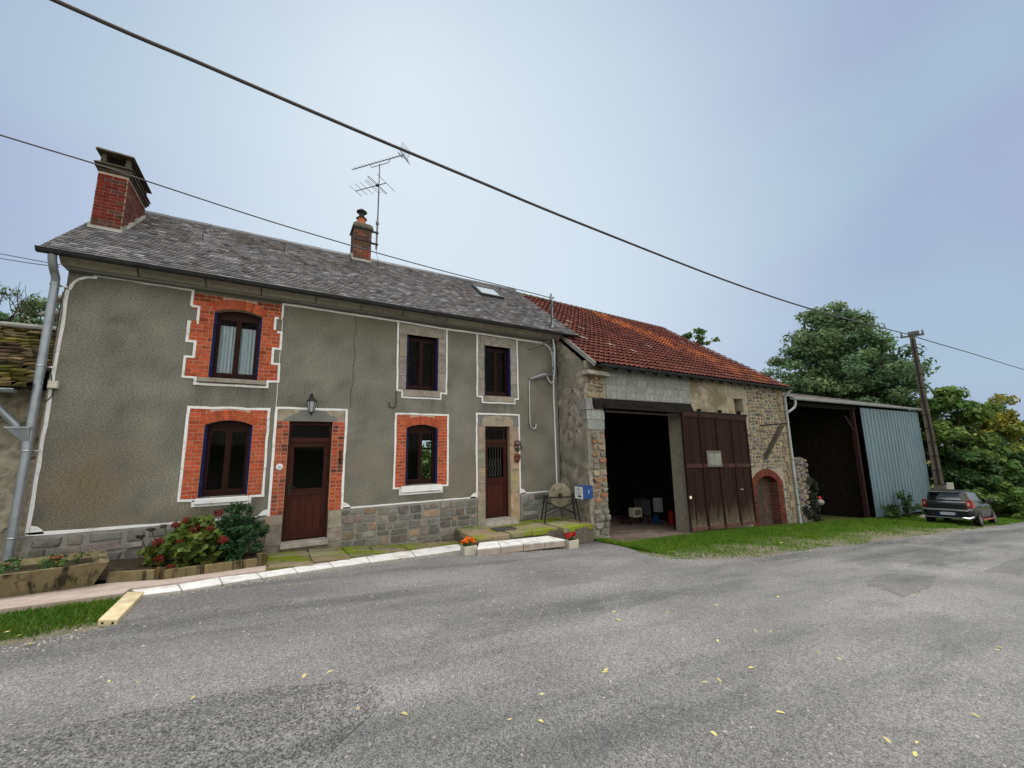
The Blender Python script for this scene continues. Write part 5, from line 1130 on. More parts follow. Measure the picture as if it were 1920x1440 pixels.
# ------------------------------------------------------------------ raised step, flagstones, slabs, planters
def flags(mb, x0, x1, y0f, y1f, h, w, d, col, jit=.05):
    x = x0
    while x < x1 - .05:
        xb = min(x + w * random.uniform(.7, 1.3), x1); y = y0f((x + xb) / 2); ye = y1f((x + xb) / 2)
        while y < ye - .05:
            yb_ = min(y + d * random.uniform(.7, 1.4), ye)
            if ye - yb_ < .15: yb_ = ye
            g = .012; P = [(x + g, y + g), ((x + xb) / 2, y + g - random.uniform(-.01, .02)), (xb - g, y + g), (xb - g + random.uniform(-.01, .01), (y + yb_) / 2), (xb - g, yb_ - g), (x + g, yb_ - g)]
            P = [(a + random.uniform(-jit, jit) * .4, b + random.uniform(-jit, jit) * .4) for a, b in P]
            hh = random.uniform(-.012, .012); mb.vprism([(a, b, h(a, b) + hh) for a, b in P], .12, vary(col, .2, .08)); y = yb_
        x = xb
inner = lambda x: np.interp(x, [-1.6, -.18, .93, 1.65, 2.63, 3.9], [7.6, 8.05, 8.46, 8.75, 9.05, 9.45])
mb = MB(); mb.add([(x, y, G(x, y) + .02) for x, y in ((-.05, 8.0), (4.2, 9.4), (4.3, 9.98), (-.05, 9.98))], [(0, 1, 2, 3)]); flags(mb, -.03, 4.15, lambda x: float(inner(x)) + .02, lambda x: 9.96, lambda x, y: G(x, y) + .05, .62, .45, (1, 1, 1)); struct(mb.build('path', M['moss']))
st = thing('stone_step', 'mossy raised stone landing in front of the right house door and the grindstone', 'step', (5.6, 9.2, -.6))
mb = MB(); front = [(4.05, 8.60), (4.6, 8.62), (5.2, 8.70), (5.75, 8.72), (6.2, 8.58), (6.75, 8.40), (7.1, 8.42), (7.5, 8.6), (7.5, 9.97), (4.05, 9.97)]
mb.vprism([(x, y, TZ - .05) for x, y in front], .8, (.45, .42, .38)); mb.build('landing_base', M['granite'], st)
mb = MB(); fy = lambda x: float(np.interp(x, [4.0, 5.75, 6.2, 6.75, 7.0, 7.45], [8.57, 8.69, 8.55, 8.37, 8.39, 8.57]))
flags(mb, 4.03, 7.45, fy, lambda x: 9.97, lambda x, y: TZ, .85, .75, (1.15, 1.12, 1.1), .05); mb.build('flagstone', M['moss'], st)
mb = MB(); mb.hexa([(4.85, 9.72, -.47), (5.85, 9.70, -.47), (5.95, 9.98, -.47), (4.75, 9.98, -.47), (4.88, 9.78, -.365), (5.80, 9.76, -.365), (5.85, 9.98, -.36), (4.80, 9.98, -.36)]); mb.build('door_step', M['granite'], st)
t = MB(); t.hexa([(4.76, 9.02, TZ + .014), (5.34, 8.98, TZ + .014), (5.38, 9.36, TZ + .014), (4.80, 9.40, TZ + .014), (4.77, 9.03, TZ + .032), (5.33, 8.99, TZ + .032), (5.37, 9.35, TZ + .032), (4.81, 9.39, TZ + .032)])
tag(t.build('doormat', mat('doormat_rubber', (.04, .042, .038), (.07, .07, .065), scale=40, rough=.95, bump=.8, bscale=90)), 'dark grey doormat lying on the mossy landing before the right door', 'doormat')
SO = [(-1.42, 7.26), (-1.01, 7.31), (-.57, 7.47), (-.09, 7.65), (.41, 7.81), (.98, 7.98), (1.63, 8.15), (2.55, 8.37), (3.84, 8.69)]
SI = [(-1.60, 7.60), (-1.12, 7.70), (-.66, 7.93), (-.17, 8.02), (.35, 8.23), (.94, 8.44), (1.66, 8.74), (2.64, 9.04), (3.92, 9.44)]
for k in range(8):
    a, b, c_, d_ = SO[k], SO[k + 1], SI[k + 1], SI[k]; g = .006; e = Vector((b[0] - a[0], b[1] - a[1])).normalized() * g
    P = [(a[0] + e.x, a[1] + e.y), (b[0] - e.x, b[1] - e.y), (c_[0] - e.x, c_[1] - e.y), (d_[0] + e.x, d_[1] + e.y)]
    mb = MB(); mb.vprism([(x, y, G(x, y) + .040) for x, y in P], .02); mb.vprism([(x, y, G(x, y) + .020) for x, y in P], .05, (.62, .55, .5))
    lab = 'pale stone slab at the left end of the kerb row, next to the cream concrete block' if k == 0 else ('pale stone slab at the right end of the kerb row, next to the orange flowers' if k == 7 else 'pale stone slab in the middle of the long kerb row along the house front')
    tag(mb.build('paving_slab', M['slab']), lab, 'slab', 'pale slabs of the long kerb row')
F0, F1, I0, I1 = Vector((3.80, 8.10, -.535)), Vector((6.05, 7.95, -.60)), Vector((4.08, 8.58, -.535)), Vector((5.95, 8.52, -.60))
labs = ['pale slab at the left end of the short row, beside the orange flowers', 'second pale slab from the left in the short row before the landing', 'third pale slab from the left in the short row before the landing', 'pale slab at the right end of the short row, beside the red flowers']
for k in range(4):
    a, b = k / 4 + .003, (k + 1) / 4 - .003; P = [F0.lerp(F1, a), F0.lerp(F1, b), I0.lerp(I1, b), I0.lerp(I1, a)]
    mb = MB(); mb.vprism(P, .035); mb.vprism([p - Vector((0, 0, .035)) for p in P], .12, (.55, .48, .42)); tag(mb.build('paving_slab', M['slab']), labs[k], 'slab', 'pale slabs of the short row before the landing')
pp = [(-12, 4.85), (-2.62, 7.12), (-1.62, 7.38), (-1.62, 7.62), (-1.12, 7.71), (-.66, 7.94), (-.17, 8.04), (-.05, 8.10), (-.05, 8.55), (-.4, 8.44), (-1.3, 8.08), (-1.95, 8.12), (-2.9, 7.80), (-12, 5.4)]
mb = MB(); mb.vprism([(x, y, G(x, y) + .055) for x, y in pp], .10); struct(mb.build('pavement', M['pink']))
t = MB(); P = [(-1.545, 6.20), (-1.37, 6.12), (-1.41, 7.34), (-1.60, 7.42)]; zt_ = [G(x, y) for x, y in P]
t.hexa([(x, y, z - .02) for (x, y), z in zip(P, zt_)] + [(x, y, z + .058) for (x, y), z in zip(P, zt_)])
kb = thing('kerb_block', 'cream concrete kerb block with two dark holes in its end beside the lawn', 'kerb', (-1.47, 6.8, -.24)); t.build('block', M['cream'], kb)
mb = MB(); fd_ = Vector((P[1][0] - P[0][0], P[1][1] - P[0][1], 0)).normalized(); nf = Vector((fd_.y, -fd_.x, 0))
for s in (.25, .78):
    p = Vector((P[0][0], P[0][1], 0)).lerp(Vector((P[1][0], P[1][1], 0)), s); p.z = G(p.x, p.y) + .022; mb.tube([p + nf * .003, p - nf * .01], .013, 10)
mb.build('end_hole', M['dark'], kb)
def planter(name, label, c, size, h, zb):
    t = thing(name, label, 'planter', (c[0], c[1], zb)); mb = MB(); w, d = size; o = [(-w / 2, -d / 2), (w / 2, -d / 2), (w / 2, d / 2), (-w / 2, d / 2)]
    B = [(c[0] + x * .92, c[1] + y * .92, zb) for x, y in o]; T = [(c[0] + x, c[1] + y, zb + h) for x, y in o]; I = [(c[0] + x * .84, c[1] + y * .8, zb + h) for x, y in o]; J = [(c[0] + x * .8, c[1] + y * .76, zb + h - .05) for x, y in o]
    mb.add(B + T + I + J, [(3, 2, 1, 0)] + [(i, (i + 1) % 4, 4 + (i + 1) % 4, 4 + i) for i in range(4)] + [(4 + i, 4 + (i + 1) % 4, 8 + (i + 1) % 4, 8 + i) for i in range(4)] + [(8 + i, 8 + (i + 1) % 4, 12 + (i + 1) % 4, 12 + i) for i in range(4)]); mb.build('pot', M['pot'], t)
    mb = MB(); mb.add(J, [(0, 1, 2, 3)]); mb.build('potting_soil', M['soil'], t)
planter('planter', 'small cream stone planter of orange flowers between the two rows of slabs', (3.70, 8.30), (.30, .24), .19, G(3.7, 8.3))
planter('planter', 'small cream stone planter of red flowers at the right end of the short slab row', (6.26, 8.02), (.30, .26), .20, G(6.26, 8.02))
# concrete trough with flared end, and the low edged flower bed
d = Vector((.94, .34, 0)).normalized(); n_ = Vector((-d.y, d.x, 0)); A = Vector((-2.12, 8.02, 0)); Lt = 4.4; zz = -.27
tr = thing('concrete_trough', 'long stained concrete trough planted with weeds at the left of the house front', 'trough', (-3.6, 8.3, -.2))
W0, W1 = .88, 1.22; HT = .36
def tp(s, wd, z): p = A - d * s + n_ * wd; return (p.x, p.y, z + G(p.x, p.y) * .55 - .11)
bot = [tp(0, 0, 0), tp(Lt, 0, 0), tp(Lt, W0, 0), tp(0, W0, 0)]; top = [tp(-.14, -.14, HT), tp(Lt, -.14, HT), tp(Lt, W0 + .14, HT), tp(-.20, W0 + .14, HT)]; it = [tp(-.06, -.06, HT), tp(Lt, -.06, HT), tp(Lt, W0 + .06, HT), tp(-.11, W0 + .06, HT)]; ib = [tp(-.02, .0, HT - .07), tp(Lt, .0, HT - .07), tp(Lt, W0, HT - .07), tp(-.05, W0, HT - .07)]
mb = MB(); mb.add(bot + top + it + ib, [(4 + i, 4 + (i + 1) % 4, (i + 1) % 4, i) for i in range(4)] + [(8 + i, 8 + (i + 1) % 4, 4 + (i + 1) % 4, 4 + i) for i in range(4)] + [(12 + i, 12 + (i + 1) % 4, 8 + (i + 1) % 4, 8 + i) for i in range(4)]); mb.build('trough_body', M['mossy'], tr)
mb = MB(); mb.add(ib, [(0, 1, 2, 3)]); mb.build('trough_soil', M['soil'], tr)
fb = thing('flower_bed_edging', 'low concrete board edging of the flower bed below the lower left window', 'edging', (-1, 8.2, -.3))
E_ = [(-2.0, 8.12), (-1.46, 8.06), (-1.34, 8.03), (-.18, 8.46), (-.06, 8.50)]
def board(a, b, z0, z1, th=.05, q=(1, 1, 1), nm='board'):
    mb = MB(); dd = Vector((b[0] - a[0], b[1] - a[1], 0)).normalized(); nn_ = Vector((-dd.y, dd.x, 0)) * th; P = [(a[0], a[1]), (b[0], b[1]), (b[0] + nn_.x, b[1] + nn_.y), (a[0] + nn_.x, a[1] + nn_.y)]
    mb.hexa([(x, y, G(x, y) + z0) for x, y in P] + [(x, y, G(x, y) + z1) for x, y in P], q); mb.build(nm, M['mossy'], fb)
board(E_[0], E_[1], 0, .20); board(E_[1], E_[2], 0, .225, .09, (.55, .5, .45), 'post'); board(E_[2], E_[3], 0, .19, .05, (1.1, 1.05, 1)); board(E_[3], E_[4], 0, .26, .12, (.6, .55, .5), 'post'); board((-.10, 8.52), (-.10, 9.9), 0, .14, .05, (.8, .8, .7))
mb = MB(); mb.add([(x, y, G(x, y) + .09) for x, y in ((-2.3, 8.2), (-1.4, 8.1), (-.12, 8.5), (-.12, 9.98), (-3.4, 9.98))], [(0, 1, 2, 3, 4)]); struct(mb.build('flower_bed_soil', M['soil']))

# ------------------------------------------------------------------ vegetation
def leaves(name, cen, rad, n, size, m, parent=None, shell=.55, tone=.28, asp=.55, up=.35, local=False, tris=False):
    cen = np.asarray(cen, float); rad = np.asarray(rad, float); k = rng.integers(0, len(cen), n)
    if rad.ndim == 1: rad = np.repeat(rad[:, None], 3, 1)
    dv = rng.normal(size=(n, 3)); dv /= np.linalg.norm(dv, axis=1)[:, None]; rr = rng.random(n) ** shell
    P = cen[k] + dv * rad[k] * rr[:, None]
    nm = dv * .6 + rng.normal(size=(n, 3)) * .55; nm[:, 2] += up; nm /= np.linalg.norm(nm, axis=1)[:, None]
    t = rng.normal(size=(n, 3)); t -= (t * nm).sum(1)[:, None] * nm; t /= np.linalg.norm(t, axis=1)[:, None]; b = np.cross(nm, t)
    s = size * rng.uniform(.6, 1.3, n)[:, None]; q = s * asp
    Q = np.stack([P - t * s * .5, P + b * q * .5 - nm * s * .06, P + t * s * .5 + nm * s * .0, P - b * q * .5 - nm * s * .06], 1)
    ct = rng.uniform(1 - tone, 1 + tone, len(cen))[k] * rng.uniform(.78, 1.22, n)
    hue = rng.uniform(-.12, .12, len(cen))[k]
    C = np.stack([ct * (1 + hue), ct, ct * (1 - hue * .5)], 1)
    return quads(name, Q, np.clip(C, .2, 2), m, parent, local)
def crown_clumps(c, rx, rz, n, lo=-.8, cr=.22, flat=1.0, up=0.3):
    out = []; rd = []
    while len(out) < n:
        v = rng.normal(size=3); v /= np.linalg.norm(v); r = rng.random() ** .40
        z = v[2] * r
        if z < lo: continue
        wd = 1 - .45 * max(0, z) ** 1.4
        f = 1 + .14 * math.sin(3 * math.atan2(v[1], v[0]) + c[0]) + .10 * math.sin(5 * z + c[1])
        out.append((c[0] + v[0] * r * rx * wd * f, c[1] + v[1] * r * rx * wd * f, c[2] + z * rz)); rd.append((cr * rx * rng.uniform(.6, 1.25), cr * rx * rng.uniform(.6, 1.25), cr * rx * rng.uniform(.4, .8)))
    return np.array(out), np.array(rd)
def tree(name, label, cat, base, crown, rx, rz, nclump, nleaf, size, m, group=None, tr=.28, lo=-.8, cr=.20, limbs=14, sparse=1.):
    t = thing(name, label, cat, (base[0], base[1], G(base[0], base[1])), group)
    cen, rad = crown_clumps(crown, rx, rz, nclump, lo, cr); leaves('crown', cen, rad, nleaf, size, m, t)
    mb = MB(); z0 = G(base[0], base[1]) - .2; zc = crown[2]
    mb.tube([(base[0], base[1], z0), (base[0] + .05, base[1], z0 + .5), (base[0] * .6 + crown[0] * .4, base[1] * .6 + crown[1] * .4, z0 + (zc - z0) * .5), (crown[0], crown[1], zc), (crown[0], crown[1], zc + rz * .7)], [tr * 1.4, tr * 1.05, tr * .85, tr * .5, tr * .12], 10)
    for k in range(limbs):
        e = cen[rng.integers(0, len(cen))]; s = Vector((crown[0], crown[1], zc - rz * random.uniform(.0, .75))); s.z = min(s.z, e[2] - .1 * rz) if e[2] > zc - rz else s.z
        s.z = max(s.z, z0 + (zc - z0) * .35); e = Vector(e); mb.tube([s, s.lerp(e, .5) + Vector((random.uniform(-.3, .3), random.uniform(-.3, .3), -.12 * rz * .3)), e], [tr * .34, tr * .2, tr * .05], 6)
    mb.build('trunk', M['bark'], t); return t
tree('ash_tree', 'large round leafy ash tree rising behind the open metal shed', 'tree', (38.9, 14.3), (38.9, 14.3, 5.0), 5.35, 8.0, 420, 74000, .29, M['leaf'], tr=.34, lo=-.62, cr=.19, limbs=30)
tree('walnut_tree', 'bright green leafy tree behind the pole and grey car', 'tree', (37.2, 7.5), (37.2, 7.6, 1.5), 2.7, 3.5, 46, 9000, .32, M['leafbright'], tr=.14, lo=-.95, cr=.26, limbs=10)
tree('beech_tree', 'yellowish green bushy tree at the right edge behind the car', 'tree', (43.5, 7.2), (43.4, 7.2, .9), 3.0, 3.6, 60, 11000, .30, M['leafyellow'], tr=.16, lo=-.95, cr=.25)
HG = 'dark green bushes of the hedge along the road'
for k, (x, y, rx, rz, zc, mm, lab) in enumerate([(38.4, 9.0, 2.0, 2.2, -1.0, 'leafdark', 'dark green bush filling the gap between the metal sheet and the utility pole'), (35.2, 6.9, 1.7, 1.9, -.9, 'leafdark', 'dark green bush directly behind the utility pole'), (39.6, 6.9, 2.2, 2.5, -.9, 'leafdark', 'dark green bush behind the roof of the grey car'), (34.2, 6.1, 1.35, 1.0, -1.75, 'leafbright', 'low bright green bush just beyond the front of the grey car'), (47.5, 8.2, 3.0, 3.4, .6, 'leafdark', 'tall dark bush behind the yellowish tree'), (52, 7.6, 3.0, 3.0, .2, 'leafyellow', 'farthest yellowish bush of the roadside hedge')]):
    t = thing('hedge_bush', lab, 'bush', (x, y, G(x, y)), HG); cen, rad = crown_clumps((x, y, zc), rx, rz, 40, -.98, .28); leaves('foliage', cen, rad, 7000 if rx > 1.5 else 5000, .24, M[mm], t)
    mb = MB()
    for q in range(7): e = Vector(cen[rng.integers(0, len(cen))]); s = Vector((x + random.uniform(-.2, .2), y + random.uniform(-.2, .2), G(x, y) - .1)); mb.tube([s, s.lerp(e, .5) + Vector((0, 0, .2)), e], [.05, .035, .012], 6)
    mb.build('stem', M['bark'], t)
tree('acacia_tree', 'small pale leafy tree top showing over the red barn roof', 'tree', (29.4, 19.7), (29.4, 19.6, 10.1), 1.25, 1.5, 20, 1000, .26, M['leafbright'], tr=.12, lo=-.9, cr=.30, limbs=8)
tree('oak_tree', 'bushy tree behind the mossy cottage roof, right of the bare tree', 'tree', (-13.6, 36), (-13.6, 36, 8.6), 2.9, 2.5, 50, 4200, .34, M['leaf'], tr=.2, lo=-.9, cr=.24, limbs=12)
t = thing('bare_tree', 'half bare tree with thin branches behind the mossy cottage at the left edge', 'tree', (-15.6, 35, G(-15.6, 35)))
mb = MB(); tips = []
def branch(p, d, ln, r, dep):
    q = p + d * ln; mid = p.lerp(q, .5) + Vector((random.uniform(-.1, .1), random.uniform(-.1, .1), random.uniform(-.05, .05))) * ln; mb.tube([p, mid, q], [r, r * .8, r * .6], 6); tips.append(q)
    if dep:
        for _ in range(3 if dep > 1 else 4):
            dd = (d + Vector((random.uniform(-.8, .8), random.uniform(-.5, .5), random.uniform(-.25, .6)))).normalized(); branch(p.lerp(q, random.uniform(.5, 1)), dd, ln * random.uniform(.5, .75), r * .58, dep - 1)
branch(Vector((-15.6, 35, -1.2)), Vector((.02, 0, 1)), 6.6, .22, 5); mb.build('trunk', M['bark'], t)
tp_ = np.array([tuple(q) for q in tips if q.z > 7]); leaves('crown', tp_[rng.integers(0, len(tp_), 36)], np.full(36, .35), 500, .25, M['leaf'], t)
t = thing('garden_bush', 'bright green garden bush behind the house, glimpsed through the lower middle window', 'bush', (7.4, 21, G(7.4, 21))); cen, rad = crown_clumps((7.4, 21, .6), 2.2, 1.5, 30, -.98, .28); leaves('foliage', cen, rad, 3500, .22, M['leafbright'], t)
# hydrangea and laurel in the bed
hy = thing('hydrangea', 'hydrangea with yellow green leaves and rust red flower heads below the lower left window', 'shrub', (-1.25, 9.05, G(-1.2, 9.05) + .09))
cen, rad = crown_clumps((-1.20, 9.06, .0), .54, .48, 70, -.9, .27); leaves('foliage', cen, rad, 1500, .14, leafmat('hydrangea_leaf', (.055, .10, .016), (.150, .190, .030), 5), hy, asp=.72, up=.55)
mb = MB()
for k in range(16): e = Vector(cen[k]); mb.tube([(-1.22 + random.uniform(-.1, .1), 9.1 + random.uniform(-.1, .1), -.42), e * .5 + Vector((-1.2, 9.1, -.3)) * .5, e], [.012, .009, .006], 5)
mb.build('stem', M['bark'], hy)
for k, (x, y, z, r) in enumerate([(-1.62, 8.95, .13, .08), (-1.44, 9.12, .36, .065), (-1.30, 9.15, .42, .065), (-1.17, 8.95, .30, .085), (-1.25, 9.0, .22, .07), (-1.06, 9.0, .32, .065), (-1.29, 8.72, .12, .07), (-.86, 9.15, .50, .075), (-.72, 8.75, .09, .085), (-1.55, 8.75, -.10, .07), (-1.38, 8.70, -.25, .065), (-.93, 8.9, .28, .06)]):
    P = np.array([[x, y, z]]); f = leaves('flower_head', P, np.array([[r, r, r * .75]]), 150, .032, M['hydra'], hy, shell=.15, tone=.1, asp=.9, up=.1)
for k, (x, y, z) in enumerate([(-1.86, 9.0, .24), (-1.75, 9.05, .33), (-1.60, 9.1, .36)]):
    P = np.array([[x, y, z]]); f = leaves('dry_flower_head', P, np.array([[.06, .06, .03]]), 70, .03, M['soil'], hy, shell=.2, tone=.1, asp=.9)
mb = MB()
for x, y, z in ((-1.86, 9.0, .24), (-1.75, 9.05, .33), (-1.60, 9.1, .36)): mb.tube([(x, y, z), (x + .1, y, z - .25), (x + .3, y + .02, z - .6)], .006, 5)
mb.build('dry_stem', M['soil'], hy)
la = thing('laurel_bush', 'dark glossy green bush right of the hydrangea under the lower left window', 'shrub', (-.55, 9.3, G(-.55, 9.3) + .09))
cen, rad = crown_clumps((-.55, 9.3, .06), .46, .60, 80, -.9, .30); leaves('foliage', cen, rad, 5200, .08, leafmat('laurel_leaf', (.018, .055, .018), (.035, .095, .03), 3), la, asp=.45, up=.5)
mb = MB()
for k in range(18): e = Vector(cen[k]); mb.tube([(-.55 + random.uniform(-.08, .08), 9.3 + random.uniform(-.08, .08), -.45), e * .5 + Vector((-.55, 9.3, -.3)) * .5, e + Vector((0, 0, .05))], [.012, .009, .005], 5)
mb.build('stem', M['bark'], la)
for lab, c, m, cat in (('orange marigolds growing in the planter between the two slab rows', (3.70, 8.30, G(3.7, 8.3) + .22), 'orange', 'flowers'), ('red begonias growing in the planter before the grindstone', (6.26, 8.02, G(6.26, 8.02) + .22), 'red', 'flowers')):
    t = thing('flowers', lab, cat, (c[0], c[1], c[2] - .06)); cen = np.array([(c[0] + random.uniform(-.11, .11), c[1] + random.uniform(-.07, .07), c[2] + random.uniform(-.03, .02)) for _ in range(12)]); leaves('foliage', cen, np.full(12, .045), 260, .04, M['leafdark'], t)
    cen = np.array([(c[0] + random.uniform(-.13, .13), c[1] + random.uniform(-.09, .07), c[2] + random.uniform(.03, .12)) for _ in range(15)]); leaves('flower_head', cen, np.full(15, .034), 620, .032, M[m], t, shell=.3, tone=.15, asp=.9)
def blades(name, pts, h, m, wd=.012, lean=.6, tone=(.7, 1.3)):
    n = len(pts); P = np.asarray(pts, float); a = rng.uniform(0, 2 * np.pi, n); hh = h * rng.uniform(.5, 1.25, n); ln = rng.normal(size=(n, 2)) * lean
    w_ = wd * rng.uniform(.6, 1.3, n); dx, dy = np.cos(a) * w_, np.sin(a) * w_
    A = P + np.stack([-dx, -dy, np.zeros(n)], 1); B = P + np.stack([dx, dy, np.zeros(n)], 1); T = P + np.stack([ln[:, 0] * hh, ln[:, 1] * hh, hh], 1)
    t_ = rng.uniform(*tone, n); hu = rng.uniform(-.1, .25, n); C = np.stack([t_ * (1 + hu), t_, t_ * .8], 1); return quads(name, np.stack([A, B, T], 1), C, m)
def gz(x, y): return -.068 * x - .051 * y
wp = lambda x, y: np.sin(x * 1.7 + y * 2.1) + np.sin(x * .6 - y * 3.3 + 1) + np.sin(x * 3.9 + 2) * .5
pts = []
N_ = 230000; x = 7.6 + 30 * rng.random(N_) ** 1.5; y = rng.uniform(4.9, 8.72, N_)
edge = np.interp(x, [7.6, 9, 11.5, 14, 18, 21, 24, 30, 38], [7.2, 7.05, 7.0, 6.9, 6.9, 6.7, 5.7, 5.3, 4.9])
den = 1 / (1 + np.exp(-(y - edge + .22 * wp(x, y)) / .16)); trk = np.exp(-((y - (7.6 - .09 * (x - 15))) / .16) ** 2) * (x > 14) * (x < 24); trk += np.exp(-((y - (8.3 - .02 * (x - 15))) / .10) ** 2) * (x > 18) * (x < 25); den *= np.clip(1 - .9 * trk, 0, 1)
ok = (rng.random(N_) < den * .85 + .05 * (y > 5.5)) & ~((x < 12) & (y > 8.75 - .75 + .13 * (x - 8.2)) & (x > 8)) & (y > np.interp(x, [7.6, 9, 30, 38], [6.2, 5.3, 4.85, 4.7]))
x, y = x[ok], y[ok]; struct(tag(blades('grass', np.stack([x, y, gz(x, y) - .01], 1), .085, M['grassmat'], .011), 'short bright grass along the foot of the barn and shed', 'grass'), 'stuff')
N_ = 60000; x = rng.uniform(-6.5, -1.5, N_); y = rng.uniform(4.6, 7.4, N_)
up_ = np.interp(x, [-12, -2.62, -1.62], [4.85, 7.12, 7.38]) - .03; lo_ = np.interp(x, [-7, -2.2, -1.55], [5.0, 6.0, 6.5]); ok = (y < up_) & (rng.random(N_) < 1 / (1 + np.exp(-(y - lo_ - .05 + .05 * wp(x * 2, y * 2)) / .07))) & (x < -1.56)
x, y = x[ok], y[ok]; struct(tag(blades('grass', np.stack([x, y, gz(x, y) - .01], 1), .06, M['grassmat'], .007, tone=(.55, 1.0)), 'small patch of lawn left of the cream kerb block', 'grass'), 'stuff')
# weeds in the trough, weeds by the shed, ivy on the rubble stub
t = thing('trough_weeds', 'low mixed weeds and leaves growing in the concrete trough', 'weeds', (-3, 8.4, .0))
cen = np.array([tp(random.uniform(.1, 3.4), random.uniform(.1, .8), HT - .03 + random.uniform(0, .06)) for _ in range(46)]); leaves('foliage', cen, np.full(46, .10), 1300, .055, M['leafdark'], t, up=.6)
cen = np.array([tp(random.uniform(.2, 2.4), random.uniform(.1, .6), HT + .02) for _ in range(14)]); leaves('pale_foliage', cen, np.full(14, .08), 260, .05, M['leafbright'], t, up=.6)
bp_ = np.array([tp(random.uniform(1.15, 3), random.uniform(.1, .7), HT - .05) for _ in range(260)]); o = blades('grass_tuft', bp_, .28, M['grassmat'], .008, .7); o.parent = t; o.location = -t.location
mb = MB(); p = Vector(tp(.35, .45, HT - .05)); mb.lathe(p, [(.05, 0), (.065, .10), (.072, .10), (.072, .12), (.055, .12)], 14); tag(mb.build('flower_pot', M['terracotta']), 'small terracotta pot standing among the trough weeds', 'flower pot')
SX = 26.4
for lab, c, r, h, n, mm in (('broad leaved green weed clump at the left foot of the blue grey metal sheet', (26.5, 8.2), .75, .55, 700, 'leafdark'), ('tall spindly dark weed in front of the blue grey metal sheet', (28.2, 8.2), .6, 1.2, 500, 'leafdark'), ('low green weed patch between the metal sheet and the grey car', (30.0, 8.0), 1.0, .6, 900, 'leafdark')):
    t = thing('weed_clump', lab, 'weeds', (c[0], c[1], G(*c))); cen = np.array([(c[0] + random.gauss(0, r * .5), c[1] + random.gauss(0, r * .25), G(*c) + h * random.random() ** .8 + .05) for _ in range(22)]); leaves('foliage', cen, np.full(22, .16), n, .13, M[mm], t, up=.5)
    mb = MB()
    for q in cen[:12]: mb.tube([(c[0], c[1], G(*c) - .05), ((c[0] + q[0]) / 2, (c[1] + q[1]) / 2, q[2] * .6 + G(*c) * .4), tuple(q)], [.015, .012, .006], 5)
    mb.build('stem', M['bark'], t)
mb = MB(); mb.blob((29.3, 7.75, G(29.3, 7.75)), .42, (1, 1, 1), 0, .12, 2, (1.9, .7, .42)); tag(mb.build('boulder', M['granite']), 'flat grey boulder lying in the grass before the metal sheet', 'boulder')

# ------------------------------------------------------------------ the open metal shed
sh = thing('metal_shed', 'open fronted shed with one blue grey corrugated metal bay right of the barn', 'shed', (27, 8.8, G(27, 8.8)))
mb = MB(); SZ = 3.46
def shp(x, v): return Vector((x, 8.58 + 5.5 * v, 3.52 + 1.46 * v))
n = 170; vs = []
for i in range(n + 1):
    x = 18.72 + (35.6 - 18.72) * i / n; h = .028 * math.cos(i * math.pi)
    for v in (0, .5, 1): p = shp(x, v); vs.append((p.x, p.y, p.z + h + random.uniform(-.004, .004)))
    vs.append((x, 17.0, 3.9 + h))
mb.add(vs, [(i * 4 + k, i * 4 + 4 + k, i * 4 + 5 + k, i * 4 + 1 + k) for i in range(n) for k in range(3)])
for v in (.33, .66): 
    for i in range(60): x = 18.8 + i * .28; p = shp(x, v); mb.box(x, x + .26, p.y - .03, p.y + .03, p.z + .02, p.z + .05, vary((.8, .8, .75), .2))
mb.build('roof', M['fibro'], sh)
mb = MB(); mb.box(18.7, 35.4, 8.80, 8.92, 3.18, 3.40); mb.box(18.7, 35.4, 12.5, 12.62, 4.3, 4.45); mb.hexa([shp(18.75, 0) - Vector((0, 0, .06)), shp(35.5, 0) - Vector((0, 0, .06)), shp(35.5, 1) - Vector((0, 0, .06)), shp(18.75, 1) - Vector((0, 0, .06)), shp(18.75, 0) - Vector((0, 0, .035)), shp(35.5, 0) - Vector((0, 0, .035)), shp(35.5, 1) - Vector((0, 0, .035)), shp(18.75, 1) - Vector((0, 0, .035))]); mb.build('roof_timber', M['deck'], sh)
mb = MB(); mb.box(18.7, 35.2, 16.8, 16.9, -3, 3.9); mb.add([(34.6, 8.8, -3), (34.6, 16.8, -3), (34.6, 16.8, 3.8), (34.6, 14, 4.85), (34.6, 8.8, 3.4)], [(0, 1, 2, 3, 4)]); mb.box(26.0, 26.1, 8.98, 16.8, -3, 3.4); mb.build('board_wall', M['deck'], sh)
mb = MB(); mb.box(25.45, 25.63, 8.82, 9.0, -2.6, 3.18); mb.box(22.0, 22.1, 12.4, 12.6, -2.6, 4.3); mb.bar((24.6, 8.9, 2.9), (25.45, 8.9, 2.1), .06); mb.build('post', mat('dark_red_oxide', (.022, .009, .008), (.04, .015, .012), scale=8, rough=.8), sh)
mb = MB(); n = 720; vs = []
for i in range(n + 1):
    x = 25.72 + (34.0 - 25.72) * i / n; ph = (i / n * 18) % 1; y = 8.61 + .13 * min(1, max(0, 1 - abs(ph - .5) / .20)) ** .6
    zb = -2.12 - .045 * (x - 25.72); vs += [(x, y, zb), (x, y - .005, .6), (x, y, 3.30)]
mb.add(vs, [(i * 3 + k, i * 3 + 3 + k, i * 3 + 4 + k, i * 3 + 1 + k) for i in range(n) for k in range(2)], (1, 1, 1), 0, True); mb.build('corrugated_sheet', M['corr'], sh)
mb = MB(); halfgutter(mb, (18.75, 8.50, 3.47), (35.7, 8.50, 3.50), .085); mb.build('gutter', mat('pale_gutter', (.30, .32, .33), (.40, .42, .42), scale=5, rough=.5), sh)
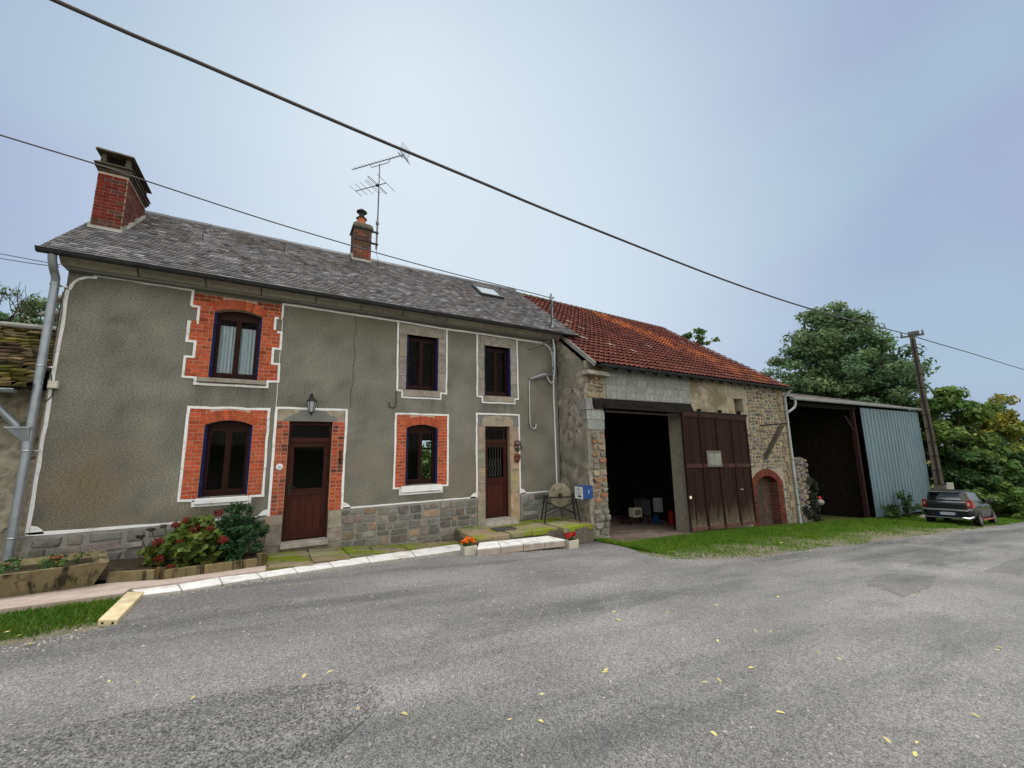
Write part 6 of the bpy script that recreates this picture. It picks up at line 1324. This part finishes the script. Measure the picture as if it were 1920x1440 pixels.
mb = MB(); mb.tube([(18.95, 8.50, 3.42), (18.95, 8.50, 3.22), (18.88, 8.52, 3.08), (18.66, 8.60, 2.92), (18.52, 8.64, 2.86)], .05, 10); mb.build('branch_pipe', bpy.data.materials['pale_pipe'], sh)
# dry stone stub with ivy
t = thing('rubble_stub_wall', 'rough stub of stacked grey stones in the left opening of the shed', 'wall', (19.6, 9.1, G(19.6, 9.1)))
mb = MB(); mb.box(18.45, 20.45, 9.12, 9.75, -2.1, .78, (.5, .5, .5)); rubble(mb, 18.45, 20.52, -2.0, .86, 9.12, .27, .20, .14, GREYS + OCHRES[:2], .02, .25)
for k in range(9): mb.blob((18.6 + k * .22, 9.3, .84 + random.uniform(-.03, .06)), .14, vary((.22, .20, .16), .2), 0, .2, 1, (1.1, 1.4, .75))
for k in range(14): mb.blob((20.48, 9.3 + random.uniform(-.1, .3), -1.9 + k * .2), .13, vary((.20, .185, .15), .2), 0, .2, 1, (.8, 1.4, .75))
mb.build('stone', M['stone'], t)
t = thing('ivy', 'dark ivy climbing over the lower right part of the rubble stub wall', 'ivy', (20.3, 8.95, -1.8)); cen = np.array([(20.75 - abs(random.gauss(0, .45)), 8.95 + random.uniform(-.06, .05), -1.8 + 1.75 * random.random() ** 1.2) for _ in range(44)]); leaves('foliage', cen, np.full(44, .15), 1900, .085, leafmat('ivy_leaf', (.022, .035, .02), (.06, .075, .05), 5), t, up=.1, asp=.9)
mb = MB(); mb.blob((20.95, 8.95, -1.05), .17, (1, 1, 1), 0, .08, 2, (1.4, 1, .8)); tag(mb.build('loose_stone', M['granite']), 'pale rounded stone wedged at the right edge of the rubble stub', 'stone')
mb = MB(); mb.lathe((20.98, 8.95, -.93), [(0, 0), (.08, 0), (.09, .08), (.05, .13), (0, .14)], 12); tag(mb.build('red_jug', M['redpaint']), 'small red jug standing on the pale rounded stone by the shed', 'jug')

# ------------------------------------------------------------------ utility pole and wires
po = thing('utility_pole', 'tall weathered utility pole with cable straps behind the grey car', 'pole', (28.85, 6.95, G(28.85, 6.95)))
mb = MB(); B = Vector((28.85, 6.95, -2.5)); T = Vector((28.30, 6.86, 7.12))
wv = Vector((.24, -.97, 0)); dv = Vector((.97, .24, 0))
def ringp(c, a, b): return [c - wv * a - dv * b, c + wv * a - dv * b, c + wv * a + dv * b, c - wv * a + dv * b]
mb.add(ringp(B, .19, .15) + ringp(T, .105, .09), [(3, 2, 1, 0), (4, 5, 6, 7)] + [(i, (i + 1) % 4, 4 + (i + 1) % 4, 4 + i) for i in range(4)]); mb.build('pole_shaft', M['polewood'], po)
mb = MB(); mb.add(ringp(B, .23, .2) + ringp(B + Vector((0, 0, 1.85)), .22, .19), [(3, 2, 1, 0), (4, 5, 6, 7)] + [(i, (i + 1) % 4, 4 + (i + 1) % 4, 4 + i) for i in range(4)]); mb.build('pole_base', M['concrete'], po)
mb = MB()
for k in range(11):
    f = .2 + k * .072; c = B.lerp(T, f); a = .19 + (.105 - .19) * f; b = .15 + (.09 - .15) * f
    for e in range(4): R_ = ringp(c, a + .012, b + .012); mb.bar(R_[e], R_[(e + 1) % 4], .022, .03)
mb.tube([B.lerp(T, .2) - dv * .18 + wv * .02, B.lerp(T, .5) - dv * .16 + wv * .03, B.lerp(T, .7) - dv * .15 - wv * .02, B.lerp(T, .97) - dv * .13], .035, 7); mb.build('cable_strap', M['black'], po)
mb = MB(); mb.bar(T - wv * .45 + Vector((0, 0, -.12)), T + wv * .45 + Vector((0, 0, -.12)), .07, .09)
for s in (-.38, -.1, .25, .40): mb.lathe(T + wv * s + Vector((0, 0, -.08)), [(.0, .22), (.05, .18), (.035, .10), (.05, .05), (.03, .0)], 10)
mb.obox(T + wv * .1 + Vector((0, 0, .02)), (wv, dv, Vector((0, 0, 1))), (.3, .2, .16)); mb.build('pole_head', M['iron'], po)
t = MB(); t.obox((29.12, 6.66, -1.50), (wv, dv, Vector((.05, 0, 1))), (.24, .14, 1.95))
tag(t.build('cable_cabinet', M['pot']), 'pale box at the foot of the utility pole behind the car', 'cabinet')
def wire(name, pts, r, label, seg=6):
    P = [Vector(p) for p in pts]; out = []
    for i in range(len(P) - 1):
        a, b, c, d = P[max(i - 1, 0)], P[i], P[i + 1], P[min(i + 2, len(P) - 1)]
        for k in range(6):
            u = k / 6; out.append(.5 * ((2 * b) + (c - a) * u + (2 * a - 5 * b + 4 * c - d) * u * u + (3 * b - a - 3 * c + d) * u ** 3))
    out.append(P[-1]); mb = MB(); mb.tube(out, r, seg); return tag(mb.build(name, M['cable']), label, 'cable', 'overhead cables')
wire('overhead_cable', [(-24, 3.6, 8.0), (-12, 4.45, 6.75), (-6, 4.85, 6.3), (-2.23, 5.17, 6.11), (-1.05, 5.24, 6.07), (.6, 5.35, 6.03), (2.44, 5.46, 6.0), (5.09, 5.62, 5.97), (11.24, 5.98, 6.02), (17.67, 6.32, 6.30), (28.30, 6.83, 7.02)], .023, 'thick twisted overhead cable crossing the whole sky to the utility pole')
wire('overhead_cable', [(28.30, 6.83, 7.02), (30.72, 6.85, 7.04), (39.08, 6.64, 7.07), (51.5, 6.42, 7.1), (75, 6.2, 7.6)], .024, 'overhead cable leaving the utility pole to the right edge')
wire('overhead_cable', [(-22, 8.2, 8.3), (-9, 8.9, 7.05), (-4.27, 9.17, 6.77), (-3.13, 9.24, 6.71), (-2.47, 9.29, 6.65), (.08, 9.46, 6.45), (3.4, 9.66, 6.33), (6.95, 9.83, 6.30), (7.20, 9.82, 6.22)], .013, 'thin overhead cable running in front of the chimneys to the steel mast')
wire('overhead_cable', [(-3.62, 9.9, 4.97), (-5.1, 11.62, 5.60), (-9, 16.2, 7.3)], .008, 'upper of two thin wires at the left house corner', 5); wire('overhead_cable', [(-3.62, 9.9, 4.93), (-5.1, 11.7, 5.53), (-9, 16.3, 7.2)], .008, 'lower of two thin wires at the left house corner', 5)

# ------------------------------------------------------------------ the car
cr = thing('parked_car', 'dark grey small hatchback parked on the verge at the right, seen from behind', 'car', (25.75, 5.95, G(25.75, 5.95) + .0)); cr.rotation_euler = (-.051, .066, R(1))
def loft(mb, rings, cap0=True, cap1=True, smooth=True, mi=0, sel=None):
    n = len(rings[0]); o = [p for r in rings for p in r]; fs = [(i * n + k, i * n + (k + 1) % n, (i + 1) * n + (k + 1) % n, (i + 1) * n + k) for i in range(len(rings) - 1) for k in range(n) if sel is None or sel(i, k)]
    mb.add(o, fs, (1, 1, 1), mi, smooth)
    if cap0: mb.add(rings[0], [tuple(range(n))[::-1]])
    if cap1: mb.add(rings[-1], [tuple(range(n))])
ST = [(-.66, .60, .42, .86), (-.64, .69, .34, .94), (-.58, .755, .29, .99), (-.42, .79, .27, 1.015), (0, .80, .26, 1.01), (.6, .795, .22, .985), (1.2, .795, .22, .96), (1.8, .795, .22, .94), (2.1, .795, .24, .925), (2.45, .78, .26, .87), (2.75, .735, .27, .79), (2.92, .66, .30, .70), (2.98, .55, .36, .60)]
rings = []
for x, w_, zb, zt in ST:
    hs = [(0, .88), (.08, .95), (.25, .99), (.5, 1.0), (.72, .985), (.9, .95), (1.0, .88)]
    L_ = [(x, w_ * k, zb + (zt - zb) * f) for f, k in hs]; rings.append([(x, -p[1], p[2]) for p in L_] + [(x, 0, zt + .015)] + L_[::-1] + [(x, 0, zb)])
mb = MB(); loft(mb, rings); bd = mb.build('body', M['carpaint'], cr, True)
def plan(xr, xf, hw, z, n=40, p=4.2):
    out = []
    for k in range(n):
        a = 2 * math.pi * k / n; c, s = math.cos(a), math.sin(a); out.append(((xr + xf) / 2 + (xf - xr) / 2 * abs(c) ** (2 / p) * (1 if c > 0 else -1), hw * abs(s) ** (2 / p) * (1 if s > 0 else -1), z))
    return out
GR = [plan(-.60, 2.10, .745, .93, p=4), plan(-.55, 1.90, .725, 1.06, p=4), plan(-.43, 1.52, .665, 1.25, p=4), plan(-.40, 1.28, .63, 1.36, p=4.5), plan(-.33, 1.14, .565, 1.425, p=4), plan(-.20, .98, .45, 1.465, p=3), plan(.1, .7, .22, 1.487, p=2.5)]
mb = MB(); loft(mb, GR, False, True); gh = mb.build('cabin', M['carpaint'], cr, True)
mb = MB(); mb.hexa([(-.50, -.46, 1.372), (-.38, -.54, 1.36), (-.38, .54, 1.36), (-.50, .46, 1.372), (-.485, -.44, 1.386), (-.34, -.48, 1.425), (-.34, .48, 1.425), (-.485, .44, 1.386)]); mb.build('spoiler', M['carpaint'], cr, True)
def gsel(lo, hi):
    def f(i, k):
        a = (k + .5) / 40 * 2 * math.pi; return i in (1, 2) and lo <= a < hi
    return f
def off(g, d): return [[(p[0] + (d if p[0] > .6 else -d) * (abs(p[0] - .7) > .5), p[1] * (1 + d / .7), p[2]) for p in r] for r in g]
GO = off(GR, .008)
for nm, lo, hi in (('rear_window', math.pi - .62, math.pi + .62), ('windscreen', -.01, .62), ('windscreen', 2 * math.pi - .62, 7), ('side_window', .80, 2.15), ('side_window', 2 * math.pi - 2.15, 2 * math.pi - .80)):
    mb = MB(); loft(mb, GO, False, False, sel=gsel(lo, hi)); mb.build(nm, M['carglass'], cr, True)
for s in (-1, 1):
    mb = MB(); mb.hexa([(-.675, s * .60, .74), (-.60, s * .77, .73), (-.42, s * .80, .76), (-.45, s * .60, .76), (-.645, s * .62, 1.04), (-.575, s * .745, 1.06), (-.34, s * .775, 1.0), (-.45, s * .62, 1.03)]); tl = mb.build('tail_light', M['redlens'], cr, True)
    mb = MB(); mb.hexa([(-.682, s * .635, .83), (-.655, s * .70, .83), (-.60, s * .70, .83), (-.64, s * .635, .83), (-.672, s * .635, .95), (-.645, s * .70, .95), (-.59, s * .70, .95), (-.63, s * .635, .95)]); mb.build('indicator', mat('pale_lens', (.45, .25, .16), rough=.2), tl, True)
    mb = MB(); mb.hexa([(1.72, s * .74, .93), (1.92, s * .76, .93), (1.92, s * .93, .95), (1.78, s * .93, .95), (1.74, s * .74, 1.05), (1.88, s * .76, 1.05), (1.88, s * .93, 1.06), (1.80, s * .93, 1.06)]); mb.build('mirror', M['blackplastic'], cr, True)
    mb = MB(); mb.box(.25, 2.05, min(s * .80, s * .83), max(s * .80, s * .83), .235, .30); mb.build('sill_trim', M['redtrim'], cr, True)
    for x in (.45, 1.45): mb = MB(); mb.box(x - .09, x + .09, min(s * .797, s * .825), max(s * .797, s * .825), .78, .81); mb.build('door_handle', M['carpaint'], cr, True)
    for x in (0, 2.40):
        ws = s
        mb = MB(); mb.lathe((x, s * .795, .30), [(.0, 0), (.35, 0), (.335, .012 * s)], 28, 1); mb.build('wheel_arch', M['blackplastic'], cr, True)
        mb = MB(); mb.lathe((x, s * .775, .285), [(.19, -.16 * s), (.27, -.16 * s), (.288, -.12 * s), (.288, .0 * s), (.275, .03 * s), (.20, .034 * s)], 28, 1); wh = mb.build('wheel', M['tyre'], cr, True)
        mb = MB(); mb.lathe((x, s * .775, .285), [(.205, .02 * s), (.19, .034 * s), (.175, .01 * s)], 28, 1)
        for k in range(5):
            a = 2 * math.pi * k / 5 + .3; mb.hexa([(x + .03 * math.cos(a + 1.5), s * .79, .285 + .03 * math.sin(a + 1.5)), (x + .19 * math.cos(a + .16), s * .795, .285 + .19 * math.sin(a + .16)), (x + .19 * math.cos(a - .16), s * .795, .285 + .19 * math.sin(a - .16)), (x + .03 * math.cos(a - 1.5), s * .79, .285 + .03 * math.sin(a - 1.5)), (x + .03 * math.cos(a + 1.5), s * .813, .285 + .03 * math.sin(a + 1.5)), (x + .19 * math.cos(a + .16), s * .807, .285 + .19 * math.sin(a + .16)), (x + .19 * math.cos(a - .16), s * .807, .285 + .19 * math.sin(a - .16)), (x + .03 * math.cos(a - 1.5), s * .813, .285 + .03 * math.sin(a - 1.5))])
        mb.lathe((x, s * .79, .285), [(.055, 0), (.05, .028 * s), (0, .03 * s)], 14, 1); mb.build('rim', M['rim'], wh, True)
mb = MB(); mb.hexa([(-.655, -.58, .34), (-.50, -.74, .32), (-.50, .74, .32), (-.655, .58, .34), (-.672, -.60, .52), (-.55, -.765, .52), (-.55, .765, .52), (-.672, .60, .52)]); mb2 = MB(); mb2.add([(-.690, -.60, .615), (-.690, .60, .615), (-.66, .76, .64), (-.66, .72, .70), (-.682, .58, .675), (-.682, -.58, .675), (-.66, -.72, .70), (-.66, -.76, .64)], [(0, 1, 2, 3, 4, 5, 6, 7)]); mb2.build('bumper_highlight', M['silver'], cr, True)  # silver strip stands for the light reflected along the bumper line
bm = mb.build('bumper_insert', M['blackplastic'], cr, True)
mb = MB(); mb.hexa([(-.690, -.62, .30), (-.58, -.74, .33), (-.56, -.74, .33), (-.66, -.60, .30), (-.690, -.40, .345), (-.58, -.76, .41), (-.56, -.76, .41), (-.66, -.42, .345)]); mb.hexa([(-.690, .62, .30), (-.66, .60, .30), (-.56, .74, .33), (-.58, .74, .33), (-.690, .40, .345), (-.66, .42, .345), (-.56, .76, .41), (-.58, .76, .41)]); mb.hexa([(-.684, -.55, .30), (-.66, -.55, .30), (-.66, .55, .30), (-.684, .55, .30), (-.684, -.5, .335), (-.66, -.5, .335), (-.66, .5, .335), (-.684, .5, .335)]); mb.build('diffuser_trim', M['silver'], cr, True)
mb = MB(); mb.hexa([(-.672, -.12, .935), (-.63, -.12, .935), (-.63, .12, .935), (-.672, .12, .935), (-.668, -.11, .962), (-.63, -.11, .962), (-.63, .11, .962), (-.668, .11, .962)]); mb.build('badge_bar', M['silver'], cr, True)
mb = MB(); mb.box(-.690, -.676, -.26, .26, .425, .535); pt = mb.build('licence_plate', M['plate'], cr, True)
mb = MB(); mb.box(-.693, -.6905, .215, .26, .425, .535); mb.box(-.693, -.6905, -.26, -.215, .425, .535); mb.build('plate_band', M['blue'], pt, True)
text_mesh('ET-716-LE', .085, 'plate_text', M['black'], pt, (-.692, 0, .478), (0, -1, 0), (0, 0, 1), True)
mb = MB(); mb.tube([(-.60, .0, 1.05), (-.585, .22, 1.08), (-.58, .30, 1.08)], .008, 5); mb.build('rear_wiper', M['blackplastic'], cr, True)

# ------------------------------------------------------------------ fallen leaves, one by one
lm = []
for k in range(5):
    mb = MB(); L_ = random.uniform(.8, 1.0); W_ = random.uniform(.28, .5); cu = random.uniform(.05, .16)
    vs = [(-.5 * L_, 0, 0), (-.2, W_ * .45, cu), (.2, W_ * .4, cu * .9), (.5 * L_, 0, .03), (.2, -W_ * .4, cu), (-.2, -W_ * .45, cu * .8), (0, 0, 0)]; mb.add(vs, [(0, 6, 1), (1, 6, 2), (2, 6, 3), (3, 6, 4), (4, 6, 5), (5, 6, 0)], vary((1, 1, 1), .15) if k < 4 else (.62, .38, .35)); o = mb.build('fallen_leaf', M['deadleaf']); lm.append(o.data); bpy.data.objects.remove(o)
def leaf(x, y, s, lab, grp, k=None, h=.006):
    o = bpy.data.objects.new('fallen_leaf', lm[random.randrange(4) if k is None else k]); COL.objects.link(o); o.location = (x, y, G(x, y) + h); o.scale = (s, s, s); o.rotation_euler = (random.uniform(-.15, .15), random.uniform(-.15, .15), random.uniform(0, 6.28)); tag(o, lab, 'leaf', grp)
def roadok(x, y): return y < np.interp(x, [-3, -1.4, .2, 3.9, 7, 9, 30], [5.3, 6.9, 7.6, 8.0, 6.1, 5.2, 4.7])
n = 0
while n < 150:
    u = random.random(); x = random.uniform(-3, 6) if u < .45 else random.uniform(2, 26); y = random.uniform(.6, 8)
    if not roadok(x, y): continue
    leaf(x, y, random.uniform(.038, .072) * (.75 + .25 * (y < 4)), 'small pale yellow leaf fallen on the grey road', 'fallen leaves on the road'); n += 1
for k in range(70):
    x = 8 + 18 * random.random() ** 1.3; leaf(x, random.gauss(np.interp(x, [8, 12, 26], [6.1, 5.8, 5.3]), .45), random.uniform(.03, .07), 'small pale yellow leaf fallen on the grassy verge before the barn', 'fallen leaves on the verge', None, .03)
for k in range(16): leaf(random.uniform(-3, -1.75), random.uniform(5.5, 6.3), random.uniform(.04, .08), 'small pale yellow leaf fallen at the edge of the small lawn', 'fallen leaves by the small lawn', None, .03)
for k in range(26):
    u = random.random(); leaf(3.95 + 1.3 * u, 7.95 - random.random() * .18, random.uniform(.04, .07), 'curled brown leaf lying at the foot of the short slab row', 'brown leaves below the short slab row', 4, .01)
# loose gravel gathered along the slabs and the verge
def gravel(name, pts, size, label):
    n = len(pts); P = np.asarray(pts, float); sz = size * rng.uniform(.4, 1.4, n)[:, None]; a = rng.uniform(0, 6.28, n)
    d1 = np.stack([np.cos(a), np.sin(a), np.zeros(n)], 1) * sz; d2 = np.stack([-np.sin(a), np.cos(a), np.zeros(n)], 1) * sz * .75; t = np.stack([np.zeros(n), np.zeros(n), sz[:, 0] * .7], 1)
    c = [P + d1, P + d2, P - d1, P - d2]; T = P + t + d1 * rng.uniform(-.3, .3, n)[:, None]
    Q = np.concatenate([np.stack([c[i], c[(i + 1) % 4], T], 1) for i in range(4)]); g_ = rng.uniform(.6, 1.4, n)[:, None] * np.array([[1, .97, .92]]); C = np.concatenate([g_] * 4)
    o = quads(name, Q, C, M['gravelmat']); return struct(tag(o, label, 'gravel'), 'stuff')
M['gravelmat'] = mat('loose_gravel', (.22, .21, .19), (.40, .38, .35), scale=25, rough=.95)
gp = []
for _ in range(1500):
    u = random.random(); x = -1.3 + 5.1 * u; y = float(np.interp(x, [-1.44, -.58, .4, 1.62, 2.54, 3.83], [7.30, 7.5, 7.83, 8.17, 8.38, 8.70])) - abs(random.gauss(0, .12)) - .01; gp.append((x, y, G(x, y) + .006))
for _ in range(500): x = random.uniform(3.8, 6.5); y = 8.1 - abs(random.gauss(0, .12)) - .02; gp.append((x, y, G(x, y) + .006))
for _ in range(2600): x = 7.2 + 20 * random.random() ** 1.6; y = float(np.interp(x, [7.2, 8.6, 12, 26], [6.4, 5.45, 5.35, 5.0])) + random.gauss(0, .35); gp.append((x, y, G(x, y) + .006))
for _ in range(700): x = random.uniform(-4, -1.4); y = float(np.interp(x, [-4, -2.3, -1.4], [5.2, 5.55, 6.05])) + random.gauss(0, .12); gp.append((x, y, G(x, y) + .006))
for _ in range(1600): x = random.uniform(-2.5, 6); y = random.uniform(.8, 6.5); gp.append((x, y, G(x, y) + .006))
gravel('gravel', gp, .011, 'loose grey gravel scattered along the road edges')
# weeds in the joint between the slabs and the house
wpts = []
for _ in range(900):
    x = random.uniform(-.05, 7.3); y = (9.93 if random.random() < .5 else float(inner(min(x, 3.9))) + .01) - abs(random.gauss(0, .015)) if x < 3.9 else 9.93 - abs(random.gauss(0, .02))
    if fbm(x * 2.2, y, 3.) > .02: wpts.append((x, y, (G(x, y) + .03) if x < 4 else TZ))
struct(tag(blades('moss_tuft', wpts, .045, M['grassmat'], .006, .8, (.5, .9)), 'small weeds in the joints of the flagstones at the wall foot', 'weeds'), 'stuff')
for o in list(bpy.data.objects):
    if o.type == 'MESH' and o.name.split('.')[0] in ('paving_slab', 'block', 'window_sill', 'door_step', 'door_sill', 'pot', 'chimney_crown', 'chimney_cap', 'lintel', 'corbel_stone', 'door_jamb_stone', 'stone_surround', 'pier_cap', 'corner_stone', 'flagstone', 'post', 'board', 'cornice', 'box'):
        b = o.modifiers.new('worn_edges', 'BEVEL'); b.width = .009; b.segments = 2; b.limit_method = 'ANGLE'; b.angle_limit = R(40)
for o in bpy.data.objects:
    if o.type == 'EMPTY' and not o.children: print('EMPTY WITHOUT PARTS', o.name)
